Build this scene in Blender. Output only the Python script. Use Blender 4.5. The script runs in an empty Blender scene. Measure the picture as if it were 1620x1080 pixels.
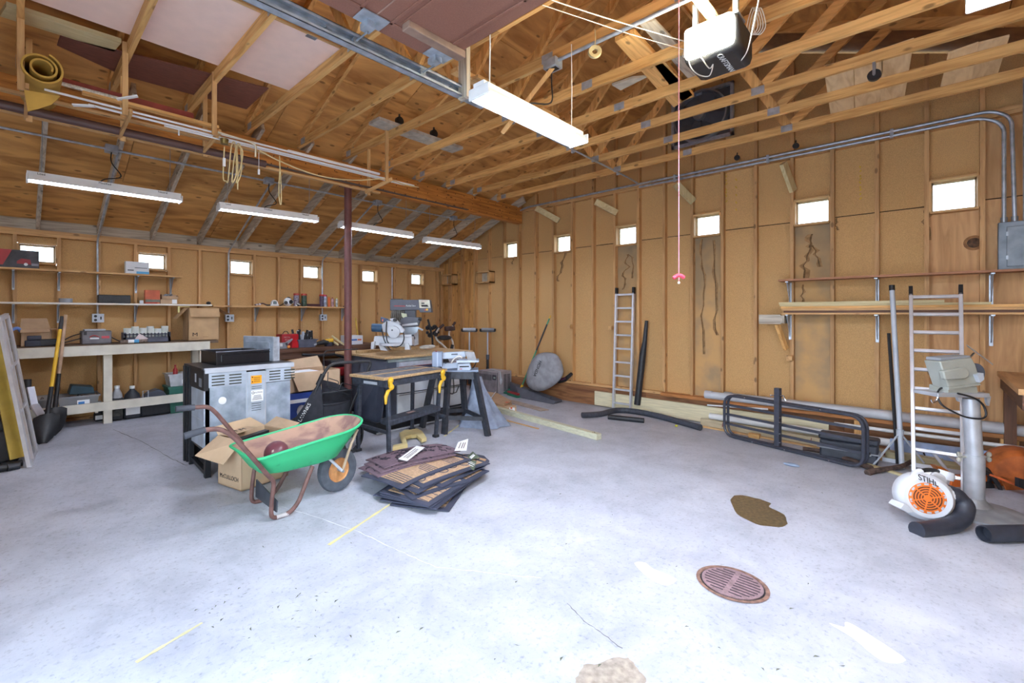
import bpy, math, random
from mathutils import Vector as V, Matrix
rnd = random.Random(7)
SC = bpy.context.scene
COL = SC.collection
# ---------------------------------------------------------------- camera, sky, exposure
H, F, CX, HY = 1.55, 725.0, 752.0, 497.0          # eye height; lens and centre in pixels of a 1620 x 1080 frame
AZ = math.atan(718 / 725)
ca, sa = math.cos(AZ), math.sin(AZ)
cam = bpy.data.cameras.new('camera'); camo = bpy.data.objects.new('camera', cam); COL.objects.link(camo)
camo.location = (0, 0, H); camo.rotation_euler = (math.pi / 2, 0, AZ - math.pi / 2)
cam.sensor_width = 36; cam.lens = F / 1620 * 36
cam.shift_x = (810 - CX) / 1620; cam.shift_y = -(540 - HY) / 1620
cam.clip_start = .02; cam.clip_end = 300
SC.camera = camo
SC.cycles.diffuse_bounces = 7; SC.cycles.max_bounces = 14; SC.cycles.sample_clamp_indirect = 12
SC.view_settings.view_transform = 'Standard'; SC.view_settings.look = 'None'
SC.view_settings.exposure = 1.2; SC.view_settings.gamma = 1; SC.view_settings.use_curve_mapping = False
wld = bpy.data.worlds.new('sky'); SC.world = wld; wld.use_nodes = True
nt = wld.node_tree; bg = nt.nodes['Background']
tc = nt.nodes.new('ShaderNodeTexCoord'); sx = nt.nodes.new('ShaderNodeSeparateXYZ'); cr = nt.nodes.new('ShaderNodeValToRGB')
nt.links.new(tc.outputs['Generated'], sx.inputs[0]); nt.links.new(sx.outputs['Z'], cr.inputs[0]); nt.links.new(cr.outputs[0], bg.inputs[0])
cr.color_ramp.elements[0].position = 0.0; cr.color_ramp.elements[0].color = (.80, .90, 1, 1)
cr.color_ramp.elements[1].position = .6; cr.color_ramp.elements[1].color = (.62, .79, 1, 1)
bg.inputs[1].default_value = 4.2
# ---------------------------------------------------------------- where a pixel of the photograph lies in the building
def sstep(t):
    t = min(1, max(0, t)); return t * t * (3 - 2 * t)
def fz(x, y): return .14 * sstep((y - 3.5) / 4.1) * sstep((6 - x) / 3)      # the slab falls towards the drain
def ray(px, py):
    u = (px - CX) / F; v = (HY - py) / F
    return ca + u * sa, sa - u * ca, v
def fh(px, py, z):
    d = ray(px, py); t = (z - H) / d[2]; return V((d[0] * t, d[1] * t, z))
def fl(px, py, dz=0.):
    d = ray(px, py); z = 0
    for i in range(30):
        t = (z + dz - H) / d[2]; z = fz(d[0] * t, d[1] * t)
    return V((d[0] * t, d[1] * t, z + dz))
def wx(px, py, X):
    d = ray(px, py); t = X / d[0]; return V((X, d[1] * t, H + d[2] * t))
def wy(px, py, Y):
    d = ray(px, py); t = Y / d[1]; return V((d[0] * t, Y, H + d[2] * t))
def dp(px, py, t):
    d = ray(px, py); return V((d[0] * t, d[1] * t, H + d[2] * t))
def dep(p): return p[0] * ca + p[1] * sa
# ---------------------------------------------------------------- materials
def lin(h):
    if isinstance(h, str):
        h = h.lstrip('#'); c = [int(h[i:i + 2], 16) / 255 for i in (0, 2, 4)]
        return tuple((x / 12.92 if x <= .04045 else ((x + .055) / 1.055) ** 2.4) for x in c)
    return h
MC = {}
def mat(name, col, rough=.6, metal=0., var=.12, scale=8, stretch=(1, 1, 1), bump=0., obvar=0., col2=None, lo=.35, hi=.65, emit=0, trans=0., detail=4, dist=0., spec=None, alpha=1.):
    if name in MC: return MC[name]
    m = bpy.data.materials.new(name); m.use_nodes = True; MC[name] = m
    t = m.node_tree; N = t.nodes.new; L = t.links.new
    b = t.nodes['Principled BSDF']
    c = lin(col)
    b.inputs['Roughness'].default_value = rough; b.inputs['Metallic'].default_value = metal
    if spec is not None: b.inputs['Specular IOR Level'].default_value = spec
    if trans: b.inputs['Transmission Weight'].default_value = trans
    if alpha < 1: b.inputs['Alpha'].default_value = alpha
    tcn = N('ShaderNodeTexCoord'); mp = N('ShaderNodeMapping'); no = N('ShaderNodeTexNoise'); rp = N('ShaderNodeValToRGB'); oi = N('ShaderNodeObjectInfo')
    mp.inputs['Scale'].default_value = stretch
    va = N('ShaderNodeVectorMath'); va.operation = 'ADD'
    vs = N('ShaderNodeVectorMath'); vs.operation = 'SCALE'; vs.inputs[0].default_value = (37, 53, 71)
    L(oi.outputs['Random'], vs.inputs['Scale']); L(tcn.outputs['Object'], va.inputs[0])
    if obvar: L(vs.outputs[0], va.inputs[1])
    L(va.outputs[0], mp.inputs[0]); L(mp.outputs[0], no.inputs['Vector'])
    no.inputs['Scale'].default_value = scale; no.inputs['Detail'].default_value = detail; no.inputs['Distortion'].default_value = dist
    rp.color_ramp.elements[0].position = lo; rp.color_ramp.elements[1].position = hi
    a = lin(col2) if col2 else tuple(x * (1 - 2 * var) for x in c)
    rp.color_ramp.elements[0].color = (*a, 1); rp.color_ramp.elements[1].color = (*(c if col2 else tuple(min(1, x * (1 + var)) for x in c)), 1)
    L(no.outputs['Fac'], rp.inputs[0])
    out = rp.outputs[0]
    if obvar:
        hs = N('ShaderNodeHueSaturation'); mr = N('ShaderNodeMapRange'); mr.inputs['To Min'].default_value = 1 - obvar; mr.inputs['To Max'].default_value = 1 + obvar
        L(oi.outputs['Random'], mr.inputs['Value']); L(mr.outputs[0], hs.inputs['Value']); L(out, hs.inputs['Color']); out = hs.outputs[0]
    L(out, b.inputs['Base Color'])
    if bump:
        bp = N('ShaderNodeBump'); bp.inputs['Strength'].default_value = bump; bp.inputs['Distance'].default_value = .01
        L(no.outputs['Fac'], bp.inputs['Height']); L(bp.outputs[0], b.inputs['Normal'])
    if emit:
        b.inputs['Emission Color'].default_value = (*c, 1); b.inputs['Emission Strength'].default_value = emit
    return m
def wood(name, col, col2, obvar=.14, scale=1.6, k=14, rough=.65, knots=True):
    out = []
    for ax in range(3):
        st = [k, k, k]; st[ax] = 1.1
        m = mat(name + '_xyz'[0] + 'xyz'[ax], col, rough, 0, scale=scale, stretch=st, obvar=obvar, col2=col2, lo=.30, hi=.62, dist=1.2, detail=5)
        if knots:
            t = m.node_tree; N = t.nodes.new; L = t.links.new
            b = t.nodes['Principled BSDF']; src = b.inputs['Base Color'].links[0].from_socket
            tcn = [n for n in t.nodes if n.type == 'TEX_COORD'][0]; va = [n for n in t.nodes if n.type == 'VECT_MATH' and n.operation == 'ADD'][0]
            mp = N('ShaderNodeMapping'); st2 = [9, 9, 9]; st2[ax] = 4.2; mp.inputs['Scale'].default_value = st2
            vo = N('ShaderNodeTexVoronoi'); vo.inputs['Scale'].default_value = 1; L(va.outputs[0], mp.inputs[0]); L(mp.outputs[0], vo.inputs['Vector'])
            rp = N('ShaderNodeValToRGB'); rp.color_ramp.elements[0].position = .10; rp.color_ramp.elements[1].position = .17
            rp.color_ramp.elements[0].color = (1, 1, 1, 1); rp.color_ramp.elements[1].color = (0, 0, 0, 1)
            L(vo.outputs['Distance'], rp.inputs[0])
            mx = N('ShaderNodeMix'); mx.data_type = 'RGBA'; mx.inputs['B'].default_value = (*[x * .35 for x in lin(col2)], 1)
            mu = N('ShaderNodeMath'); mu.operation = 'MULTIPLY'; mu.inputs[1].default_value = .75
            L(rp.outputs[0], mu.inputs[0]); L(mu.outputs[0], mx.inputs['Factor']); L(src, mx.inputs['A']); L(mx.outputs['Result'], b.inputs['Base Color'])
        out.append(m)
    return out
# ---------------------------------------------------------------- mesh builder
class M:
    def __init__(s): s.v = []; s.f = []
    def add(s, vs, fs):
        n = len(s.v); s.v += [V(p) for p in vs]; s.f += [tuple(i + n for i in f) for f in fs]; return s
    def box(s, a, b):
        x0, x1 = sorted((a[0], b[0])); y0, y1 = sorted((a[1], b[1])); z0, z1 = sorted((a[2], b[2]))
        return s.add([(x, y, z) for x in (x0, x1) for y in (y0, y1) for z in (z0, z1)],
                     [(0, 1, 3, 2), (4, 6, 7, 5), (0, 4, 5, 1), (2, 3, 7, 6), (0, 2, 6, 4), (1, 5, 7, 3)])
    def hexa(s, p):                                   # 4 points below, 4 above, same order round
        return s.add(p, [(3, 2, 1, 0), (4, 5, 6, 7), (0, 1, 5, 4), (1, 2, 6, 5), (2, 3, 7, 6), (3, 0, 4, 7)])
    def bar(s, p, q, w, h, up=(0, 0, 1)):
        p, q, up = V(p), V(q), V(up); d = (q - p).normalized()
        if abs(d.dot(up)) > .98: up = V((1, 0, 0))
        sd = d.cross(up).normalized(); u = sd.cross(d)
        a, b = sd * w / 2, u * h / 2
        return s.hexa([p - a - b, p + a - b, q + a - b, q - a - b, p - a + b, p + a + b, q + a + b, q - a + b])
    def tube(s, pts, r, n=8, closed=False, fil=0., caps=True, smooth=0):
        P = [V(p) for p in pts]
        if fil: P = fillet(P, fil, closed)
        if smooth: P = spline(P, smooth, closed)
        R = r if isinstance(r, (list, tuple)) else None
        k = len(P); base = len(s.v); prev = None; rings = []
        for i, p in enumerate(P):
            a = P[i - 1] if (i or closed) else p; b = P[(i + 1) % k] if (i < k - 1 or closed) else p
            d = (b - a)
            d = d.normalized() if d.length > 1e-9 else V((0, 0, 1))
            if prev is None:
                ref = V((0, 0, 1)) if abs(d.z) < .9 else V((1, 0, 0)); sd = d.cross(ref).normalized()
            else:
                sd = prev - d * prev.dot(d)
                sd = sd.normalized() if sd.length > 1e-6 else d.orthogonal().normalized()
            prev = sd; u = sd.cross(d)
            rr = (R[0] + (R[-1] - R[0]) * i / (k - 1) if len(R) == 2 else R[min(i, len(R) - 1)]) if R else r
            rings.append([p + (sd * math.cos(2 * math.pi * j / n) + u * math.sin(2 * math.pi * j / n)) * rr for j in range(n)])
        vs = [q for g in rings for q in g]; fs = []
        for i in range(k if closed else k - 1):
            i2 = (i + 1) % k
            for j in range(n):
                fs.append((i * n + j, i * n + (j + 1) % n, i2 * n + (j + 1) % n, i2 * n + j))
        if caps and not closed:
            fs.append(tuple(range(n - 1, -1, -1))); fs.append(tuple((k - 1) * n + j for j in range(n)))
        return s.add(vs, fs)
    def cyl(s, p, q, r, r2=None, n=14): return s.tube([p, q], [r, r if r2 is None else r2], n)
    def lathe(s, prof, c=(0, 0, 0), ax=(0, 0, 1), n=18, closed=False):   # prof: (radius, height) list
        c, ax = V(c), V(ax).normalized(); a = ax.orthogonal().normalized(); b = ax.cross(a)
        k = len(prof); vs = [c + ax * h + (a * math.cos(2 * math.pi * j / n) + b * math.sin(2 * math.pi * j / n)) * max(r, 1e-4) for r, h in prof for j in range(n)]
        fs = [(i * n + j, i * n + (j + 1) % n, ((i + 1) % k) * n + (j + 1) % n, ((i + 1) % k) * n + j) for i in range(k if closed else k - 1) for j in range(n)]
        if not closed: fs += [tuple(range(n - 1, -1, -1)), tuple((k - 1) * n + j for j in range(n))]
        return s.add(vs, fs)
    def prism(s, poly, d):                            # planar polygon of 3D points pushed along vector d
        P = [V(p) for p in poly]; d = V(d); k = len(P)
        return s.add(P + [p + d for p in P], [tuple(range(k - 1, -1, -1)), tuple(range(k, 2 * k))] + [(i, (i + 1) % k, k + (i + 1) % k, k + i) for i in range(k)])
    def ball(s, c, r, n=12):
        r = r if isinstance(r, (tuple, list)) else (r, r, r); c = V(c); m = n // 2
        vs = []; fs = []
        for i in range(m + 1):
            t = math.pi * i / m
            for j in range(n):
                p = 2 * math.pi * j / n
                vs.append(c + V((r[0] * math.sin(t) * math.cos(p), r[1] * math.sin(t) * math.sin(p), r[2] * math.cos(t))))
        for i in range(m):
            for j in range(n): fs.append((i * n + j, (i + 1) * n + j, (i + 1) * n + (j + 1) % n, i * n + (j + 1) % n))
        return s.add(vs, fs)
    def sheet(s, rows, th=0., up=None):               # grid of points; with thickness th along the normal
        a, b = len(rows), len(rows[0]); P = [V(p) for r in rows for p in r]
        fs = [(i * b + j, i * b + j + 1, (i + 1) * b + j + 1, (i + 1) * b + j) for i in range(a - 1) for j in range(b - 1)]
        if not th: return s.add(P, fs)
        Q = []
        for i in range(a):
            for j in range(b):
                du = P[min(i + 1, a - 1) * b + j] - P[max(i - 1, 0) * b + j]; dv = P[i * b + min(j + 1, b - 1)] - P[i * b + max(j - 1, 0)]
                nn = V(up) if up else dv.cross(du)
                Q.append(P[i * b + j] + (nn.normalized() if nn.length > 1e-9 else V((0, 0, 1))) * th)
        n = a * b; ff = fs + [tuple(n + k for k in reversed(f)) for f in fs]
        ed = [i * b for i in range(a)] , [i * b + b - 1 for i in range(a)], list(range(b)), [(a - 1) * b + j for j in range(b)]
        for k, e in enumerate(ed):
            for i in range(len(e) - 1):
                q = (e[i], e[i + 1], n + e[i + 1], n + e[i]); ff.append(q if k in (0, 3) else q[::-1])
        return s.add(P + Q, ff)
    def xf(s, m, start=0):
        for i in range(start, len(s.v)): s.v[i] = m @ s.v[i]
        return s
def fillet(P, r, closed=False, n=5):
    out = []; k = len(P)
    for i, p in enumerate(P):
        if not closed and i in (0, k - 1): out.append(p); continue
        a = P[i - 1] - p; b = P[(i + 1) % k] - p
        t = min(r, a.length * .49, b.length * .49); a = p + a.normalized() * t; b = p + b.normalized() * t
        for j in range(n + 1):
            u = j / n; out.append(a * (1 - u) ** 2 + p * 2 * u * (1 - u) + b * u * u)
    return out
def spline(P, n, closed=False):
    out = []; k = len(P)
    for i in range(k if closed else k - 1):
        g = (lambda j: P[j % k]) if closed else (lambda j: P[min(max(j, 0), k - 1)])
        a, b, c, d = g(i - 1), g(i), g(i + 1), g(i + 2)
        for j in range(n):
            t = j / n; out.append(.5 * ((2 * b) + (c - a) * t + (2 * a - 5 * b + 4 * c - d) * t * t + (3 * b - a - 3 * c + d) * t ** 3))
    if not closed: out.append(P[-1])
    return out
XF = {}
def tag(o, label=None, cat=None, group=None, kind=None):
    if label: o['label'] = label
    if cat: o['category'] = cat
    if group: o['group'] = group
    if kind: o['kind'] = kind
    return o
def E(name, label, cat, loc=(0, 0, 0), rz=0, group=None, rot=None):
    o = bpy.data.objects.new(name, None); COL.objects.link(o); o.empty_display_size = .1
    mx = Matrix.Translation(V(loc)) @ (rot.to_4x4() if rot else Matrix.Rotation(rz, 4, 'Z'))
    o.matrix_world = mx; XF[o.name] = mx
    return tag(o, label, cat, group)
def O(name, m, mt, parent=None, label=None, cat=None, group=None, kind=None, bev=0., sm=40, local=False, org=None):
    """link the shapes in m as ONE mesh object; they are given in world space unless local (space of the parent)"""
    if isinstance(mt, list):
        ext = [max(p[i] for p in m.v) - min(p[i] for p in m.v) for i in range(3)]; mt = mt[ext.index(max(ext))]
    if parent is not None:
        mx = Matrix.Identity(4)
        if not local:
            inv = XF[parent.name].inverted(); m.xf(inv)
        XFm = XF[parent.name]
    else:
        if org is None:
            xs = [p.x for p in m.v]; ys = [p.y for p in m.v]; zs = [p.z for p in m.v]
            org = ((min(xs) + max(xs)) / 2, (min(ys) + max(ys)) / 2, min(zs))
        org = V(org); m.v = [p - org for p in m.v]; XFm = Matrix.Translation(org)
    me = bpy.data.meshes.new(name); me.from_pydata([tuple(p) for p in m.v], [], m.f); me.update()
    me.materials.append(mt)
    o = bpy.data.objects.new(name, me); COL.objects.link(o)
    if parent is not None: o.parent = parent
    else: o.location = org
    XF[o.name] = XFm
    if sm:
        me.shade_smooth(); me.set_sharp_from_angle(angle=math.radians(sm))
    if bev:
        b = o.modifiers.new('edge', 'BEVEL'); b.width = bev; b.segments = 2; b.limit_method = 'ANGLE'; b.angle_limit = .7
    return tag(o, label, cat, group, kind)
def dup(root, loc, rz=0, label=None, group=None):
    def cp(o, par):
        c = o.copy(); COL.objects.link(c)
        if par is not None: c.parent = par
        for k in list(o.children): cp(k, c)
        return c
    r = cp(root, None); mx = Matrix.Translation(V(loc)) @ Matrix.Rotation(rz, 4, 'Z'); r.matrix_world = mx; XF[r.name] = mx
    return tag(r, label, None, group)
def txt(parent, s, p, xd, ud, size, mt, name='lettering', depth=.0008, sx=1.):
    cu = bpy.data.curves.new(name, 'FONT'); cu.body = s; cu.size = size; cu.extrude = depth; cu.align_x = 'CENTER'; cu.align_y = 'CENTER'
    cu.materials.append(mt)
    o = bpy.data.objects.new(name, cu); COL.objects.link(o); o.parent = parent
    xd = V(xd).normalized(); ud = V(ud); nd = xd.cross(ud).normalized(); ud = nd.cross(xd)
    mx = Matrix((xd, ud, nd)).transposed().to_4x4(); mx = Matrix.Translation(V(p)) @ mx @ Matrix.Diagonal((sx, 1, 1, 1))
    o.matrix_local = XF[parent.name].inverted() @ mx
    return o
# ---------------------------------------------------------------- palette
PINE = wood('pine', '#d3aa74', '#b88a58'); STUD = wood('stud', '#cba06c', '#aa7f50'); TRUSS = wood('truss', '#e4b674', '#bd894c')
GREYW = wood('weathered', '#c4bbab', '#93887a'); PLY = wood('plywood', '#dca662', '#a5703a', obvar=.10, scale=1.1, k=5)
LUMB = wood('fresh_lumber', '#d6c79a', '#bfae80', knots=False, obvar=.06); DARKW = wood('dark_wood', '#6d4a35', '#4c3226', knots=False)
BEAMW = wood('glulam', '#c9863f', '#945a28', obvar=.05)
RIGHTPLY = wood('lauan', '#cda06e', '#b08454', obvar=.05, scale=1.5, k=9, knots=False)
FIB = mat('fibreboard', '#cba26c', .9, scale=160, var=.10, obvar=.05, bump=.15)
ALU = mat('aluminium', '#d9dce3', .32, .45, var=.05); GALV = mat('galvanised', '#b3bcc8', .38, .5, var=.12, scale=14)
STEEL = mat('steel', '#98a0aa', .35, .6, var=.06); CHROME = mat('chrome', '#d8dade', .15, 1, var=.02)
BLK = mat('black_paint', '#1d1f24', .45, var=.12, scale=20); BLKP = mat('black_plastic', '#25272c', .5, var=.1, scale=30); RUB = mat('rubber', '#2f3238', .8, var=.12, scale=25)
WHITE = mat('white_enamel', '#e8eaec', .4, var=.02); WPLA = mat('white_plastic', '#dfe2e4', .45, var=.03); PVC = mat('pvc', '#e3e4e4', .4, var=.02)
TUBE = mat('tube_light', '#e2ecff', .4, emit=16, var=0); TUBE2 = mat('bright_tube_light', '#e2ecff', .4, emit=120, var=0); LENS = mat('lamp_lens', '#fff6da', .4, emit=90, var=0)
GLASS = mat('pane', '#f2f8ff', .02, trans=1, var=0)
CARD = mat('cardboard', '#bb9c7c', .85, var=.05, scale=12); CARDD = mat('cardboard_inside', '#9c7a54', .85, var=.05)
PAPER = mat('paper', '#eceeef', .7, var=.01); PRINT = mat('print_black', '#15151a', .7, var=0); YEL = mat('yellow_plastic', '#e3b32c', .45, var=.04); YELP = mat('yellow_paint', '#e8dc98', .5, var=.06)
RED = mat('red_paint', '#a8252a', .4, var=.06); ORG = mat('orange_plastic', '#e0662c', .45, var=.05); BLUE = mat('blue_plastic', '#2c5f86', .45, var=.06)
GREY = mat('grey_plastic', '#8b9097', .5, var=.05); LGREY = mat('light_grey_metal', '#b7bec8', .4, var=.04); DGREY = mat('dark_grey_metal', '#4a505c', .45, var=.07)
GRN = mat('green_plastic', '#2e6b5c', .5, var=.06); RUST = mat('rust_brown', '#6f4a42', .7, var=.15, scale=30); RUBY = mat('red_oxide_post', '#6b3f3d', .5, var=.1, scale=12)
ROPE = mat('cream_cord', '#cdb888', .8, var=.05); WIRE = mat('white_cord', '#e6e2d8', .6, var=.02); CORD = mat('black_cord', '#1c1c20', .6, var=.02)
# ---------------------------------------------------------------- floor
def floor_material():
    m = bpy.data.materials.new('concrete'); m.use_nodes = True; t = m.node_tree; N = t.nodes.new; L = t.links.new; b = t.nodes['Principled BSDF']
    b.inputs['Roughness'].default_value = .55; b.inputs['Specular IOR Level'].default_value = .3
    tc = N('ShaderNodeTexCoord')
    def noise(scale, det=6, dist=0., rough=.6):
        n = N('ShaderNodeTexNoise'); n.inputs['Scale'].default_value = scale; n.inputs['Detail'].default_value = det; n.inputs['Distortion'].default_value = dist; n.inputs['Roughness'].default_value = rough
        L(tc.outputs['Object'], n.inputs['Vector']); return n.outputs['Fac']
    def ramp(f, a, b_, ca_, cb): 
        r = N('ShaderNodeValToRGB'); r.color_ramp.elements[0].position = a; r.color_ramp.elements[1].position = b_
        r.color_ramp.elements[0].color = (*lin(ca_), 1); r.color_ramp.elements[1].color = (*lin(cb), 1); L(f, r.inputs[0]); return r.outputs[0]
    def mix(A, B, f=1., mode='MULTIPLY'):
        x = N('ShaderNodeMix'); x.data_type = 'RGBA'; x.blend_type = mode
        if isinstance(f, float): x.inputs['Factor'].default_value = f
        else: L(f, x.inputs['Factor'])
        L(A, x.inputs['A'])
        if isinstance(B, str): x.inputs['B'].default_value = (*lin(B), 1)
        else: L(B, x.inputs['B'])
        return x.outputs['Result']
    c = ramp(noise(.8, 9, .25), .3, .7, '#b1b4be', '#c4c7d2')
    c = mix(c, ramp(noise(2.6, 12, .35, .72), .30, .58, '#c6c7cb', '#ffffff'), .6)
    c = mix(c, ramp(noise(38, 4), .25, .45, '#9a9893', '#ffffff'), .5)
    c = mix(c, ramp(noise(90, 2), .66, .72, '#ffffff', '#6f6d6a'), .35)
    c = mix(c, ramp(noise(1.7, 8, .6), .60, .74, '#000000', '#ffffff'), .15, 'SCREEN')
    L(c, b.inputs['Base Color'])
    bp = N('ShaderNodeBump'); bp.inputs['Strength'].default_value = .12; bp.inputs['Distance'].default_value = .01; L(noise(30, 6), bp.inputs['Height']); L(bp.outputs[0], b.inputs['Normal'])
    return m
CONC = floor_material()
NX, NY = 17, 20
gx = [-.9 + 8.1 * i / NX for i in range(NX + 1)]; gy = [-1.7 + 9.95 * j / NY for j in range(NY + 1)]
O('floor', M().sheet([[(x, y, fz(x, y)) for x in gx] for y in gy], .12, up=(0, 0, -1)), CONC, kind='structure', label='stained grey concrete garage floor slab', org=(0, 0, 0), sm=60)
dr = O('driveway', M().box((-30, -14, -.3), (-.91, 20, -.03)), mat('driveway_concrete', '#c9c8c4', .8, scale=3), kind='structure', label='pale concrete driveway outside the open door', org=(0, 0, 0))
O('ground', M().box((-.9, 8.36, -.5), (40, 40, -.3)).box((7.3, -30, -.5), (40, 8.36, -.3)), mat('dry_ground', '#8d9470', .9, scale=2), kind='structure', label='pale ground outside the walls', org=(0, 0, 0))
# ---------------------------------------------------------------- walls
XS, XW, YS, YW = 7.01, 7.10, 8.06, 8.15            # inner faces of studs and of the sheathing behind them
TOP = 3.63
def rz_(y): return 3.78 + .4 * (5.6 - y) if y > 2.0 else 3.78 + .4 * 3.6 - .4 * (2.0 - y)     # underside of the roof boards
wl = O('wall_left', M().box((-.9, 8.162, -.1), (7.25, 8.20, 2.19)).box((-.9, 8.162, 2.46), (7.25, 8.20, 2.75)), mat('outer_siding', '#9a7f5c', .8), kind='structure', label='tan fibreboard wall with bare studs and small low windows', org=(0, 8.15, 0))
wf = O('wall_far', M().box((7.112, -1.75, -.1), (7.15, 8.17, 2.19)).box((7.112, -1.75, 2.46), (7.15, 8.17, 2.66)).box((7.112, 6.3, 2.46), (7.15, 8.17, 3.0)).box((7.112, -1.75, 2.98), (7.15, 8.17, 3.62)).prism([(7.112, -1.75, 3.62), (7.112, 8.17, 3.62), (7.112, 8.17, 2.7), (7.112, 8.17, 2.7)][:0] or [(7.112, -1.75, 3.6), (7.112, 5.9, 3.6), (7.112, 2, 5.2)], (.038, 0, 0)), mat('outer_siding', '#9a7f5c', .8), kind='structure', label='tall tan fibreboard end wall with bare studs and six small windows', org=(7.1, 0, 0))
LX = [.02 + .4065 * k for k in range(-2, 18)]
for x in (7.03,): LX.append(x)
LWIN = {2: 1, 5: 2, 8: 3, 11: 4, 14: 5, 17: 6}      # bay index -> window number
for i, x in enumerate(LX):
    O('stud', M().box((x - .019, YS, .17), (x + .019, YW + .005, 2.545)), STUD, wl)
O('bottom_plate', M().box((-.9, YS, .13), (7.1, YW, .17)), STUD, wl)
O('top_plate', M().box((-.9, YS - .002, 2.545), (7.1, YW, 2.585)), STUD, wl); O('top_plate', M().box((-.9, YS - .004, 2.586), (7.1, YW, 2.626)), STUD, wl)
def window(n, wall, a0, a1, z0, z1, face, sheath, axis, label, lit=True):
    # axis 0: the window lies in a wall running along x (left wall); axis 1: in the far wall
    def bx(u0, u1, d0, d1, zz0, zz1):
        return M().box((u0, d0, zz0), (u1, d1, zz1)) if axis == 0 else M().box((d0, u0, zz0), (d1, u1, zz1))
    w = O('window_%d' % n, bx(a0, a1, sheath + .002, sheath + .045, z0, z0 + .02).add(*[(lambda q: (q.v, q.f))(bx(a0, a1, sheath + .002, sheath + .045, z1 - .02, z1))][0])
          .add(*[(lambda q: (q.v, q.f))(bx(a0, a0 + .02, sheath + .002, sheath + .045, z0, z1))][0]).add(*[(lambda q: (q.v, q.f))(bx(a1 - .02, a1, sheath + .002, sheath + .045, z0, z1))][0]),
          mat('window_frame', '#b9a27a', .6), kind='structure', label=label)
    O('sill', bx(a0 - .004, a1 + .004, face - .012, sheath, z0 - .022, z0), PINE, w); O('head_trim', bx(a0 - .004, a1 + .004, face - .008, sheath, z1, z1 + .02), PINE, w)
    for u in (a0 - .012, a1 - .006): O('jamb', bx(u, u + .018, face - .004, sheath, z0, z1), PINE, w)
    O('pane', bx(a0 + .02, a1 - .02, sheath + .02, sheath + .024, z0 + .02, z1 - .02), GLASS if lit else mat('dusty_pane', '#a59a86', .5), w)
    return w
for i in range(len(LX) - 1):
    x0, x1 = LX[i], LX[i + 1]
    if i in LWIN:
        O('wall_panel', M().box((x0 + .002, YW, .16), (x1 - .002, YW + .012, 2.19)), FIB, wl)
        O('wall_panel', M().box((x0 + .002, YW, 2.46), (x1 - .002, YW + .012, 2.60)), FIB, wl)
        window(LWIN[i], wl, x0 + .03, x1 - .03, 2.212, 2.44, YS, YW, 0, ['', 'low window of the left wall nearest the camera, above the red compressor carton', 'low left wall window behind the white and blue box', 'third low window along the left wall, above the open carton', 'fourth low left wall window, above the black helmet shelf', 'low window just past the steel post on the left wall', 'last low window of the left wall, beside the corner'][LWIN[i]])
    else:
        O('wall_panel', M().box((x0 + .002, YW, .16), (x1 - .002, YW + .012, 2.60)), FIB, wl)
        O('wall_panel', M().box((x0 + .002, YW + .013, 2.18), (x1 - .002, YW + .02, 2.47)), FIB, wl)
RY = [-.39 + .4095 * k for k in range(-3, 22)]; RY = [y for y in RY if y < 8.1] + [8.11]
RWIN = {}
for n, yc in ((12, -.22), (11, 1.06), (10, 2.30), (9, 3.52), (8, 4.72), (7, 5.88)):
    RWIN[max(i for i in range(len(RY) - 1) if RY[i] < yc)] = n
for i, y in enumerate(RY):
    zt = 3.55 if y < 5.75 else rz_(y) - .02
    O('stud', M().box((XS, y - .019, .36), (XW + .005, y + .019, zt)), STUD, wf)
    if y < 5.7 and i % 1 == 0:
        O('gable_stud', M().box((XS + .02, y - .019, TOP), (XW + .005, y + .019, rz_(y) - .03)), STUD, wf)
O('top_plate', M().box((XS - .002, -1.7, 3.55), (XW, 5.84, 3.588)), STUD, wf); O('top_plate', M().box((XS - .004, -1.7, 3.589), (XW, 5.84, 3.628)), STUD, wf)
O('bottom_plate', M().box((XS - .002, -1.7, .32), (XW, 8.1, .36)), STUD, wf)
RLAB = {12: 'window of the far wall nearest the breaker panel, plywood below it', 11: 'far wall window above the grey stained panel and long shelf', 10: 'far wall window behind the hanging red pull handle',
        9: 'far wall window right above the tall aluminium ladder', 8: 'far wall window second from the beam end', 7: 'far wall window just below the end of the big beam'}
STAIN = mat('stained_fibreboard', '#cba26c', .9, scale=3, col2='#a98f6c', bump=.1, lo=.35, hi=.6)
def weather(m):                                    # grey water staining that starts at the sill and fades down the board
    t = m.node_tree; N = t.nodes.new; L = t.links.new; bs = t.nodes['Principled BSDF']; src = bs.inputs['Base Color'].links[0].from_socket
    tc = N('ShaderNodeTexCoord'); sp = N('ShaderNodeSeparateXYZ'); mr = N('ShaderNodeMapRange'); no = N('ShaderNodeTexNoise'); mu = N('ShaderNodeMath'); mx = N('ShaderNodeMix')
    L(tc.outputs['Object'], sp.inputs[0]); L(sp.outputs['Z'], mr.inputs['Value']); mr.inputs['From Min'].default_value = 1.5; mr.inputs['From Max'].default_value = 2.7
    L(tc.outputs['Object'], no.inputs['Vector']); no.inputs['Scale'].default_value = 4; mu.operation = 'MULTIPLY'; L(mr.outputs[0], mu.inputs[0]); L(no.outputs['Fac'], mu.inputs[1])
    m2 = N('ShaderNodeMath'); m2.operation = 'MULTIPLY'; m2.inputs[1].default_value = 1.5; m2.use_clamp = True; L(mu.outputs[0], m2.inputs[0])
    mx.data_type = 'RGBA'; L(m2.outputs[0], mx.inputs['Factor']); L(src, mx.inputs['A']); mx.inputs['B'].default_value = (*lin('#86765f'), 1); L(mx.outputs['Result'], bs.inputs['Base Color'])
weather(STAIN)
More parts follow.
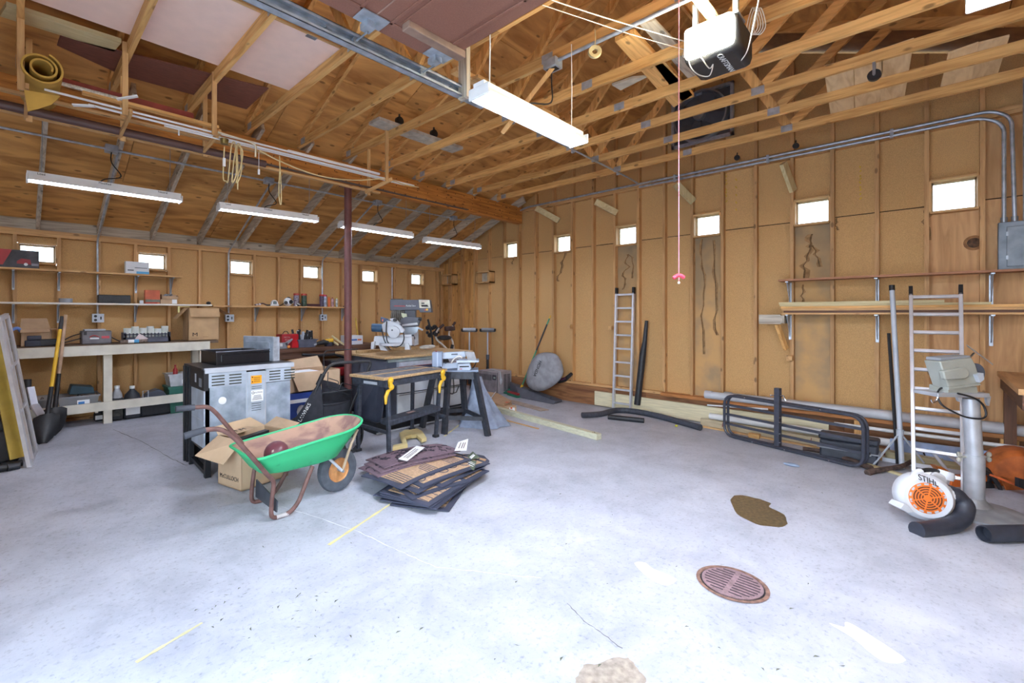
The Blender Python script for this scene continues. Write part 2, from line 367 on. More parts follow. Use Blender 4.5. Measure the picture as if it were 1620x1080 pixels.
for i in range(len(RY) - 1):
    y0, y1 = RY[i] + .002, RY[i + 1] - .002; mt = FIB
    if y1 < .03: mt = RIGHTPLY
    if i in RWIN:
        m_low = RIGHTPLY if RWIN[i] == 12 else STAIN if RWIN[i] in (9, 10, 11) else FIB
        zb = 2.69 if RWIN[i] != 12 else 2.66; O('wall_panel', M().box((XW, y0, .31), (XW + .012, y1, zb)), m_low, wf); O('wall_panel', M().box((XW, y0, 2.985), (XW + .012, y1, 3.62)), FIB, wf)
        O('wall_panel', M().box((XW + .013, y0, 2.18), (XW + .02, y1, 2.47)), FIB, wf)
        window(RWIN[i], wf, y0 + .028, y1 - .028, 2.69 if RWIN[i] != 12 else 2.66, 2.985, XS, XW, 1, RLAB[RWIN[i]])
    else:
        zt = 3.62 if y1 < 5.9 else rz_(y1) + .02
        if y0 > 6.9: mt = PLY
        O('wall_panel', M().box((XW, y0, .31), (XW + .012, y1, min(zt, 2.732))), mt, wf)
        if y1 < 5.9: O('wall_panel', M().box((XW, y0, 2.744), (XW + .012, y1, zt)), mt, wf)
        elif rz_(y0) > 2.75: O('wall_panel', M().prism([(XW, y0, 2.744), (XW, y1, 2.741), (XW, y1, max(2.745, rz_(y1) + .01)), (XW, y0, rz_(y0) + .01)], (.012, 0, 0)), mt, wf)
        O('wall_panel', M().box((XW + .013, y0, 2.18), (XW + .02, y1, 2.645)), FIB, wf); O('wall_panel', M().box((XW + .013, y0, 2.62), (XW + .02, y1, 3.03)), mat('seam_dark', '#4a3826', .9), wf)
        if y1 < 5.9: pass
for i in range(len(RY) - 1):
    y0, y1 = RY[i], RY[i + 1]
    if y1 < 5.95: O('gable_panel', M().prism([(XW, y0 + .002, TOP), (XW, y1 - .002, TOP), (XW, y1 - .002, rz_(y1)), (XW, y0 + .002, rz_(y0))], (.012, 0, 0)), FIB, wf)
# plywood curb board under the far wall studs
for k, (a, b) in enumerate(((-1.7, .72), (.724, 3.16), (3.164, 5.60), (5.604, 8.1))):
    O('curb_board', M().box((7.0, a, 0), (7.11, b, .315)), wood('curb_ply', '#9a6b44', '#6e452c', obvar=.05, scale=2, k=8, knots=False), wf)
# side wall and the front wall with the open door, both beyond the frame
O('wall_right', M().box((-.9, -1.75, -.1), (7.12, -1.7, 3.9)), mat('bare_sheathing', '#b08a55', .9), kind='structure', label='tan side wall beyond the right end of the bench', org=(0, -1.7, 0))
O('wall_near', M().box((-.95, -1.75, -.1), (-.9, -1.15, 3.8)).box((-.95, 2.6, -.1), (-.9, 8.2, 2.75)).box((-.95, 2.6, 2.75), (-.9, 5.6, 3.8)).box((-.95, -1.15, 2.95), (-.9, 2.6, 3.8))
  .prism([(-.95, -1.75, 3.8), (-.95, 5.6, 3.8), (-.95, 2, 5.2)], (.05, 0, 0)).prism([(-.95, 4.6, 2.9), (-.95, 7.9, 2.9), (-.95, 5.6, 3.78), (-.95, 4.6, 3.8)], (.05, 0, 0)), mat('bare_sheathing', '#b08a55', .9), kind='structure', label='front wall with the open vehicle doorway', org=(-.9, 0, 0))
# ---------------------------------------------------------------- ceiling: roof boards, trusses, lean-to rafters
def roofbox(y0, y1, x0, x1, th=.015):
    return M().hexa([(x0, y0, rz_(y0)), (x1, y0, rz_(y0)), (x1, y1, rz_(y1)), (x0, y1, rz_(y1)), (x0, y0, rz_(y0) + th), (x1, y0, rz_(y0) + th), (x1, y1, rz_(y1) + th), (x0, y1, rz_(y1) + th)])
ce = O('ceiling', M().hexa([(-1, 2, 5.24), (7.2, 2, 5.24), (7.2, 8.4, 2.68), (-1, 8.4, 2.68), (-1, 2, 5.28), (7.2, 2, 5.28), (7.2, 8.4, 2.72), (-1, 8.4, 2.72)]).hexa([(-1, -2, 3.64), (7.2, -2, 3.64), (7.2, 2, 5.24), (-1, 2, 5.24), (-1, -2, 3.68), (7.2, -2, 3.68), (7.2, 2, 5.28), (-1, 2, 5.28)]),
       mat('roof_deck', '#8a5f35', .9), kind='structure', label='open plywood roof with bare timber trusses and rafters', org=(0, 0, 0))
TX = [.66 + .6215 * k for k in range(-2, 10)]
ys = [8.3, 7.1, 5.88, 4.66, 3.44, 2.0]
for r in range(5):
    xs = sorted(set([-.95, 7.12] + [TX[0] + .3 + (1.24 if r % 2 else 0) + 2.486 * k for k in range(4)])); xs = [x for x in xs if -1 < x < 7.13]
    for a, b in zip(xs, xs[1:]):
        O('roof_board', roofbox(ys[r + 1] + .003, ys[r] - .003, a + .003, b - .003), PLY, ce)
for a, b in ((-1.7, -.5), (-.5, .75), (.75, 2.0)):
    for x0 in (-.95, 1.54, 4.02):
        O('roof_board', roofbox(a + .003, b - .003, x0 + .003, min(x0 + 2.486, 7.12)), PLY, ce)
def incl(x, y0, y1, off, w=.038, h=.089): return M().bar((x, y0, rz_(y0) - off), (x, y1, rz_(y1) - off), w, h)
GUS = GALV
HE, P1, P2 = 5.46, 3.25, 1.16                       # heel and web joints along the bottom chord
gm = None
for k, x in enumerate(TX):
    c = O('bottom_chord', M().box((x - .019, -1.65, TOP), (x + .019, 2.255, TOP + .089)), TRUSS, ce)
    c2 = O('bottom_chord', M().box((x - .019, 2.26, TOP), (x + .019, 5.62, TOP + .089)), TRUSS, ce)
    O('top_chord', incl(x, 5.6, 2.02, .048), TRUSS, ce); O('top_chord', incl(x, -1.65, 1.98, .048), TRUSS, ce)
    q = (5.46 - 2.0) / 2 + 2.0
    for a, b in (((x, P1, TOP + .09), (x, 2.05, rz_(2.05) - .09)), ((x, P1 + .04, TOP + .09), (x, q, rz_(q) - .09)), ((x, P2, TOP + .09), (x, 1.95, rz_(1.95) - .09)), ((x, P2 - .05, TOP + .09), (x, .3, rz_(.3) - .09))):
        O('web', M().bar(a, b, .036, .085), TRUSS, ce)
    for y in (HE, P1, 2.257, P2):
        par = c if y < 2.25 else c2
        if gm is None: gm = True
        O('gusset_plate', M().box((x - .0205, y - .055, TOP + .012), (x - .0192, y + .055, TOP + .085)).box((x + .0192, y - .055, TOP + .012), (x + .0205, y + .055, TOP + .085)), GUS, par)
for k in range(-1, 12):
    x = .227 + .605 * k
    if x < 7.05: O('rafter', incl(x, 8.16, 5.5, .072, .038, .14), GREYW, ce)
O('blocking', M().box((-.9, YW - .02, 2.63), (7.1, YW + .01, 2.78)), GREYW, ce)
# ridge board
O('ridge_board', M().box((-.9, 1.985, 5.05), (7.1, 2.015, 5.2)), TRUSS, ce)
# ---------------------------------------------------------------- the beam and its post
bm = E('support_beam', 'deep orange built-up timber beam carrying the trusses, lean-to beyond it', 'beam', (0, 5.68, 3.32))
for y in (5.65, 5.689, 5.728): O('ply', M().box((-.9, y, 3.318), (7.0, y + .037, 3.625)), BEAMW, bm)
nb = M()
for k in range(38):
    for z in (3.37, 3.47, 3.57): nb.cyl((-.6 + .2 * k + .03 * (z > 3.4), 5.646, z), (-.6 + .2 * k + .03 * (z > 3.4), 5.652, z), .008, n=6)
O('nail_row', nb, mat('nail_stain', '#4a3020', .8), bm, kind='stuff')
px_, py_ = wy(550.5, 400, 5.70)[:2]
ps = E('steel_post', 'dark red round steel post standing under the timber beam', 'post', (px_, py_, fz(px_, py_)))
O('shaft', M().cyl((px_, py_, fz(px_, py_)), (px_, py_, 3.31), .0505, n=24), RUBY, ps); O('cap_plate', M().box((px_ - .1, py_ - .07, 3.305), (px_ + .1, py_ + .07, 3.317)), RUBY, ps); O('base_plate', M().box((px_ - .1, py_ - .1, fz(px_, py_)), (px_ + .1, py_ + .1, fz(px_, py_) + .012)), RUBY, ps)
# ================================================================ overhead: door, tracks, lamps, opener, things stored on the trusses
DOORM = mat('door_brown', '#8a5f50', .55, scale=120, var=.05, bump=.08); DOORL = mat('door_line', '#a98a7c', .5)
d1 = O('door_1', M().box((-.34, -1.08, 3.335), (2.12, 2.44, 3.36)), DOORM, kind='structure', label='brown panelled overhead vehicle door rolled up under the trusses', org=(.9, .7, 3.33))
for i in range(4):
    x1 = 2.12 - .615 * i; x0 = x1 - .609
    s = O('door_section', M().box((x0, -1.08, 3.312), (x1, 2.44, 3.335)), DOORM, d1, bev=.004)
    for j in range(4):
        a = 2.32 - .86 * j; b = a - .72
        fr = M()
        for (u0, u1, v0, v1) in ((x0 + .09, x1 - .09, a - .02, a), (x0 + .09, x1 - .09, b, b + .02), (x0 + .09, x0 + .11, b, a), (x1 - .11, x1 - .09, b, a)): fr.box((u0, v0, 3.304), (u1, v1, 3.312))
        O('panel_moulding', fr, DOORM, s, bev=.003)
        O('raised_panel', M().box((x0 + .14, b + .05, 3.303), (x1 - .14, a - .05, 3.312)), DOORM, s, bev=.004)
    if i: O('section_joint', M().box((x1 - .001, -1.08, 3.311), (x1 + .007, 2.44, 3.318)), DOORL, d1)
O('weather_strip', M().box((1.66, 2.20, 3.262), (2.13, 2.27, 3.311)), mat('door_strip', '#8d7466', .7), d1, bev=.006)
for xx in (1.505, 2.03):
    h = O('hinge', M().box((xx - .09, 2.30, 3.300), (xx + .09, 2.42, 3.306)).box((xx - .03, 2.36, 3.262), (xx + .03, 2.44, 3.30)), GALV, d1)
    O('roller', M().cyl((xx, 2.40, 3.25), (xx, 2.54, 3.25), .006, n=8).cyl((xx, 2.525, 3.25), (xx, 2.548, 3.25), .026, n=14), STEEL, h)
TY = 2.53
tk = E('door_track', 'long galvanised channel track of the overhead door, hung below the trusses', 'track', (1, TY, 3.2))
tm = M()
for a, b in (((-.7, TY - .012, 3.205), (2.66, TY + .045, 3.209)), ((-.7, TY - .012, 3.285), (2.66, TY + .045, 3.289)), ((-.7, TY + .041, 3.205), (2.66, TY + .045, 3.289)), ((-.7, TY - .012, 3.205), (2.66, TY - .009, 3.225)), ((-.7, TY - .012, 3.269), (2.66, TY - .009, 3.289))): tm.box(a, b)
O('channel', tm, GALV, tk)
O('angle_bar', M().box((-.7, TY + .05, 3.225), (2.6, TY + .054, 3.29)).box((-.7, TY + .05, 3.29), (2.6, TY + .085, 3.294)), GALV, tk)
for x in (.3, 1.3, 2.3): O('bolt', M().cyl((x, TY - .014, 3.247), (x, TY + .06, 3.247), .007, n=8), STEEL, tk)
O('hanger_block', M().box((2.40, 2.47, 3.19), (2.44, 2.56, TOP + .06)), GREYW, tk)
g = wy(742, 160, 2.95); g2 = wy(853, 219, 2.95)
mb = E('mounting_board', 'short pine board nailed under the trusses beside the hanging twin tube lamp', 'board', (3.2, 2.9, 3.59))
O('board', M().box((2.62, 2.80, 3.590), (3.98, 2.89, 3.628)), PINE, mb); O('cleat', M().box((3.68, 2.70, 3.555), (3.95, 2.80, 3.588)), PINE, mb); O('cleat', M().box((2.78, 2.72, 3.56), (3.0, 2.80, 3.588)), PINE, mb)
# conduits under the trusses
cd = E('ceiling_conduit', 'thin steel conduit strapped under the truss chords from the door side to the far wall', 'conduit', (3, 3.23, 3.61))
O('pipe', M().tube([(-.7, 3.05, 3.612), (3.4, 3.12, 3.612), (6.6, 3.23, 3.612), (6.93, 3.25, 3.60)], .0125, 10, fil=.1), GALV, cd)
for x in (.06, 1.30, 2.54, 3.78, 5.0, 6.25): O('strap', M().box((x - .012, 3.05 + x * .028, 3.594), (x + .012, 3.09 + x * .028, TOP)), GALV, cd)
cd = E('cross_conduit', 'steel conduit running along one truss chord from the lamp socket box towards the opener', 'conduit', (3.12, 1.5, 3.6))
O('pipe', M().tube([(3.115, 2.16, 3.612), (3.115, -1.4, 3.612)], .016, 10), GALV, cd)
jb = O('socket_box', M().box((3.06, 2.13, 3.555), (3.165, 2.25, 3.628)), GALV, cd, bev=.005)
O('outlet_face', M().box((3.085, 2.145, 3.551), (3.14, 2.235, 3.555)), BLK, jb)
cd = E('lean_to_conduit', 'long steel conduit strapped across the lean-to rafters above the four strip lamps', 'conduit', (3, 6.3, 3.3))
O('pipe', M().tube([(-.8, 6.3, 3.335), (6.0, 6.3, 3.335), (6.3, 6.24, 3.40), (6.42, 6.2, 3.45)], .012, 10, fil=.08), GALV, cd)
boxes = []
for px, py in ((176, 237), (425, 291), (597, 323), (717, 348)):
    p = wy(px, py, 6.3); boxes.append(p)
    O('socket_box', M().box((p.x - .055, 6.24, 3.30), (p.x + .055, 6.35, 3.375)), GALV, cd, bev=.005)
def shoplight(name, x0, x1, y, z, label, group=None, sag=0., big=False, cordto=None, script=None):
    t = E(name, label, 'lamp', ((x0 + x1) / 2, y, z), 0, group)
    w = .085 if big else .07
    def pr(poly): 
        s = M(); k = len(poly)
        s.prism([(x0, y + a, z + b) for a, b in poly], (x1 - x0, 0, 0))
        for v in s.v: v.z -= sag * (v.x - x0) / (x1 - x0)
        return s
    hs = O('housing', pr([(-w, 0), (-w, .012), (-.045, .055), (-.045, .085), (.045, .085), (.045, .055), (w, .012), (w, 0), (.04, .03), (-.04, .03)]), WHITE, t)
    for dy in ((-.045, .045) if big else (-.035, .035)):
        O('tube', M().tube([(x0 + .03, y + dy, z + .014), (x1 - .03, y + dy, z + .014 - sag)], .019 if big else .016, 10), TUBE2 if big else TUBE, t)
    for xx, dz in ((x0, 0), (x1, -sag)):
        O('end_cap', M().box((xx - .004, y - w, z - .012 + dz), (xx + .012, y + w, z + .06 + dz)), WPLA, t, bev=.006)
    for xx, dz in ((x0 + .1, 0), (x1 - .1, -sag)):
        zt = min(rz_(y) - .16, TOP + .02) if y < 5.6 else rz_(y) - .02
        O('hanging_wire', M().tube([(xx, y, z + .08 + dz), (xx + .006, y, (z + zt) / 2), (xx, y, zt)], .004 if big else .0028, 6), WIRE if big else STEEL, t)
    if cordto is not None:
        c = V(cordto); m_ = V(((x0 + x1) / 2 - .08, y, z + .09 - sag / 2))
        O('power_cord', M().tube([m_, m_ + V((.04, .0, .035)), m_ * .45 + c * .55 + V((.12, .0, -.10)), c + V((.0, 0, -.12)), c], .006, 6, smooth=5), CORD, t)
    if not big and x0 < 2.2:
        for f_, w_ in ((.08, 'Load'), (.46, 'Modified'), (.86, 'Neutral')): txt(t, w_, (x0 + (x1 - x0) * f_, y - .0465, z + .068 - sag * f_), (1, 0, 0), (0, 0, 1), .028, PRINT)
    return t
WHICH = ['strip lamp of the lean-to nearest the camera, above the tall bench', 'second strip lamp of the lean-to, above the open carton on the bench', 'strip lamp partly hidden behind the steel post', 'strip lamp of the lean-to nearest the far wall']
for (a, b, bx), lab in zip((((42, 281), (285, 316), 0), ((345, 328), (500, 348), 1), ((538, 356), (650, 373), 2), ((672, 380), (757, 391), 3)), WHICH):
    p, q = wy(a[0], a[1], 5.9), wy(b[0], b[1], 5.9)
    shoplight('strip_lamp', p.x, q.x, 5.9, p.z - .025, lab, 'strip lamps hanging in the lean-to', p.z - q.z, cordto=(boxes[bx].x, 6.28, 3.31))
p, q = fh(757, 146, 2.92), fh(908, 226, 2.92)
shoplight('twin_tube_lamp', p.x, q.x, p.y, 2.90, 'large lit twin tube lamp hanging by chains under the middle trusses', big=True, cordto=(3.11, 2.2, 3.56))
p = fh(1572, 4, 2.92)
shoplight('twin_tube_lamp', p.x - 1.22, p.x, p.y, 2.92, 'twin tube lamp above the right edge, only its end in view', big=True)
O('wood_strip', M().bar((3.10, 2.18, 3.56), (2.86, 2.52, 3.05), .012, .035), PINE, label='thin pine strip hanging aslant from the lamp socket box', cat='wood strip')
# boards lying on top of the chords
ZC = TOP + .092
def flat(name, pts, th, mt, label, cat, z=ZC, group=None):
    P = [fh(px, py, z) for px, py in pts]
    if P[0].x * 0 + sum(P[i].x * P[(i + 1) % len(P)].y - P[(i + 1) % len(P)].x * P[i].y for i in range(len(P))) < 0: P.reverse()
    return O(name, M().prism(P, (0, 0, th)), mt, label=label, cat=cat, group=group)
PINK = mat('pink_panel', '#f0d2c4', .7, var=.02)
a, b, c = fh(457, 143, ZC), fh(525, 72, ZC), fh(50, 0, ZC)
pk = E('pale_pink_door', 'wide pale pink flush door panel laid across the chords', 'door panel', (1.0, (a.y + b.y) / 2, ZC))
O('face', M().box((-.55, b.y, ZC), (a.x, a.y, ZC + .012)), PINK, pk); O('edge_strip', M().box((-.55, b.y - .03, ZC), (a.x, b.y - .002, ZC + .036)), PINE, pk)
hp = fh(487, 61, ZC); O('hinge', M().box((hp.x - .03, b.y - .012, ZC - .003), (hp.x + .05, b.y + .03, ZC)), STEEL, pk)
PUR = mat('mahogany_skin', '#7a4a3e', .55, scale=10, stretch=(1, 6, 1), var=.1)
flat('veneer_sheet', ((95, 57), (425, 140), (390, 173), (195, 120), (90, 72)), .008, PUR, 'thin dark reddish veneer sheet lying on the chords behind the pink panel', 'sheet')
flat('pine_plank', ((10, 10), (192, 68), (180, 82), (0, 26)), .036, LUMB, 'pale pine plank lying on the chords left of the pink panel', 'plank')
wb = E('weathered_board', 'whitish weathered board with two black pulleys, lying across the middle chords', 'board', fh(655, 215, ZC))
p, q, r_ = fh(585, 197, ZC), fh(727, 238, ZC), fh(592, 187, ZC)
O('plank', M().box((p.x, r_.y - .01, ZC), (q.x, p.y + .02, ZC + .036)), mat('weathered_white', '#b3aca0', .8, var=.12, scale=12), wb)
for px, py in ((642, 192), (697, 212)):
    k = fh(px, py, ZC + .05); k.y = r_.y + .04
    O('pulley', M().cyl((k.x, k.y - .02, ZC + .09), (k.x, k.y + .02, ZC + .09), .05, n=16).box((k.x - .03, k.y - .03, ZC + .036), (k.x + .03, k.y + .03, ZC + .10)).box((k.x - .008, k.y - .008, ZC + .1), (k.x + .008, k.y + .008, ZC + .17)), BLK, wb)
OFFC = wood('offcut_ply', '#ecd2a8', '#cfae80', obvar=.06, k=7, knots=False)
for px_, lab in (((1303, 107, 1350, 95, 1352, 180, 1315, 188), 'plywood offcut nearest the middle, first of three side by side on the chords'), ((1351, 95, 1398, 79, 1391, 172, 1353, 180), 'plywood offcut with a black pulley hung below it, middle of the three'), ((1396, 80, 1446, 63, 1430, 160, 1392, 172), 'plywood offcut on the chords, third of the three side by side')):
    flat('plywood_offcut', [px_[i:i + 2] for i in (0, 2, 4, 6)], .018, OFFC, lab, 'plywood')
for px_, lab in (((1500, 86, 1548, 69, 1536, 132, 1486, 146), 'plywood offcut beside the far right offcut, its edge overlapping'), ((1548, 70, 1597, 58, 1577, 122, 1536, 133), 'plywood offcut on the chords nearest the right edge, above the conduit bends')):
    flat('plywood_offcut', [px_[i:i + 2] for i in (0, 2, 4, 6)], .018, OFFC, lab, 'plywood')
k = wx(1383, 118, 5.62); kp = fh(1383, 100, TOP)
pu = E('chord_pulley', 'dark round pulley hanging under the plywood offcuts', 'pulley', (kp.x, kp.y, TOP - .2))
O('wheel', M().cyl((kp.x - .015, kp.y, TOP - .1), (kp.x + .02, kp.y, TOP - .1), .045, n=20), BLK, pu); O('bracket', M().box((kp.x - .03, kp.y - .01, TOP - .1), (kp.x - .022, kp.y + .01, TOP + .03)).box((kp.x + .025, kp.y - .01, TOP - .1), (kp.x + .033, kp.y + .01, TOP + .03)).cyl((kp.x - .035, kp.y, TOP - .1), (kp.x + .04, kp.y, TOP - .1), .008), STEEL, pu)
flat('wide_plank', ((973, 66), (1003, 52), (1096, 150), (1066, 170)), .036, TRUSS, 'wide orange pine plank lying on the chords left of the door opener', 'plank')
flat('wide_plank', ((1034, 102), (1053, 99), (1098, 153), (1079, 160)), .036, TRUSS, 'narrow pine plank on the chords next to the wide orange one', 'plank', z=ZC)
flat('old_board', ((1012, 39), (1036, 33), (1117, 118), (1090, 126)), .02, GREYW, 'greyish old board lying under the door opener', 'board')
flat('white_slab', ((968, 135), (1000, 124), (1024, 122), (982, 143)), .02, mat('dull_white', '#c9c0ae', .6), 'small dull white panel lying on the chords above the twin tube lamp', 'panel')
# far gable fan
f0 = wx(1110, 185, 6.98)
fn = E('exhaust_fan', 'dark round exhaust fan set in the gable behind the trusses', 'fan', (6.98, f0.y, f0.z - .36))
O('frame', M().box((6.95, f0.y - .42, f0.z - .37), (7.0, f0.y + .42, f0.z - .33)).box((6.95, f0.y - .42, f0.z + .33), (7.0, f0.y + .42, f0.z + .37)).box((6.95, f0.y - .42, f0.z - .37), (7.0, f0.y - .38, f0.z + .37)).box((6.95, f0.y + .38, f0.z - .37), (7.0, f0.y + .42, f0.z + .37)), GALV, fn)
O('shroud', M().lathe([(.34, -.06), (.36, -.06), (.36, .06), (.34, .06)], (6.94, f0.y, f0.z), (1, 0, 0), 28, closed=True), STEEL, fn)
for k in range(4):
    an = k * math.pi / 2 + .4; c_, s_ = math.cos(an), math.sin(an)
    O('blade', M().sheet([[(6.93 + .03 * (v - .5), f0.y + (.06 + .26 * u) * c_ - (v - .5) * (.1 + .1 * u) * s_, f0.z + (.06 + .26 * u) * s_ + (v - .5) * (.1 + .1 * u) * c_) for v in (0, .5, 1)] for u in (0, .3, .7, 1)], .004), DGREY, fn)
O('motor', M().cyl((6.84, f0.y, f0.z), (6.96, f0.y, f0.z), .075, n=18), STEEL, fn)
O('back_panel', M().box((7.0, f0.y - .4, f0.z - .35), (7.008, f0.y + .4, f0.z + .35)), mat('fan_back', '#54565c', .6), fn)
# garage door opener with its lit lens, rail and wires
op = E('door_opener', 'black door opener with a glowing white lens hanging from the trusses', 'door opener', (3.3, 1.03, 3.27))
q0 = fh(1122, 58, 3.36); ox, oy = q0.x, q0.y
O('body', M().box((ox, oy - .17, 3.235), (ox + .36, oy + .17, 3.47)), BLKP, op, bev=.045)
O('lens', M().box((ox - .045, oy - .15, 3.255), (ox + .03, oy + .15, 3.455)), LENS, op, bev=.03)
O('rail', M().box((-.6, oy - .02, 3.50), (ox + .3, oy + .02, 3.53)).box((-.6, oy - .02, 3.53), (ox + .3, oy - .015, 3.55)).box((-.6, oy + .015, 3.53), (ox + .3, oy + .02, 3.55)), GALV, op)
O('chain', M().tube([(-.6, oy + .03, 3.515), (ox + .1, oy + .03, 3.515)], .007, 6).tube([(-.6, oy - .03, 3.515), (ox + .1, oy - .03, 3.515)], .007, 6), mat('dull_chain', '#6d6048', .5, .6), op)
O('mounting_bracket', M().box((ox + .1, oy - .14, 3.46), (ox + .13, oy - .11, TOP + .05)).box((ox + .1, oy + .11, 3.46), (ox + .13, oy + .14, TOP + .05)).box((ox + .04, oy - .16, 3.468), (ox + .2, oy + .16, 3.482)), GALV, op)
txt(op, 'CRAFTSMAN', (ox + .17, oy - .05, 3.2335), (1, 0, 0), (0, -1, 0), .05, WPLA)
def wires(px, x=None, y=None, z=None): return [fh(a, b, z) for a, b in px]
wm = M()
wm.tube([fh(858, 8, 3.60), fh(930, 32, 3.60), fh(1000, 55, 3.60), fh(1095, 82, 3.60)], .003, 5, smooth=4)
wm.tube([fh(872, 0, 3.60), fh(960, 29, 3.60), fh(1085, 66, 3.60)], .004, 5, smooth=4)
O('signal_wire', wm, WIRE, label='pair of thin white wires stretched under the chords to the door opener', cat='wire')
wm = M()
lp = [(1090, 70), (1088, 85), (1092, 105), (1105, 118), (1122, 120), (1128, 102), (1122, 108), (1108, 90), (1093, 75), (1086, 60)]
wm.tube([fh(a, b, 3.22) for a, b in lp], .004, 5, smooth=5)
O('coiled_wire', wm, WIRE, label='white wire loop drooping under the front of the door opener', cat='wire'); wm = M()
wm.tube([fh(a, b, 3.24) for a, b in ((1128, 102), (1140, 110), (1160, 106), (1180, 85), (1190, 50), (1198, 12), (1202, -10))], .004, 5, smooth=5)
for k in range(4):
    c = fh(1190 + 4 * k, 27, 3.60); wm.tube([c + V((0, -.035, -.07)), c + V((.01, 0, .07)), c + V((0, .035, -.07)), c + V((.0, 0, -.12))], .0035, 5, closed=True, smooth=5)
O('coiled_wire', wm, WIRE, label='white wire rising right of the door opener to a wound coil', cat='wire'); wm = M()
for k in range(3):
    c = fh(1087 + 4 * k, 75, 3.60); wm.tube([c + V((0, -.03, -.06)), c + V((.01, 0, .06)), c + V((0, .03, -.06))], .0035, 5, closed=True, smooth=5)
O('coiled_wire', wm, WIRE, label='small wound coil of white wire on the chord left of the door opener', cat='wire')
# pull cord
p = fh(1074, -20, TOP); q = dp(1074, 437, dep(p)); pc = E('pull_line', 'pink pull cord with a red plastic handle hanging in front of the far wall', 'cord', (p.x, p.y, q.z))
PKC = mat('pink_cord', '#d98f9a', .7)
O('cord', M().tube([(p.x, p.y, TOP), (p.x, p.y, q.z - .03)], .0032, 6), PKC, pc)
rt = V((sa, -ca, 0)) * .034
hb = M(); hb.tube([V((p.x, p.y, q.z - .012)) - rt, V((p.x, p.y, q.z + .006)) - rt * .3, V((p.x, p.y, q.z + .006)) + rt * .3, V((p.x, p.y, q.z - .008)) + rt], .012, 10)
O('handle', hb, mat('pink_red', '#e0455c', .5), pc); O('knot', M().ball((p.x, p.y, q.z - .04), .009, 8), WIRE, pc)
# pulley wheel on a wire, left of the opener
k = fh(941, 82, 3.52); O('hanging_pulley', M().lathe([(.02, -.008), (.045, -.014), (.05, -.006), (.042, 0), (.05, .006), (.045, .014), (.02, .008)], k, (.8, .6, 0), 18, closed=True).tube([k + V((0, 0, .05)), k + V((.01, 0, .1)), V((k.x, k.y, TOP + .06))], .004, 5), mat('yellowed_plastic', '#b8a67c', .5), label='yellowed plastic pulley wheel hanging by the cross conduit', cat='pulley')
for px, py, lab in ((1166, 247, 'dark hook and pulley hanging by the far wall top plate, nearer the fan'), (1259, 228, 'dark pulley hook hanging in front of the twin conduits')):
    k = wx(px, py, 6.84)
    hk = E('pulley_hook', lab, 'hook', k)
    O('strap', M().tube([(k.x, k.y, TOP + .06), (k.x + .01, k.y, k.z + .05), k], .007, 6), BLK, hk); O('wheel', M().cyl((k.x - .012, k.y, k.z - .02), (k.x + .012, k.y, k.z - .02), .035, n=12), BLK, hk)
# far wall conduits
def z_at(px, py, X): return wx(px, py, X)
ct = E('twin_conduit', 'twin steel conduits bending down from the far wall plate to the breaker panel', 'conduit', (6.94, 2, 3.55))
z1 = 3.60
O('pipe', M().tube([(6.955, 5.70, 3.56), (6.955, 5.5, 3.605), (6.955, -.45, 3.605), (6.955, -.58, 3.5), (6.955, -.60, 2.45)], .0165, 10, fil=.16), GALV, ct)
O('pipe', M().tube([(6.955, 3.25, 3.555), (6.955, -.38, 3.555), (6.955, -.53, 3.45), (6.955, -.53, 2.45)], .0165, 10, fil=.16), GALV, ct)
for y in (.3, 1.5, 2.7): O('clip', M().box((6.935, y - .015, 3.53), (6.975, y + .015, 3.63)), GALV, ct)
ct = E('wall_conduit', 'single steel conduit dropping into the breaker panel right of the twin pipes', 'conduit', (6.95, -.68, 2.9))
O('pipe', M().tube([(6.96, -.665, 3.95), (6.96, -.665, 2.45)], .014, 10), GALV, ct)
bp_ = E('breaker_panel', 'grey metal breaker panel mounted beside the last window of the far wall', 'breaker panel', (6.97, -.75, 2.0))
z0, z1 = wx(1580, 427, 6.93).z, wx(1580, 352, 6.93).z
PG = mat('panel_grey', '#7d8791', .5, .3)
O('box', M().box((6.93, -1.02, z0), (7.005, -.49, z1)), PG, bp_, bev=.006); dd = O('door', M().box((6.917, -.98, z0 + .03), (6.929, -.545, z1 - .05)), PG, bp_, bev=.004)
O('hinge', M().box((6.912, -.555, z0 + .1), (6.918, -.54, z0 + .14)).box((6.912, -.555, z1 - .14), (6.918, -.54, z1 - .1)), STEEL, dd); O('red_label', M().cyl((6.914, -.83, (z0 + z1) / 2), (6.918, -.83, (z0 + z1) / 2), .015), RED, dd)
O('conduit_connector', M().cyl((6.955, -.60, z1), (6.955, -.60, z1 + .05), .024).cyl((6.955, -.53, z1), (6.955, -.53, z1 + .05), .024), STEEL, bp_)
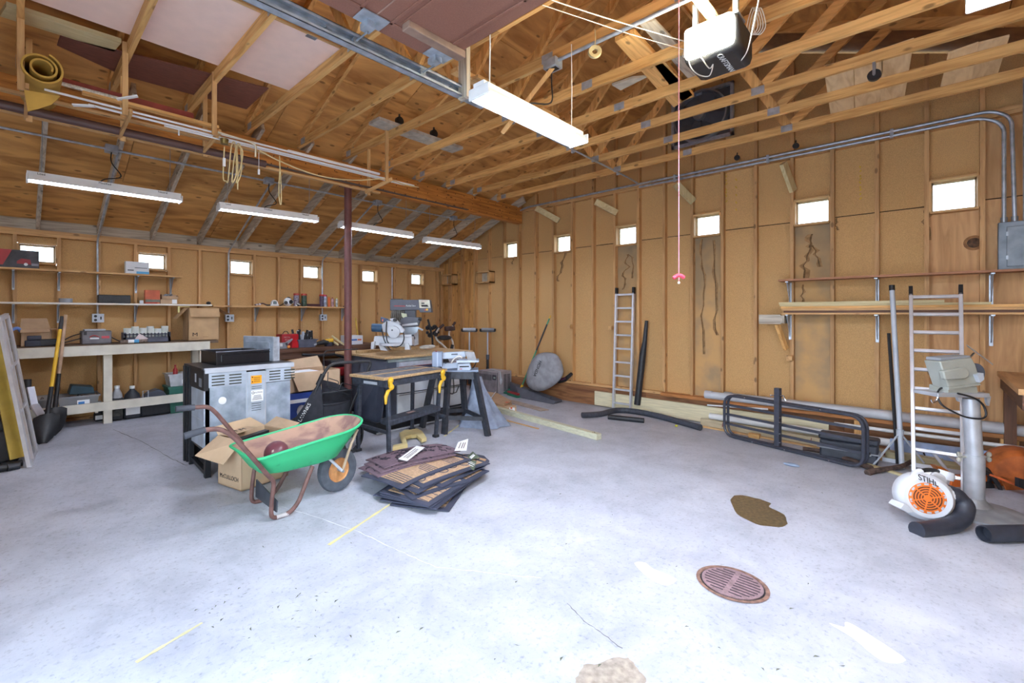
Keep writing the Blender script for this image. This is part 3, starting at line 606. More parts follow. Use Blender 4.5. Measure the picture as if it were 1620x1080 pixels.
# ---------------------------------------------------------------- hanging rack with stored lengths, rolled mat and cords
RYN, RYF = 4.55, 5.02
hangs = [((30, 35), (33, 138), (24, 150), (38, 186)), ((203, 88), (198, 178), (197, 170), (188, 217)), ((340, 130), (339, 210), (338, 205), (312, 248)), ((613, 230), (612, 284), (612, 281), (560, 301))]
rkp = []
LABH = ['pine rack hanger beside the rolled yellow mat', 'second pine rack hanger, right of the rolled mat', 'third pine rack hanger, above the first strip lamp end', 'last pine rack hanger, near the steel post']
for (a, b, c, d), lab in zip(hangs, LABH):
    B = wy(b[0], b[1], RYN); A_ = V((B.x, B.y, TOP + .08)); D = wy(d[0], d[1], RYF); D.x = B.x
    h = E('rack_hanger', lab, 'rack hanger', B, 0, 'pine hangers of the overhead rack')
    O('upright', M().bar((B.x, RYN, B.z - .02), (B.x, RYN, TOP + .085), .038, .02, up=(0, 1, 0)), PINE, h)
    O('arm', M().bar((B.x + .03, RYN - .06, B.z + .0), (B.x + .03, RYF + .04, B.z - .05), .02, .04), PINE, h)
    O('rear_upright', M().bar((B.x + .05, RYF, B.z - .09), (B.x + .05, RYF, TOP + .085), .038, .02, up=(0, 1, 0)), PINE, h)
    rkp.append((B.x, B.z))
def rackz(x):
    return 3.2
zr = rkp[1][1]
def along(name, px0, px1, y, r, mt, label, cat, n=8, box=None, group=None, ends=None):
    p, q = wy(px0[0], px0[1], y), wy(px1[0], px1[1], y)
    p.z = q.z = max(min(p.z, q.z + .1), zr + .0) if False else (p.z + q.z) / 2 if abs(p.z - q.z) < .12 else p.z
    m = M()
    if box: m.bar(p, q, box[0], box[1])
    else: m.tube([p, q], r, n)
    return O(name, m, mt, label=label, cat=cat, group=group)
along('white_pipe', (70, 132), (545, 268), 4.60, .009, PVC, 'thin white pipe on the front edge of the overhead rack', 'pipe')
along('white_pipe', (140, 160), (655, 297), 4.68, .010, PVC, 'white pipe reaching furthest past the last rack hanger', 'pipe')
along('white_pipe', (260, 205), (640, 288), 4.74, .009, PVC, 'white pipe in the middle of the overhead rack, behind the front one', 'pipe')
along('white_channel', (455, 233), (600, 280), 4.64, .01, PVC, 'short white channel lying on the rack near the post', 'channel', box=(.03, .02))
along('brown_gutter', (-20, 165), (420, 256), 5.0, .035, mat('brown_gutter', '#5d4440', .4, var=.06), 'glossy brown downpipe on the low far side of the overhead rack', 'pipe', 14)
along('wood_strip', (-20, 140), (420, 240), 4.9, .01, PINE, 'long pine strip on the rack beside the brown downpipe', 'wood strip', box=(.05, .02))
along('wood_strip', (-20, 178), (600, 300), 5.06, .01, PINE, 'lowest pine strip of the overhead rack, under the brown downpipe', 'wood strip', box=(.05, .02))
along('wood_strip', (130, 142), (345, 205), 4.82, .01, TRUSS, 'dark pine strip beside the red board on the rack', 'wood strip', box=(.06, .025))
along('red_board', (85, 120), (306, 188), 4.86, .01, mat('dull_red', '#8e3b32', .6), 'dull red board stored on the overhead rack behind the rolled mat', 'board', box=(.02, .05))
along('frosted_tube', (95, 131), (200, 160), 4.80, .016, mat('frosted', '#c9c4b8', .6, scale=60, var=.2), 'rough whitish tube next to the red board on the rack', 'tube')
along('dark_strip', (420, 262), (740, 330), 5.0, .01, mat('dark_strip', '#5a4a42', .6), 'dark strip on the rack running towards the beam end', 'strip', box=(.05, .01))
for a, b, lab in (((185, 157), (218, 152), 'short white stake lying across the rack by the second hanger'), ((115, 166), (150, 168), 'short white stake end sticking out behind the rolled mat')):
    O('white_stake', M().bar(wy(a[0], a[1], 4.55), wy(b[0], b[1], 4.5), .03, .012), WPLA, label=lab, cat='stake')
O('hook_rod', M().tube([wy(283, 214, 4.5), wy(283, 204, 4.5), wy(345, 220, 4.5)], .006, 6, fil=.02), WPLA, label='thin white bent rod on the rack near the third hanger', cat='rod')
O('hook_rod', M().tube([wy(345, 209, 4.47), wy(398, 225, 4.47), wy(405, 230, 4.47), wy(404, 248, 4.47)], .008, 6, fil=.03), mat('cream_rod', '#d8cfb4', .5), label='cream rod with a hooked end hanging over the rack edge', cat='rod')
O('drooping_cable', M().tube([wy(410, 238, 4.5), wy(450, 258, 4.52), wy(505, 278, 4.55), wy(560, 285, 4.55), wy(610, 283, 4.55), wy(640, 292, 4.5), wy(662, 296, 4.5)], .007, 6, smooth=5), ROPE, label='cream cable drooping along the front of the overhead rack', cat='cable')
YF = mat('yellow_foam', '#c29a45', .75, var=.08)
c0 = wy(62, 114, 4.62)
sp = []
for k in range(64):
    t = k / 63; an = -.4 + t * 2 * math.pi * 2.25; rr = .055 + .085 * t ** 1.2
    sp.append((c0.x + rr * math.cos(an) * .95 + .02 * (1 - t), c0.z + rr * math.sin(an) * .9 - .01 * t))
mt_ = E('rolled_foam_mat', 'yellow foam mat rolled up on the overhead rack with one corner hanging down', 'mat', (c0.x, 4.62, c0.z - .13))
RL = .62
O('roll', M().sheet([[(x, 4.5 + RL * v, z) for x, z in sp] for v in (0, .33, .66, 1)], .012), YF, mt_)
fl_ = [wy(a, b, 4.46) for a, b in ((38, 148), (44, 176), (60, 172), (82, 165), (96, 152))]
O('hanging_corner', M().prism([wy(38, 142, 4.46)] + fl_[1:] , (0, .012, 0)), YF, mt_)
# cords hanging from the rack
rp_ = E('cream_cord', 'looped cream extension cord hanging from the overhead rack above the second strip lamp', 'cord', wy(370, 290, 4.45))
O('loops', M().tube([wy(a, b, 4.44 + .012 * (i % 3)) for i, (a, b) in enumerate(((355, 232), (353, 280), (357, 286), (361, 284), (366, 232), (372, 228), (374, 270), (370, 286), (367, 284), (373, 235), (380, 230), (382, 270), (376, 288), (374, 286), (381, 262), (384, 240), (377, 230), (375, 234), (376, 260), (376, 300)))], .0055, 6, smooth=4), ROPE, rp_)
O('plug_box', M().cyl(wy(355, 220, 4.44), wy(355, 228, 4.44), .035, .03, 14), mat('brass', '#8d7a4a', .35, .8), rp_)
O('switch', M().bar(wy(354.5, 250, 4.44), wy(354.5, 263, 4.44), .02, .02), WPLA, rp_)
O('cream_cord', M().tube([wy(a, b, 4.5) for a, b in ((442, 246), (443, 262), (441, 300), (443, 322), (445, 318), (444, 280), (442, 255))], .005, 6, smooth=4), ROPE, label='thin cream cord hanging in a long narrow loop left of the post', cat='cord')
O('pull_weight', M().cyl(wy(409.5, 268, 4.5), wy(409.5, 276, 4.5), .01).tube([wy(409.5, 268, 4.5), wy(409.5, 240, 4.5)], .002, 5), WPLA, label='small white pull weight hanging from the rack on a thread', cat='weight')
# ================================================================ left wall: shelves, bench and what stands on them
BEIGE = mat('bench_paint', '#d8d3c3', .7, var=.06, scale=6); TOPB = mat('bench_top', '#6e5a48', .8, var=.15, scale=9)
def bracket(par, x, y1, z, up=False, dz=.24, dy=.2):
    b = M(); b.box((x - .012, y1 - .012, z - dz), (x + .012, y1, z - .002)).box((x - .012, y1 - dy, z - .014), (x + .012, y1, z - .002))
    b.prism([(x - .004, y1 - .01, z - dz + .02), (x - .004, y1 - dy + .02, z - .012), (x - .004, y1 - .01, z - .012)], (.008, 0, 0))
    return O('bracket', b, STEEL, par)
def shelf(x0, x1, z, label, brx, y0=7.84, th=.022, mt=None):
    t = E('wall_shelf', label, 'shelf', ((x0 + x1) / 2, 7.95, z))
    O('board', M().box((x0, y0, z - th), (x1, 8.058, z)), mt or PINE, t)
    for x in brx: bracket(t, x, 8.058, z - th)
    return t
Z1, Z2, Z3 = 2.115, 1.70, 1.69
bxs = [wy(p, 450, 8.05).x for p in (21, 93, 215, 270)]
shelf(-.6, 1.775, Z1, 'top pine shelf of the left wall, carrying the red compressor carton', bxs)
shelf(-.6, 2.16, Z2, 'long whitish lower shelf above the tall workbench', [wy(p, 500, 8.05).x for p in (21, 92, 214)], mt=mat('shelf_white', '#e4dfd2', .6, var=.04))
shelf(2.175, 4.40, Z3, 'brownish shelf of the left wall with spray cans and tape measures', [wy(p, 500, 8.05).x for p in (404, 477, 541)])
O('wall_ledge', M().box((4.46, 8.0, Z3 - .02), (4.70, 8.058, Z3)), TRUSS, label='short dark ledge on the left wall just behind the steel post', cat='ledge')
def ybox(px0, py0, px1, py1, y, d):      # a box whose front lies at depth line y, from two pixel corners
    p, q = wy(px0, py1, y), wy(px1, py0, y); return (p.x, y, p.z), (q.x, y + d, q.z)
def carton(name, label, a, b, mt, cat='box', zb=None, bev=.003):
    a, b = list(a), list(b)
    if zb is not None: h = b[2] - a[2]; a[2] = zb; b[2] = zb + h
    t = E(name, label, cat, ((a[0] + b[0]) / 2, (a[1] + b[1]) / 2, min(a[2], b[2])))
    O('carton', M().box(a, b), mt, t, bev=bev); t['b'] = 1
    return t, V(a), V(b)
# red compressor carton
a, b = ybox(-30, 400, 62, 423, 7.86, .16)
t, a, b = carton('compressor_carton', 'long dark and red printed carton on the top shelf before the first window', a, b, mat('dark_print', '#3d3a40', .5, var=.25, scale=10), zb=Z1 + .001)
w_ = b.x - a.x; fy = a.y - .0015
O('red_panel', M().prism([(a.x, fy, a.z + .02), (a.x + w_ * .36, fy, a.z + .03), (a.x + w_ * .52, fy, b.z), (a.x, fy, b.z)], (0, .001, 0)), RED, t)
O('machine_print', M().tube([(a.x + w_ * .66, fy, a.z + .10), (a.x + w_ * .8, fy, a.z + .10)], .0001, 4).prism([(a.x + w_ * .6, fy - .0006, a.z + .05), (a.x + w_ * .86, fy - .0006, a.z + .045), (a.x + w_ * .84, fy - .0006, a.z + .105), (a.x + w_ * .68, fy - .0006, a.z + .115), (a.x + w_ * .6, fy - .0006, a.z + .08)], (0, .0005, 0)), mat('print_red', '#8d2028', .5), t)
O('wheel_print', M().cyl((a.x + w_ * .76, fy - .001, a.z + .045), (a.x + w_ * .76, fy - .0004, a.z + .045), .018), WPLA, t)
O('light_print', M().box((a.x + w_ * .86, fy - .0005, a.z + .03), (a.x + w_ * .99, fy, a.z + .06)), mat('print_grey', '#8b8790', .5), t)
# white and blue box
a, b = ybox(199, 416, 236, 433, 7.88, .12); t, a, b = carton('white_box', 'white carton with a light blue corner on the top shelf below the second window', a, b, mat('white_card', '#d5d9de', .6, var=.02), zb=Z1 + .001)
O('blue_patch', M().box((a.x + (b.x - a.x) * .45, a.y - .001, a.z), (b.x, a.y, a.z + .035)), mat('sky_blue', '#4f9fd0', .5), t)
O('print', M().box((a.x + .02, a.y - .001, a.z + .04), (a.x + .09, a.y, a.z + .055)).box((a.x + .1, a.y - .001, a.z + .08), (b.x - .02, a.y, a.z + .088)), mat('print_teal', '#4a5560', .6), t)
# on the second shelf
k = wy(104, 475, 7.93); O('tape_roll', M().lathe([(.045, 0), (.068, 0), (.068, .055), (.045, .055)], (k.x, 7.93, Z2), n=24, closed=True), GREY, label='roll of grey tape lying on the whitish shelf', cat='tape')
a, b = ybox(155, 466, 207, 478, 7.88, .13); t, a, b = carton('drill_case', 'black plastic tool case on the whitish shelf beside the conduit', a, b, BLKP, 'tool case', zb=Z2 + .001, bev=.01)
O('handle', M().box((a.x + .09, a.y - .012, a.z + .02), (b.x - .09, a.y, a.z + .035)), BLK, t); O('latch', M().box((a.x + .03, a.y - .008, a.z + .02), (a.x + .055, a.y, a.z + .05)).box((b.x - .055, a.y - .008, a.z + .02), (b.x - .03, a.y, a.z + .05)), BLK, t); O('lid', M().box((a.x + .004, a.y - .004, a.z + .045), (b.x - .004, b.y, a.z + .05)), BLK, t)
a, b = ybox(221, 475, 227, 480, 7.86, .03); carton('tiny_white_box', 'tiny white box on the whitish shelf beside the orange carton', a, b, mat('white_card', '#d5d9de', .6), zb=Z2 + .001)
a, b = ybox(230, 459, 253, 480, 7.86, .10); t, a, b = carton('orange_carton', 'orange and grey printed carton on the whitish shelf', a, b, mat('orange_card', '#cf6a48', .6), zb=Z2 + .001)
O('grey_print', M().box((a.x, a.y - .001, a.z + .02), (b.x, a.y, a.z + .06)), mat('print_greygreen', '#6f7468', .6), t); O('red_print', M().box((a.x, a.y - .0015, a.z), (b.x - .03, a.y - .001, a.z + .022)), mat('print_rust', '#b0402f', .6), t)
a, b = ybox(254, 473, 281, 480, 7.86, .12); t, a, b = carton('flat_carton', 'flat brown carton with a white label, at the bottom of two on the whitish shelf', a, b, CARD, zb=Z2 + .001)
O('label', M().box((b.x - .07, a.y - .001, a.z + .004), (b.x - .01, a.y, b.z - .004)), PAPER, t); zt = b.z
a, b = ybox(256, 459, 282, 472, 7.87, .11); t = E('open_tray', 'small open carton tray of grey hardware on top of the flat carton', 'box', ((a[0] + b[0]) / 2, 7.92, zt + .001)); h = .07
O('tray', M().box((a[0], a[1], zt + .001), (b[0], b[1], zt + .006)).box((a[0], a[1], zt + .001), (b[0], a[1] + .005, zt + .045)).box((a[0], b[1] - .005, zt + .001), (b[0], b[1], zt + h)).box((a[0], a[1], zt + .001), (a[0] + .005, b[1], zt + h)).box((b[0] - .005, a[1], zt + .001), (b[0], b[1], zt + .055)), CARD, t)
hb = M()
for k in range(9): hb.bar((a[0] + .02 + .012 * k, a[1] + .02 + rnd.random() * .06, zt + .03), (a[0] + .05 + .012 * k, a[1] + .03 + rnd.random() * .06, zt + .075), .012, .012)
O('hardware', hb, GREY, t, kind='stuff')
k = wy(330, 480, 7.9); O('black_lump', M().ball((k.x, 7.9, Z2 + .022), (.035, .03, .024), 12), BLKP, label='small black round thing on the end of the whitish shelf', cat='knob')
# on the third shelf
def sp(px): return wy(px, 482, 7.93).x
def can(px, r, h, mt, lab, cap=None, capr=None, neck=False, z=None, y=7.93, cat='can'):
    x = sp(px); z = Z3 if z is None else z; t = E('spray_can', lab, cat, (x, y, z))
    O('body', M().lathe([(r * .95, 0), (r, .006), (r, h * .86), (r * .6, h * .93), (r * .55, h * .94)] if cap else [(r, 0), (r, h)], (x, y, z), n=18), mt, t)
    if cap: O('cap', M().lathe([((capr or r * .55), h * .90), ((capr or r * .55), h), ((capr or r * .5) * .9, h + .01)], (x, y, z), n=16), cap, t)
    return t
can(514.5, .030, .21, mat('can_blue_white', '#a9b2c9', .35, .3, var=.3, scale=20), 'blue and white spray can with a red cap, first of the four cans', mat('cap_red', '#c0354a', .45), .03)
can(520.5, .022, .175, ORG, 'slim orange can, second of the four cans by the post', mat('cap_orange', '#f08a3a', .5), .021)
can(526, .026, .165, mat('can_white_red', '#c9a0a4', .35, .2, var=.3, scale=18), 'white and red can with a small red nozzle, third of the four', RED, .011)
can(532.5, .022, .165, mat('can_white_green', '#c3c9c4', .35, .2, var=.25, scale=22), 'white can with a yellow cap nearest the steel post', mat('cap_yellow', '#d8d84a', .5), .012)
for px, mt, lab in ((469, mat('jar_nuts', '#8d8699', .35, var=.45, scale=45), 'clear jar of mixed fixings with a red lid, next to the white respirator'), (481, mat('jar_green', '#2f4a3a', .3, var=.4, scale=30), 'dark green jar with a red lid on the brownish shelf'), (509.5, mat('jar_purple', '#5a4a68', .35, var=.3, scale=40), 'purplish jar with a red lid behind the first spray can')):
    y = 7.95 if px < 500 else 8.0
    x = wy(px, 482, y).x; t = E('lidded_jar', lab, 'jar', (x, y, Z3))
    O('body', M().lathe([(.045, 0), (.047, .01), (.047, .19), (.044, .2)], (x, y, Z3), n=20), mt, t); O('lid', M().lathe([(.05, .195), (.05, .225), (.046, .228)], (x, y, Z3), n=20), mat('lid_red', '#c04535', .5), t)
def tape(px, s, lab, y=7.9):
    x = sp(px); t = E('tape_measure', lab, 'tape measure', (x, y, Z3))
    pr = [(-.045, .002), (.055, .002), (.055, .02), (.045, .04), (.035, .07), (.015, .085), (-.015, .085), (-.035, .07), (-.045, .045)]
    O('case', M().prism([(x + u * s, y - .02 * s, Z3 + v * s) for u, v in pr], (0, .045 * s, 0)), WPLA, t, bev=.006)
    O('badge', M().box((x - .022 * s, y - .0215 * s, Z3 + .028 * s), (x + .022 * s, y - .02 * s, Z3 + .066 * s)), BLK, t); O('badge_centre', M().box((x - .012 * s, y - .0225 * s, Z3 + .036 * s), (x + .012 * s, y - .0216 * s, Z3 + .056 * s)), mat('badge_teal', '#8fb0b4', .5), t)
    O('blade', M().box((x + .05 * s, y - .012, Z3 + .002), (x + .085 * s, y + .012, Z3 + .01)), BLK, t)
tape(433, 1.2, 'white tape measure with a dark badge, left of the white respirator')
x = sp(455); t = E('respirator', 'white and black respirator mask on the brownish shelf', 'mask', (x, 7.92, Z3))
O('shell', M().ball((x, 7.92, Z3 + .075), (.075, .05, .075), 18), WPLA, t); O('filter', M().cyl((x + .03, 7.875, Z3 + .075), (x + .035, 7.86, Z3 + .075), .035).cyl((x - .05, 7.88, Z3 + .06), (x - .055, 7.865, Z3 + .06), .03), BLKP, t); O('visor', M().box((x + .01, 7.868, Z3 + .05), (x + .08, 7.878, Z3 + .10)), WHITE, t, bev=.006); O('dark_pane', M().box((x + .022, 7.864, Z3 + .06), (x + .068, 7.868, Z3 + .09)), BLK, t)
O('strap', M().tube([(x - .06, 7.94, Z3 + .05), (x - .1, 7.94, Z3 + .02), (x - .13, 7.93, Z3 + .012)], .008, 6).ball((x + .015, 7.93, Z3 + .145), (.035, .03, .02), 10), BLKP, t)
x = sp(469.5); t = E('cable_bundle', 'little black and white bundle standing before the clear red lidded jar', 'bundle', (x, 7.87, Z3)); bm_ = M(); bw = M()
for k in range(6): (bm_ if k % 2 else bw).ball((x - .035 + .014 * k, 7.87, Z3 + .016 + .014 * (k % 3)), (.018, .014, .015), 8)
O('dark_pieces', bm_, BLKP, t, kind='stuff'); O('pale_pieces', bw, WPLA, t, kind='stuff')
x = sp(410); t = E('safety_glasses', 'dark brown safety glasses with pale lenses on the shelf end above the carton flap', 'glasses', (x, 7.9, Z3))
O('frame', M().tube([(x - .09, 7.88, Z3 + .012), (x - .03, 7.87, Z3 + .03), (x + .04, 7.88, Z3 + .04), (x + .1, 7.9, Z3 + .02), (x + .16, 7.92, Z3 + .012)], .012, 8, smooth=4), mat('brown_plastic', '#4a3230', .4), t); O('lens', M().ball((x - .06, 7.865, Z3 + .02), (.022, .01, .016), 10).ball((x - .015, 7.86, Z3 + .025), (.022, .01, .018), 10), mat('pale_lens', '#d9c9c9', .2), t)
x = sp(425.5); t = E('small_clamp', 'tiny white and black clamp lying left of the white tape measure', 'clamp', (x, 7.87, Z3)); O('jaw', M().bar((x - .06, 7.88, Z3 + .012), (x + .0, 7.87, Z3 + .016), .02, .022), BLKP, t); O('tip', M().bar((x, 7.87, Z3 + .014), (x + .035, 7.86, Z3 + .014), .02, .022), WPLA, t)
x0, x1 = sp(487), sp(508); O('flat_case', M().box((x0, 7.97, Z3), (x1, 8.04, Z3 + .05)), mat('dark_red_case', '#4a2428', .5), label='low dark red case lying between the green jar and the spray cans', cat='case')
x = sp(544); O('black_clip', M().bar((x - .04, 7.88, Z3 + .008), (x, 7.88, Z3 + .02), .03, .016).bar((x, 7.88, Z3), (x + .01, 7.88, Z3 + .06), .02, .02), BLKP, label='small black clip on the shelf end touching the steel post', cat='clip')
# ---------------------------------------------------------------- conduits and outlets on the left wall
def outlet(px, py, lab, bend=None):
    p = wy(px, py, 8.0); t = E('wall_outlet', lab, 'outlet', (p.x, 8.02, p.z - .06))
    O('box', M().box((p.x - .06, 7.985, p.z - .055), (p.x + .06, 8.056, p.z + .055)), GALV, t, bev=.006)
    f = O('cover', M().box((p.x - .063, 7.980, p.z - .058), (p.x + .063, 7.985, p.z + .058)), LGREY, t)
    for dz in (-.026, .026): O('socket', M().lathe([(.017, -.003), (.017, .003)], (p.x - .028, 7.979, p.z + dz), (0, 1, 0), 14), BLK, f)
    O('switch', M().box((p.x + .022, 7.974, p.z - .02), (p.x + .036, 7.98, p.z + .02)), BLK, f)
    pts = [(p.x, 8.04, p.z + .05), (p.x, 8.04, 2.56), (p.x + .0, 7.9, 2.62), (p.x + .0, 6.32, 3.32)]
    O('conduit', M().tube(pts, .0125, 10, fil=.1), GALV, t)
outlet(155, 503, 'double outlet with its conduit above the grey charger, nearest the camera'); outlet(363, 503, 'double outlet on the left wall right of the marked carton'); outlet(511.5, 502, 'double outlet with its conduit under the spray can shelf')
k = wy(622, 430, 8.0); O('vertical_conduit', M().tube([(k.x, 8.04, .9), (k.x, 8.04, 2.54)], .0125, 8), GALV, label='vertical conduit on the left wall behind the radial saw', cat='conduit')
# ---------------------------------------------------------------- tall beige bench
BZ = 1.165; BY = 7.55
bxe = wy(331, 539, BY).x
wbn = E('tall_workbench', 'tall beige painted workbench with a dark top along the left wall', 'workbench', (.6, 7.8, .13))
for y0, y1 in ((7.545, 7.70), (7.703, 7.87), (7.873, 8.05)): O('top_board', M().box((-.8, y0, BZ - .038), (bxe + .12, y1, BZ)), TOPB, wbn)
O('apron', M().box((-.8, BY - .04, BZ - .135), (bxe, BY - .006, BZ - .012)), BEIGE, wbn)
lp = fl(170, 668); lx = wy(170, 620, 7.6).x
O('leg', M().box((lx - .044, 7.552, fz(lx, 7.6) - .003), (lx + .044, 7.64, BZ - .04)), BEIGE, wbn); O('leg', M().box((bxe - .12, 7.96, fz(2, 8) - .01), (bxe - .04, 8.05, BZ - .04)), BEIGE, wbn); O('leg', M().box((-.6, 7.552, fz(0, 7.6) - .003), (-.512, 7.64, BZ - .04)), BEIGE, wbn); O('leg', M().box((bxe - .12, 7.552, .13), (bxe - .032, 7.64, BZ - .04)), BEIGE, wbn)
O('rail', M().box((-.8, 7.508, .315), (1.9, 7.546, .425)), BEIGE, wbn); O('shelf_board', M().box((-.8, 7.55, .33), (.78, 8.04, .35)), TOPB, wbn)
for x in (.74,): O('shelf_cleat', M().box((x, 7.55, .29), (x + .03, 8.04, .33)), BEIGE, wbn)
O('shelf_board', M().box((.95, 7.85, .33), (2.0, 8.04, .35)), TOPB, wbn)
for x in (-.3, .5, 1.5): O('cross_piece', M().box((x, 7.55, BZ - .12), (x + .038, 8.04, BZ - .04)), STUD, wbn)
# things on the bench
def openbox(t, a, b, flaps=(), th=.006, mt=None):
    mt = mt or CARD; a, b = V(a), V(b)
    O('carton', M().box(a, (b.x, b.y, a.z + th)).box(a, (a.x + th, b.y, b.z)).box((b.x - th, a.y, a.z), b).box(a, (b.x, a.y + th, b.z)).box((a.x, b.y - th, a.z), b), mt, t)
    for f in flaps:
        O('flap', M().prism([V(p) for p in f], (0, .003, .003)), mt, t)
k = ybox(32, 520, 82, 553, 7.62, .28); a, b = V(k[0]), V(k[1]); a.z = BZ + .001; b.z = a.z + .2
t = E('open_carton', 'open brown carton with its back flap raised at the near end of the bench', 'box', ((a.x + b.x) / 2, 7.75, BZ))
openbox(t, a, b, [[(a.x, b.y, b.z), (b.x, b.y, b.z), (b.x - .03, b.y + .06, b.z + .13), (a.x + .01, b.y + .06, b.z + .13)], [(b.x, a.y, b.z), (b.x, b.y, b.z), (b.x + .17, b.y - .02, b.z + .01), (b.x + .17, a.y + .05, b.z + .01)], [(a.x, a.y, b.z), (b.x - .02, a.y, b.z), (b.x - .02, a.y - .07, b.z - .03), (a.x, a.y - .07, b.z - .03)]])
p = wy(52, 545, 7.60); t = E('battery_charger', 'dark blue black charger block in front of the open carton on the bench', 'charger', (p.x, 7.6, BZ)); O('base', M().box((p.x - .07, 7.585, BZ), (p.x + .07, 7.66, BZ + .075)), mat('navy_plastic', '#2b3040', .5), t, bev=.008); O('battery', M().box((p.x - .05, 7.60, BZ + .076), (p.x + .075, 7.655, BZ + .13)), mat('navy_plastic2', '#343a4c', .5), t, bev=.008)
p = wy(77, 548, 7.64); O('black_block', M().box((p.x - .11, 7.59, BZ), (p.x + .08, 7.70, BZ + .085)), BLKP, label='black block between the charger and the shovel handles', cat='block', bev=.012)
O('blue_hose', M().tube([wy(14, 527, 7.6), wy(20, 521, 7.62), wy(28, 519, 7.64), wy(33, 524, 7.66)], .018, 10, smooth=5), mat('hose_blue', '#6f8ed0', .5), label='short blue hose arching over the bench beside the open carton', cat='hose')
a, b = ybox(129, 520, 177, 540, 7.62, .24); a, b = V(a), V(b); hh = b.z - a.z + .02
t = E('motor_unit', 'grey box shaped power unit with a red logo and black cords on the bench', 'power unit', ((a.x + b.x) / 2, 7.74, BZ)); MG = mat('unit_grey', '#6f6c70', .5, .2)
O('body', M().box((a.x, 7.62, BZ), (b.x, 7.86, BZ + hh)), MG, t, bev=.014); O('lid', M().box((a.x + .03, 7.63, BZ + hh), (b.x - .06, 7.85, BZ + hh + .02)), LGREY, t, bev=.006)
xm = a.x + (b.x - a.x) * .42
O('logo_swoosh', M().tube([(xm - .05, 7.618, BZ + hh * .52), (xm - .01, 7.618, BZ + hh * .66), (xm + .05, 7.618, BZ + hh * .52)], .006, 6, smooth=4), RED, t); O('logo_plate', M().box((xm - .045, 7.618, BZ + hh * .38), (xm + .045, 7.62, BZ + hh * .5)), WPLA, t); O('red_bar', M().box((xm + .07, 7.618, BZ + hh * .42), (xm + .15, 7.62, BZ + hh * .6)), mat('logo_red', '#b5424a', .5), t)
O('vent', M().box((a.x + .02, 7.617, BZ + hh * .7), (a.x + .05, 7.62, BZ + hh * .95)), BLK, t)
O('cord', M().tube([(a.x, 7.72, BZ + hh * .8), (a.x - .1, 7.66, BZ + hh * .6), (a.x - .22, 7.6, BZ + .03), (a.x - .3, 7.58, BZ + .008), (a.x - .18, 7.6, BZ + .03), (a.x, 7.68, BZ + .08)], .007, 6, smooth=5), CORD, t)
O('output_cord', M().tube([(b.x, 7.7, BZ + hh * .5), (b.x + .08, 7.66, BZ + .03), (b.x + .14, 7.62, BZ + .01), (b.x + .16, 7.64, BZ + .05)], .007, 6, smooth=5), CORD, t)
# rack of white cups
a, b = ybox(195, 500, 270, 537, 7.60, .16); x0, x1 = a[0], b[0]
CR = mat('crate_grey', '#4b4f5e', .5); t = E('cup_rack', 'dark grey divided tray full of white paper rolls on the bench', 'rack', ((x0 + x1) / 2, 7.68, BZ))
O('tray', M().box((x0, 7.60, BZ), (x1, 7.605, BZ + .075)).box((x0, 7.76, BZ), (x1, 7.765, BZ + .10)).box((x0, 7.60, BZ), (x0 + .03, 7.765, BZ + .14)).box((x1 - .03, 7.60, BZ), (x1, 7.765, BZ + .14)).box((x0, 7.60, BZ), (x1, 7.765, BZ + .006)).box((x0, 7.60, BZ + .105), (x1, 7.605, BZ + .12)), CR, t)
n = 12; st = M()
for k in range(n + 1): st.box((x0 + .02 + (x1 - x0 - .05) * k / n, 7.60, BZ + .06), (x0 + .035 + (x1 - x0 - .05) * k / n, 7.606, BZ + .13))
O('divider', st, CR, t, kind='stuff')
for k in range(6):
    x = x0 + .055 + (x1 - x0 - .11) * k / 5; r = .043
    c = E('paper_roll', '%s white roll from the left in the dark divided tray' % ('first', 'second', 'third', 'fourth', 'fifth', 'last')[k], 'paper roll', (x, 7.675, BZ + .008), 0, 'white rolls in the divided tray')
    h = .19 + .022 * (k % 2) - .012 * (k == 4)
    O('sleeve', M().lathe([(r * .9, 0), (r, .01), (r * 1.02, h), (r * .8, h), (r * .78, h - .03)], (x, 7.675, BZ + .008), n=14), mat('roll_white', '#dfe4dd', .7), c)
p = wy(223, 524, 7.57); t = O('tag_sheet', M().prism([(p.x - .07, 7.585, BZ + .045), (p.x + .02, 7.58, BZ + .02), (p.x + .085, 7.585, BZ + .055), (p.x - .015, 7.59, BZ + .125)], (0, -.003, 0)), mat('tag_pink', '#dccccc', .7), label='crumpled pinkish white tag leaning on the divided tray', cat='tag')
a, b = wy(190, 538, 7.57), wy(233, 535, 7.57); t = E('caulk_tube', 'brown tube with a white and blue label lying in front of the divided tray', 'tube', (a.x, 7.57, BZ)); O('body', M().cyl((a.x, 7.57, BZ + .024), (b.x, 7.57, BZ + .024), .023), mat('caulk_brown', '#7a6a60', .5, var=.3, scale=40), t); L_ = b.x - a.x
O('white_label', M().cyl((a.x + L_ * .28, 7.57, BZ + .024), (a.x + L_ * .5, 7.57, BZ + .024), .0242), PAPER, t); O('blue_label', M().cyl((a.x + L_ * .5, 7.57, BZ + .024), (a.x + L_ * .68, 7.57, BZ + .024), .0242), mat('sky_blue', '#4f9fd0', .5), t)
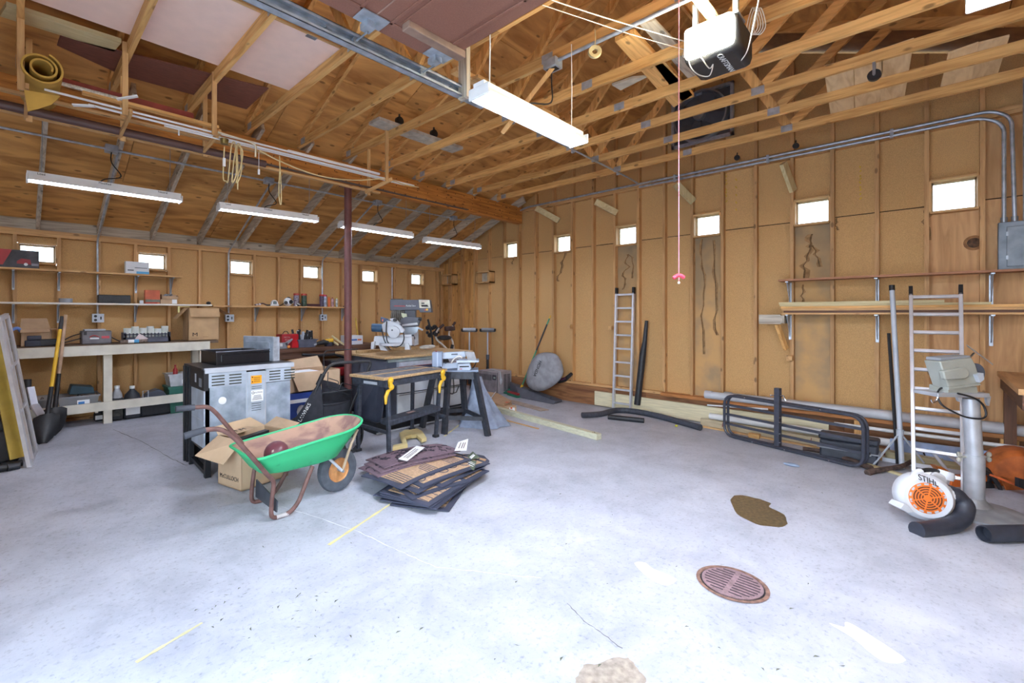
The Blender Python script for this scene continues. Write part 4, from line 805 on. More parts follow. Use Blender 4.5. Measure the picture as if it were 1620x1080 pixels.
# M carton
a, b = ybox(298, 486, 347, 535, 7.62, .3); a, b = V(a), V(b); b.z = BZ + (b.z - a.z) + .02; a.z = BZ + .003
t = E('marked_carton', 'big square tan carton marked M, its flaps open, at the end of the bench', 'box', ((a.x + b.x) / 2, 7.77, BZ)); CM = mat('carton_tan', '#bd9c74', .85, var=.05)
openbox(t, a, b, [[(a.x + .01, a.y - .006, b.z), (b.x - .004, a.y - .006, b.z), (b.x - .004, a.y - .05, b.z - .125), (a.x + .02, a.y - .05, b.z - .125)], [(a.x, a.y + .02, b.z), (a.x, b.y, b.z), (a.x - .13, b.y, b.z - .15), (a.x - .13, a.y + .06, b.z - .15)], [(b.x, a.y, b.z), (b.x, b.y, b.z), (b.x + .16, b.y, b.z - .09), (b.x + .16, a.y, b.z - .09)]], mt=CM)
txt(t, 'M', (a.x + .085, a.y - .003, a.z + .085), (1, 0, 0), (0, 0, 1), .075, PRINT, sx=1.3); O('small_print', M().box((a.x + .04, a.y - .001, a.z + .03), (a.x + .13, a.y, a.z + .034)).box((a.x + .19, a.y - .001, a.z + .045), (a.x + .26, a.y, a.z + .05)), mat('faded_print', '#8a6a48', .8), t)
p = wy(283, 489, 7.88); O('yellow_square', M().box((p.x - .014, 7.87, p.z - .05), (p.x + .008, 7.9, p.z + .045)).box((p.x, 7.88, p.z + .03), (p.x + .14, 7.9, p.z + .045)), YELP, label='yellow L shaped square hanging under the whitish shelf end', cat='square')
# ---------------------------------------------------------------- under the bench
CLR = mat('clear_plastic', '#b9bcc0', .25, var=.05, alpha=.45); JUNK = mat('mixed_junk', '#6b6a70', .6, var=.6, scale=30)
def bin_(name, lab, a, b, lidmt=None, junk=JUNK, mt=None, lip=True):
    a, b = V(a), V(b); t = E(name, lab, 'bin', ((a.x + b.x) / 2, (a.y + b.y) / 2, a.z)); k = .025
    lo = [(a.x + k, a.y + k, a.z), (b.x - k, a.y + k, a.z), (b.x - k, b.y - k, a.z), (a.x + k, b.y - k, a.z)]; hi = [(a.x, a.y, b.z), (b.x, a.y, b.z), (b.x, b.y, b.z), (a.x, b.y, b.z)]
    O('tub', M().add(lo + hi, [(3, 2, 1, 0), (0, 1, 5, 4), (1, 2, 6, 5), (2, 3, 7, 6), (3, 0, 4, 7)]), mt or CLR, t)
    e = .012; O('rim', M().box((a.x - e, a.y - e, b.z - .012), (b.x + e, a.y + .004, b.z + .004)).box((a.x - e, b.y - .004, b.z - .012), (b.x + e, b.y + e, b.z + .004)).box((a.x - e, a.y, b.z - .012), (a.x + .004, b.y, b.z + .004)).box((b.x - .004, a.y, b.z - .012), (b.x + e, b.y, b.z + .004)), mt or CLR, t)
    if junk:
        jm = M()
        for q in range(14):
            c = V((a.x + k + .03 + rnd.random() * (b.x - a.x - 2 * k - .06), a.y + k + .03 + rnd.random() * (b.y - a.y - 2 * k - .06), a.z + .03 + rnd.random() * (b.z - a.z) * .6)); d = V((rnd.random() - .5, rnd.random() - .5, rnd.random() * .4)).normalized() * .05
            jm.bar(c - d, c + d, .03, .02)
        O('contents', jm, junk, t, kind='stuff')
    return t
SZ = .351
a, b = wy(92, 640, 7.60), wy(157, 615, 7.60)
t = bin_('storage_bin', 'clear storage bin with a blue label under the bench beside the shovels', (a.x, 7.58, SZ), (b.x, 7.95, SZ + .17)); xm = (a.x + b.x) / 2
O('paper_label', M().box((xm - .02, 7.583, SZ + .05), (xm + .10, 7.587, SZ + .12)), PAPER, t); O('blue_label', M().box((xm - .01, 7.582, SZ + .065), (xm + .05, 7.583, SZ + .1)), mat('label_blue', '#3f7fc0', .6), t)
O('blue_case', M().hexa([(a.x + .1, 7.66, SZ + .19), (b.x - .04, 7.66, SZ + .18), (b.x - .04, 7.92, SZ + .18), (a.x + .1, 7.92, SZ + .19), (a.x + .13, 7.66, SZ + .30), (b.x - .05, 7.66, SZ + .26), (b.x - .05, 7.92, SZ + .26), (a.x + .13, 7.92, SZ + .30)]), mat('dark_teal', '#1f3f4c', .5), label='dark teal case lying on top of the labelled clear bin', cat='case', bev=.008)
a, b = wy(45, 645, 7.62), wy(90, 618, 7.62); bin_('storage_bin', 'clear bin behind the leaning shovels and grey metal piece', (a.x, 7.60, SZ), (b.x - .01, 7.98, SZ + .17))
def jug(px, py, w_, h, mt, lab, clear=None):
    p = fl(px, py); x = p.x; y = max(p.y, 7.68); z = fz(x, y) + .002; t = E('jug', lab, 'jug', (x, y, z))
    O('body', M().box((x - w_ / 2, y - .06, z), (x + w_ / 2, y + .06, z + h)), mt, t, bev=.02); O('shoulder', M().lathe([(w_ * .48, 0), (w_ * .42, .05), (.03, .11), (.028, .13)], (x, y, z + h - .005), n=14), clear or mt, t); O('cap', M().cyl((x, y, z + h + .12), (x, y, z + h + .155), .03), WPLA, t)
    O('label', M().box((x - w_ * .4, y - .062, z + h * .2), (x + w_ * .42, y - .0605, z + h * .75)), PAPER if clear is None else mat('label_dark', '#4a4a44', .5, var=.3, scale=25), t)
    return t
WCL = mat('cloudy_plastic', '#bfc2c6', .4, alpha=.8)
jug(185, 664, .13, .30, BLKP, 'black jug with a pale neck beside the bench leg', WCL); jug(209, 661, .19, .28, mat('dark_jug', '#2c3038', .45), 'wide dark jug with a white printed label under the bench')
jug(156, 665, .10, .10, BLKP, 'low black bottle on the floor left of the bench leg')
p = fl(243, 655); y = 7.75; x = wy(243, 640, y).x; z = fz(x, y)
t = E('tool_bag', 'black bag with a domed grey top under the bench rail', 'bag', (x, y, z)); O('body', M().box((x - .17, y - .1, z), (x + .2, y + .12, z + .23)), BLKP, t, bev=.03); O('dome', M().prism([(x - .15, y - .09, z + .23), (x + .16, y - .09, z + .23), (x + .10, y - .09, z + .33), (x + .03, y - .09, z + .36), (x - .04, y - .09, z + .34), (x - .11, y - .09, z + .29)], (0, .18, 0)), DGREY, t, bev=.01)
O('wire_clip', M().tube([(x - .14, y - .1, z + .22), (x - .14, y - .1, z + .36), (x - .08, y - .1, z + .36), (x - .08, y - .1, z + .22)], .006, 6), LGREY, t)
p = fl(281, 652); y = 7.72; x = wy(283, 640, y).x; z = fz(x, y)
t = bin_('green_tub', 'dark green tub on the floor at the far end of the bench', (x - .14, y - .1, z), (x + .22, y + .25, z + .36), mt=GRN, junk=None); zt = z + .362
O('lid', M().box((x - .155, y - .115, zt), (x + .235, y + .265, zt + .018)), GRN, t)
t = bin_('white_tub', 'whitish open tub with a white label on top of the green tub', (x - .14, y - .09, zt + .02), (x + .2, y + .23, zt + .19), mt=mat('milky', '#cfd2d6', .4, alpha=.85)); O('label', M().box((x + .02, y - .078, zt + .05), (x + .16, y - .0765, zt + .12)), PAPER, t)
O('red_bottle', M().lathe([(.03, 0), (.03, .13), (.012, .16), (.012, .2)], (x - .04, y + .02, zt + .12), n=12), RED, label='red and white bottle sticking out of the whitish tub', cat='bottle')
# ---------------------------------------------------------------- leaning things at the left edge
def P3(px, py, Y): return wy(px, py, Y)
t = E('storm_window', 'aluminium framed storm window leaning at the left edge of the picture', 'window frame', fl(47, 738))
bl = fl(47, 739); br = fl(57, 716); tl = wy(-6, 505, bl.y + .35); tr = wy(14, 505, br.y + .35)
tl = V((tl.x, bl.y + .30, 1.50)); tl.x = wy(-2, 500, tl.y).x; tr = V((wy(11, 498, br.y + .30).x, br.y + .30, 1.54))
bl.z += .005; br.z += .005
def rail(p, q, w=.045, h=.03): return M().bar(p, q, w, h, up=(1, -.3, 0))
O('side_rail', rail(bl, tl), ALU, t); O('side_rail', rail(br, tr), ALU, t); O('top_rail', rail(tl, tr), ALU, t); O('bottom_rail', rail(bl, br), ALU, t)
for f in (.36, .66): O('muntin', rail(bl.lerp(tl, f), br.lerp(tr, f), .03, .02), ALU, t)
O('inner_rail', rail(bl.lerp(br, .35), tl.lerp(tr, .35), .02, .035), ALU, t)
O('glazing', M().add([bl.lerp(br, .4), bl.lerp(br, .95), tl.lerp(tr, .95), tl.lerp(tr, .4)], [(0, 1, 2, 3)]), mat('grey_glass', '#8d9290', .08, trans=.9), t)
yb = fl(28, 738)
O('yellow_board', M().bar((yb.x, yb.y + .05, fz(yb.x, yb.y) + .07), (wy(-14, 520, yb.y + .35).x, yb.y + .35, 1.45), .11, .03, up=(.2, -1, 0)), mat('ochre_board', '#a88c2c', .6, var=.08), label='ochre yellow board leaning behind the storm window', cat='board')
bk = fl(8, 735); O('dark_bag', M().box((bk.x - .25, bk.y - .0, bk.z), (bk.x + .10, bk.y + .2, bk.z + .35)).ball((bk.x - .05, bk.y + .1, bk.z + .36), (.16, .1, .12), 12), BLKP, label='dark shapeless bundle on the floor at the very left edge', cat='bundle', bev=.04)
for px, py, lab in ((7, 742, 'black dumbbell shaped foot nearest the left edge'), (21, 740, 'black dumbbell shaped foot just before the storm window'), ):
    p = fl(px, py + 4); O('rubber_foot', M().cyl((p.x - .04, p.y, p.z + .035), (p.x + .04, p.y + .02, p.z + .035), .034).cyl((p.x - .02, p.y + .1, p.z + .03), (p.x + .06, p.y + .12, p.z + .03), .03).cyl((p.x, p.y, p.z + .03), (p.x + .02, p.y + .12, p.z + .03), .012), BLK, label=lab, cat='foot')
def shovel(px, py, tx, ty, hand, lab, sock, bladew=.13):
    f = fl(px, py); f.z += .004; Yt = 7.50; top = wy(tx, ty, Yt)
    t = E('shovel', lab, 'shovel', f); d = (top - f).normalized(); L_ = (top - f).length
    side = V((1, .15, 0)).normalized(); nrm = d.cross(side).normalized()
    rows = []
    for v, wd in ((0, .03), (.05, .075), (.12, .105), (.22, .115), (.30, .11), (.325, .06)):
        rows.append([f + d * v + side * (u * wd) + nrm * (-.035 * (1 - u * u) + .01) for u in (-1, -.6, -.2, .2, .6, 1)])
    O('blade', M().sheet(rows, .004), BLK, t, sm=80); O('socket', M().tube([f + d * .26, f + d * .42, f + d * (.42 + sock)], [.026, .021], 10), BLK, t)
    O('handle', M().tube([f + d * (.42 + sock - .02), f + d * L_], .019, 10), hand, t); return t, f, d, L_
t, f, d, L_ = shovel(68, 702, 98, 502, YEL, 'shovel with a bright yellow handle leaning on the bench, in front', .22)
O('grip', M().tube([f + d * (L_ - .16), f + d * (L_ + .01)], .0205, 10), BLKP, t)
shovel(82, 690, 104, 498, mat('pale_handle', '#b79a80', .7), 'shovel with a bare pale wooden handle behind the yellow one', .30)
t = E('bent_bracket', 'bent grey steel channel leaning by the shovels', 'bracket', fl(66, 668))
a_, b_, c_ = wy(48, 612, 7.35), wy(54, 640, 7.3), wy(70, 665, 7.15)
O('upper_arm', M().bar(a_, b_, .07, .02), ALU, t); O('lower_arm', M().bar(b_, c_, .08, .025), ALU, t)
O('black_tube', M().tube([wy(43, 600, 7.45), wy(42, 645, 7.4)], .04, 10), BLKP, label='black tube standing behind the storm window under the bench edge', cat='tube')
# ================================================================ the middle of the floor
R_, FW = V((sa, -ca, 0)), V((ca, sa, 0))            # screen right and forward on plan, used for machines that stand square to the door
def pp(poly, d, th): return M().prism([dp(a, b, d) for a, b in poly], FW * th)
def rbox(c, w, dd, h, mz=0):                         # box standing on c: width along R_, depth along FW
    c = V(c); a, b = R_ * w / 2, FW * dd
    return M().hexa([c - a, c + a, c + a + b, c - a + b, c - a + V((0, 0, h)), c + a + V((0, 0, h)), c + a + b + V((0, 0, h)), c - a + b + V((0, 0, h))])
GALS = mat('galvanised_sheet', '#b4c2d2', .42, .35, var=.22, scale=9, col2='#8694a4', lo=.3, hi=.7); SHT = mat('zinc_panel', '#b6c3d2', .45, .3, var=.08)
# ---------------------------------------------------------------- stove seen from its back
X0, X1, Y0, Y1, ZB, ZT = 1.25, 2.05, 4.75, 5.37, .30, 1.05
t = E('old_stove', 'gutted stove turned back to front, galvanised back panels and black frame', 'stove', (1.65, 5.06, .04))
O('left_back_panel', M().box((X0 + .04, Y0, ZB), (X0 + .36, Y0 + .02, .88)), GALS, t, bev=.004); O('knockout_cap', M().lathe([(.035, 0), (.035, -.008), (.02, -.012)], (X0 + .145, Y0, .735), (0, 1, 0), 20), WHITE, t)
O('right_back_panel', M().box((X0 + .54, Y0 + .01, .10), (X1, Y0 + .03, .86)), GALS, t, bev=.004)
O('centre_channel', M().box((X0 + .365, Y0 - .012, .12), (X0 + .535, Y0 + .01, .985)), SHT, t, bev=.004)
for u in (X0 + .36, X0 + .535): O('channel_flange', M().box((u - .004, Y0 - .004, .15), (u + .012, Y0 + .02, .98)), LGREY, t)
for x0, x1 in ((X0 + .02, X0 + .36), (X0 + .545, X1)):
    O('vent_panel', M().box((x0, Y0 - .002, .865), (x1, Y0 + .018, 1.0)), SHT, t)
    s = M()
    for i in range(2):
        for j in range(4): s.box((x0 + .035 + i * .15, Y0 - .004, .88 + j * .028), (x0 + .145 + i * .15, Y0 - .0015, .892 + j * .028))
    O('vent_slot', s, mat('slot_dark', '#3c4038', .7), t, kind='stuff')
O('top_lip', M().box((X0 - .005, Y0 - .015, 1.0), (X1 + .03, Y0 + .02, 1.048)), LGREY, t, bev=.004); O('top_sheet', M().box((X0 - .02, Y0 + .02, 1.03), (X1 + .03, Y1 + .03, 1.05)), BLK, t)
O('orange_label', M().box((X0 + .40, Y0 - .0145, .865), (X0 + .50, Y0 - .012, .945)), mat('orange_label', '#f2a51e', .5), t); lm = M()
for j in range(3): lm.box((X0 + .425, Y0 - .0155, .885 + j * .018), (X0 + .485, Y0 - .0145, .890 + j * .018))
lm.cyl((X0 + .412, Y0 - .0155, .93), (X0 + .412, Y0 - .0145, .93), .006).cyl((X0 + .412, Y0 - .0155, .885), (X0 + .412, Y0 - .0145, .885), .006); O('label_print', lm, PRINT, t, kind='stuff')
O('white_label', M().box((X0 + .40, Y0 - .0145, .69), (X0 + .515, Y0 - .012, .80)), PAPER, t); txt(t, 'CAUTION', (X0 + .465, Y0 - .0147, .775), (1, 0, 0), (0, 0, 1), .018, PRINT); lm = M()
for j in range(5): lm.box((X0 + .41 + .004 * j, Y0 - .0152, .705 + j * .010), (X0 + .505 - .003 * j, Y0 - .0145, .709 + j * .010))
O('label_print', lm, mat('print_grey2', '#6a6a70', .7), t, kind='stuff'); O('label_badge', M().lathe([(.009, -.0154), (.013, -.0154), (.013, -.0145), (.009, -.0145)], (X0 + .418, Y0, .775), (0, 1, 0), 14, closed=True), PRINT, t)
s = M()
for j in range(4): s.box((X0 + .405, Y0 - .0135, .60 + j * .022), (X0 + .495, Y0 - .0115, .606 + j * .022))
for j in range(2): s.box((X0 + .405, Y0 - .0135, .815 + j * .018), (X0 + .5, Y0 - .0115, .821 + j * .018))
O('channel_slot', s, mat('slot_grey', '#59616c', .6), t, kind='stuff')
# left side and black frame
O('side_panel', M().box((X0, Y0 + .04, ZB), (X0 + .012, Y0 + .46, .86)), SHT, t); O('side_step', M().box((X0 - .004, Y0 + .05, .55), (X0, Y0 + .44, .556)), LGREY, t)
O('side_cover', M().box((X0 - .012, Y0 - .005, .84), (X0 + .03, Y0 + .46, 1.03)), BLK, t, bev=.004); O('bright_hole', M().box((X0 - .014, Y0 + .24, .90), (X0 - .011, Y0 + .28, .98)), LGREY, t); s = M()
for j in range(4): s.box((X0 - .0135, Y0 + .06 + j * .025, .87), (X0 - .011, Y0 + .07 + j * .025, .95))
O('side_slot', s, GREY, t, kind='stuff')
for y, z0, w in ((Y1 - .05, 0, .05), (Y0 + .475, 0, .025)): O('frame_post', M().box((X0 - .015, y, fz(X0, y) + .001), (X0 + .03, y + w, 1.03)), BLK, t, bev=.004)
O('door_edge', M().box((X0 - .03, Y1 - .0, .06), (X1 + .02, Y1 + .03, 1.03)), BLK, t, bev=.004)
f0 = fz(X0, Y0)
O('leg', M().box((X0 + .0, Y0, f0 + .001), (X0 + .05, Y0 + .05, ZB + .01)), BLK, t, bev=.004); O('leg', M().box((X1 - .05, Y0 + .01, fz(X1, Y0) + .001), (X1, Y0 + .06, ZB)), BLK, t); O('leg', M().box((X1 - .05, Y1 - .06, fz(X1, Y1) + .001), (X1, Y1 - .01, ZB)), BLK, t)
O('base_rail', M().bar((X0 + .02, Y0 + .04, f0 + .05), (X0 + .02, Y1 - .03, fz(X0, Y1) + .06), .04, .035), BLK, t); O('base_rail', M().bar((X0 + .03, Y0 + .025, ZB - .02), (X1, Y0 + .025, ZB - .02), .04, .04), BLK, t); O('base_tray', M().box((X0, Y0, ZB - .012), (X1, Y1, ZB)), BLK, t)
O('brace', M().bar((X0 + .02, Y0 + .02, ZB - .02), (X0 + .02, Y1 - .05, ZB + .0), .03, .03), BLK, t)
# roasting drawer and loose panel on the stove
A_, B_, C_ = fh(304, 569, 1.052), fh(342, 578, 1.052), fh(437, 570, 1.052); A_.y = min(A_.y, 5.36); A_.x = B_.x - .02
D_ = V((1.76, 5.33, A_.z)); t = E('oven_drawer', 'black enamel drawer lying on top of the old stove', 'drawer', (A_ + C_) / 2); hh = V((0, 0, .125))
def wall(p, q, th, z=hh): 
    n = (q - p).cross(V((0, 0, 1))).normalized() * th; return M().hexa([p, q, q + n, p + n, p + z, q + z, q + n + z, p + n + z])
ENA = mat('black_enamel', '#1b1b20', .28, var=.1, scale=40)
O('front_wall', wall(B_, C_, -.012), ENA, t, bev=.003); O('left_wall', wall(B_, A_, .012), ENA, t, bev=.003); O('right_wall', wall(C_, D_, -.012), ENA, t, bev=.003); O('back_wall', wall(A_, D_, .012), ENA, t, bev=.003)
O('bottom', M().prism([B_, C_, D_, A_], (0, 0, .008)), ENA, t); e = V((0, -.004, 0)); rimz = V((0, 0, .127))
O('rim', M().tube([B_ + rimz, C_ + rimz, D_ + rimz, A_ + rimz], .007, 8, closed=True), mat('worn_edge', '#5a5c64', .35, .4), t)
u = (C_ - B_); O('embossed_bead', M().tube([B_ + u * .08 + e + V((0, 0, .03)), B_ + u * .08 + e + V((0, 0, .10)), B_ + u * .93 + e + V((0, 0, .10)), B_ + u * .93 + e + V((0, 0, .03))], .005, 6, fil=.02), ENA, t)
p, q = fh(440, 571, 1.052), fh(389, 560, 1.052); p = V((1.955, 4.96, 1.053)); q = V((1.80, 5.37, 1.053))
t = E('loose_panel', 'loose galvanised oven panel standing on the stove behind the black drawer', 'panel', (p + q) / 2)
O('sheet', wall(p, q, -.012, V((0, 0, .255))), GALS, t); O('front_flange', wall(p, p + V((.055, .0, 0)), -.012, V((0, 0, .255))), GALV, t); O('front_flange', wall(p + V((.055, 0, 0)), p + V((.055, .03, 0)), .008, V((0, 0, .255))), LGREY, t); O('top_edge', M().bar(p + V((0, 0, .255)), q + V((0, 0, .255)), .02, .012), LGREY, t)
O('inner_bead', M().tube([p.lerp(q, .1) + V((-.008, 0, .06)), p.lerp(q, .1) + V((-.008, 0, .2)), p.lerp(q, .9) + V((-.008, 0, .2))], .006, 6, fil=.02), SHT, t)
# ---------------------------------------------------------------- chainsaw carton with handwriting
P0 = V((1.386, 4.204, .012)); P1 = V((1.303, 4.554, .026)); el = (P1 - P0); el.z = 0; er = V((el.y, -el.x, 0)).normalized() * .46; L0 = V((P0.x, P0.y, .026)); hz = V((0, 0, .43))
t = E('saw_carton', 'opened tan carton with a folded out flap, standing between stove and wheelbarrow', 'box', (P0 + P1 + er) / 2); CB = mat('carton_buff', '#c6ab8c', .85, var=.04)
q0, q1, q2, q3 = L0, L0 + er, L0 + er + el, L0 + el
O('front_wall', wall(q0, q1, -.006, hz), CB, t); O('left_wall', wall(q0, q3, .006, hz), CB, t); O('right_wall', wall(q1, q2, -.006, hz), CB, t); O('back_wall', wall(q3, q2, .006, hz), CB, t); O('bottom', M().prism([q0, q1, q2, q3], (0, 0, .01)), CB, t)
n_ = -er.normalized(); O('left_flap', M().prism([q0 + hz, q3 + hz, q3 + hz + n_ * .20 - V((0, 0, .13)), q0 + hz + n_ * .14 + el * .1 - V((0, 0, .17))], V((0, 0, .005))), CB, t)
m_ = el.normalized(); O('back_flap', M().prism([q3 + hz, q2 + hz, q2 + hz + m_ * .02 + V((0, 0, .10)) - er * .3, q3 + hz + m_ * .06 + V((0, 0, .07))], V((0, 0, .004))), CB, t); O('right_flap', M().prism([q1 + hz, q2 + hz, q2 + hz + er * .28 + V((0, 0, .06)), q1 + hz + er * .28 + V((0, 0, .04))], V((0, 0, .004))), CB, t)
O('inner_flap', M().prism([q3 + hz - m_ * .02 + V((0, 0, .01)), q3 + hz + er * .55 + V((0, 0, .03)) - m_ * .02, q3 + hz + er * .6 - m_ * .15 + V((0, 0, .035)), q3 + hz - m_ * .14 + er * .04 + V((0, 0, .01))], V((0, 0, .004))), CB, t)
txt(t, 'H M', q3 + hz + er * .3 - m_ * .085 + V((0, 0, .032)), er, m_ + V((0, 0, .02)), .08, PRINT)
txt(t, 'McCULLOCH', L0 + el * .52 + n_ * .0012 + V((0, 0, .085)), -el, (0, 0, 1), .054, PRINT, sx=.9)
O('shipping_label', M().prism([q0 + er * .12 - m_ * .001 + V((0, 0, .24)), q0 + er * .32 - m_ * .001 + V((0, 0, .24)), q0 + er * .32 - m_ * .001 + V((0, 0, .31)), q0 + er * .12 - m_ * .001 + V((0, 0, .31))], -m_ * .001), PAPER, t); O('shipping_label', M().prism([q0 + er * .62 - m_ * .001 + V((0, 0, .09)), q0 + er * .97 - m_ * .001 + V((0, 0, .09)), q0 + er * .97 - m_ * .001 + V((0, 0, .14)), q0 + er * .62 - m_ * .001 + V((0, 0, .14))], -m_ * .001), PAPER, t)
c = (q0 + q2) / 2; O('black_contents', M().ball((c.x, c.y, .36), (.17, .13, .07), 12).bar((c.x - .15, c.y - .05, .42), (c.x + .14, c.y + .06, .43), .06, .04), BLKP, t)
# ---------------------------------------------------------------- green wheelbarrow
t = E('wheelbarrow', 'old green wheelbarrow with rusty pan and brown tubular frame', 'wheelbarrow', (1.65, 3.7, 0))
GRB = mat('green_barrow', '#36b87a', .5, var=.1, scale=14, col2='#2f9a68', lo=.25, hi=.4); RIN = mat('rusty_pan', '#8b6a64', .75, scale=9, stretch=(.45, 1, 1), col2='#b3917c', detail=9, lo=.40, hi=.56, bump=.2, dist=.3)
def rnd_rect(x0, x1, y0, y1, r, n=6):
    out = []
    for cx, cy, a0, rr in ((x1 - r[1], y1 - r[1], 0, r[1]), (x0 + r[0], y1 - r[0], 90, r[0]), (x0 + r[0], y0 + r[0], 180, r[0]), (x1 - r[1], y0 + r[1], 270, r[1])):
        for i in range(n + 1):
            a = math.radians(a0 + 90 * i / n); out.append((cx + rr * math.cos(a), cy + rr * math.sin(a)))
    return out
def ring(x0, x1, y0, y1, r, zf): return [V((x, y, zf(x))) for x, y in rnd_rect(x0, x1, y0, y1, r)]
rimz_ = lambda x: .505 + .115 * max(0, (x - 1.22) / .98) ** 1.6
rings = [ring(1.21, 2.20, 3.42, 3.98, (.07, .26), rimz_), ring(1.255, 2.10, 3.45, 3.95, (.09, .22), lambda x: .44 + .07 * (x - 1.2)), ring(1.31, 1.98, 3.50, 3.90, (.10, .18), lambda x: .355 + .0 * x), ring(1.40, 1.86, 3.56, 3.84, (.10, .12), lambda x: .325)]
def loft(rs, off=0.):
    m = M(); n = len(rs[0]); vs = [p for g in rs for p in g]; fs = []
    for i in range(len(rs) - 1):
        for j in range(n): fs.append((i * n + j, i * n + (j + 1) % n, (i + 1) * n + (j + 1) % n, (i + 1) * n + j))
    fs.append(tuple((len(rs) - 1) * n + j for j in range(n))); m.add(vs, fs); return m
O('pan', loft(rings), GRB, t, sm=60); ctr = V((1.68, 3.70, 0))
ins = [[p + V(((ctr.x - p.x) * .022, (ctr.y - p.y) * .03, .004)) for p in g] for g in rings]
O('rusty_lining', loft(ins), RIN, t, sm=60)
O('rolled_rim', M().tube([p + V((0, 0, .002)) for p in rings[0]], .011, 8, closed=True), GRB, t)
FRM = mat('brown_tube', '#6d4d47', .55, var=.14, scale=16)
nh = [wy(297, 688, 3.42), wy(326, 679, 3.42), wy(351, 678, 3.42), wy(372, 693, 3.42), wy(404, 729, 3.42), wy(424, 752, 3.46)]
fhn = [wy(283, 646.5, 3.96), wy(309, 644, 3.96), wy(330, 643, 3.96), wy(341, 652, 3.96), wy(385, 703, 3.98), wy(410, 736, 3.94)]
def legs(pts, y): return [wy(a, b, y) for a, b in pts]
nl = legs(((424, 752), (429, 762), (424, 790)), 3.50)
def dn(p): return V((p.x, p.y, max(p.z, .018)))
near = nh + [V((1.385, 3.50, .30)), V((1.365, 3.5, .15)), V((1.36, 3.5, .018)), V((1.50, 3.5, .018)), V((1.57, 3.5, .08)), V((1.70, 3.53, .33))]
far = fhn + [V((1.385, 3.90, .30)), V((1.365, 3.9, .15)), V((1.36, 3.9, .022)), V((1.50, 3.9, .02)), V((1.57, 3.9, .08)), V((1.70, 3.87, .33))]
O('side_tube', M().tube(near, .0165, 10, fil=.05), FRM, t); O('side_tube', M().tube(far, .0165, 10, fil=.05), FRM, t)
GRP = mat('grip_grey', '#3f434c', .6)
for g in (nh, fhn): O('grip', M().tube([g[0] - (g[1] - g[0]).normalized() * .02, g[0].lerp(g[1], .95)], .0225, 12), GRP, t)
O('leg_plate', M().hexa([V((1.395, 3.49, .06)), V((1.405, 3.49, .06)), V((1.405, 3.91, .06)), V((1.395, 3.91, .06)), V((1.40, 3.49, .14)), V((1.41, 3.49, .14)), V((1.41, 3.91, .20)), V((1.40, 3.91, .20))]), GRP, t)
O('worn_patch', M().tube([(1.40, 3.5, .019), (1.49, 3.5, .019)], .0172, 10), mat('worn_paint', '#b9b4b4', .5), t)
wc = V((2.0, 3.68, .195)); ax = V((.10, -1, 0)).normalized()
O('tyre', M().lathe([(.105, -.03), (.15, -.04), (.18, -.028), (.19, 0), (.18, .028), (.15, .04), (.105, .03)], wc, ax, 32, closed=True), mat('tyre_grey', '#50565f', .8, var=.1, scale=20), t)
O('wheel_disc', M().lathe([(.0, -.012), (.05, -.02), (.07, -.008), (.098, -.012), (.108, -.032), (.112, -.03), (.112, .03), (.098, .012), (.0, .012)], wc, ax, 26), mat('tan_wheel', '#c98f5a', .6, var=.12, scale=20), t); O('axle', M().cyl(wc - ax * .09, wc + ax * .09, .012), STEEL, t)
for s_ in (-1, 1):
    e_ = wc + ax * (.075 * s_); O('fork_strut', M().tube([e_, V((2.08, e_.y - .02 * s_, .42)), V((2.13, e_.y - .04 * s_, .54))], .012, 8), mat('tan_strut', '#b9a48a', .5), t); O('fork_brace', M().tube([e_, V((1.88, e_.y, .335))], .012, 8), LGREY, t)
bc = wy(441, 711, 3.62); bc.z = .42
bl_ = E('ball', 'maroon ball with a small pale label lying in the wheelbarrow pan', 'ball', (bc.x, 3.62, .36)); O('cover', M().ball((bc.x, 3.66, .455), .095, 20), mat('maroon_ball', '#6a3a44', .4, var=.04), bl_)
O('pale_label', M().sheet([[V((bc.x, 3.66, .455)) + (V((-.62 + .10 * u, -.72 + .0 * v, .35 + .22 * v))).normalized() * .0963 for v in (0, .5, 1)] for u in (-1, 0, 1)], .0008), mat('ball_label', '#c2b0a0', .6), bl_)
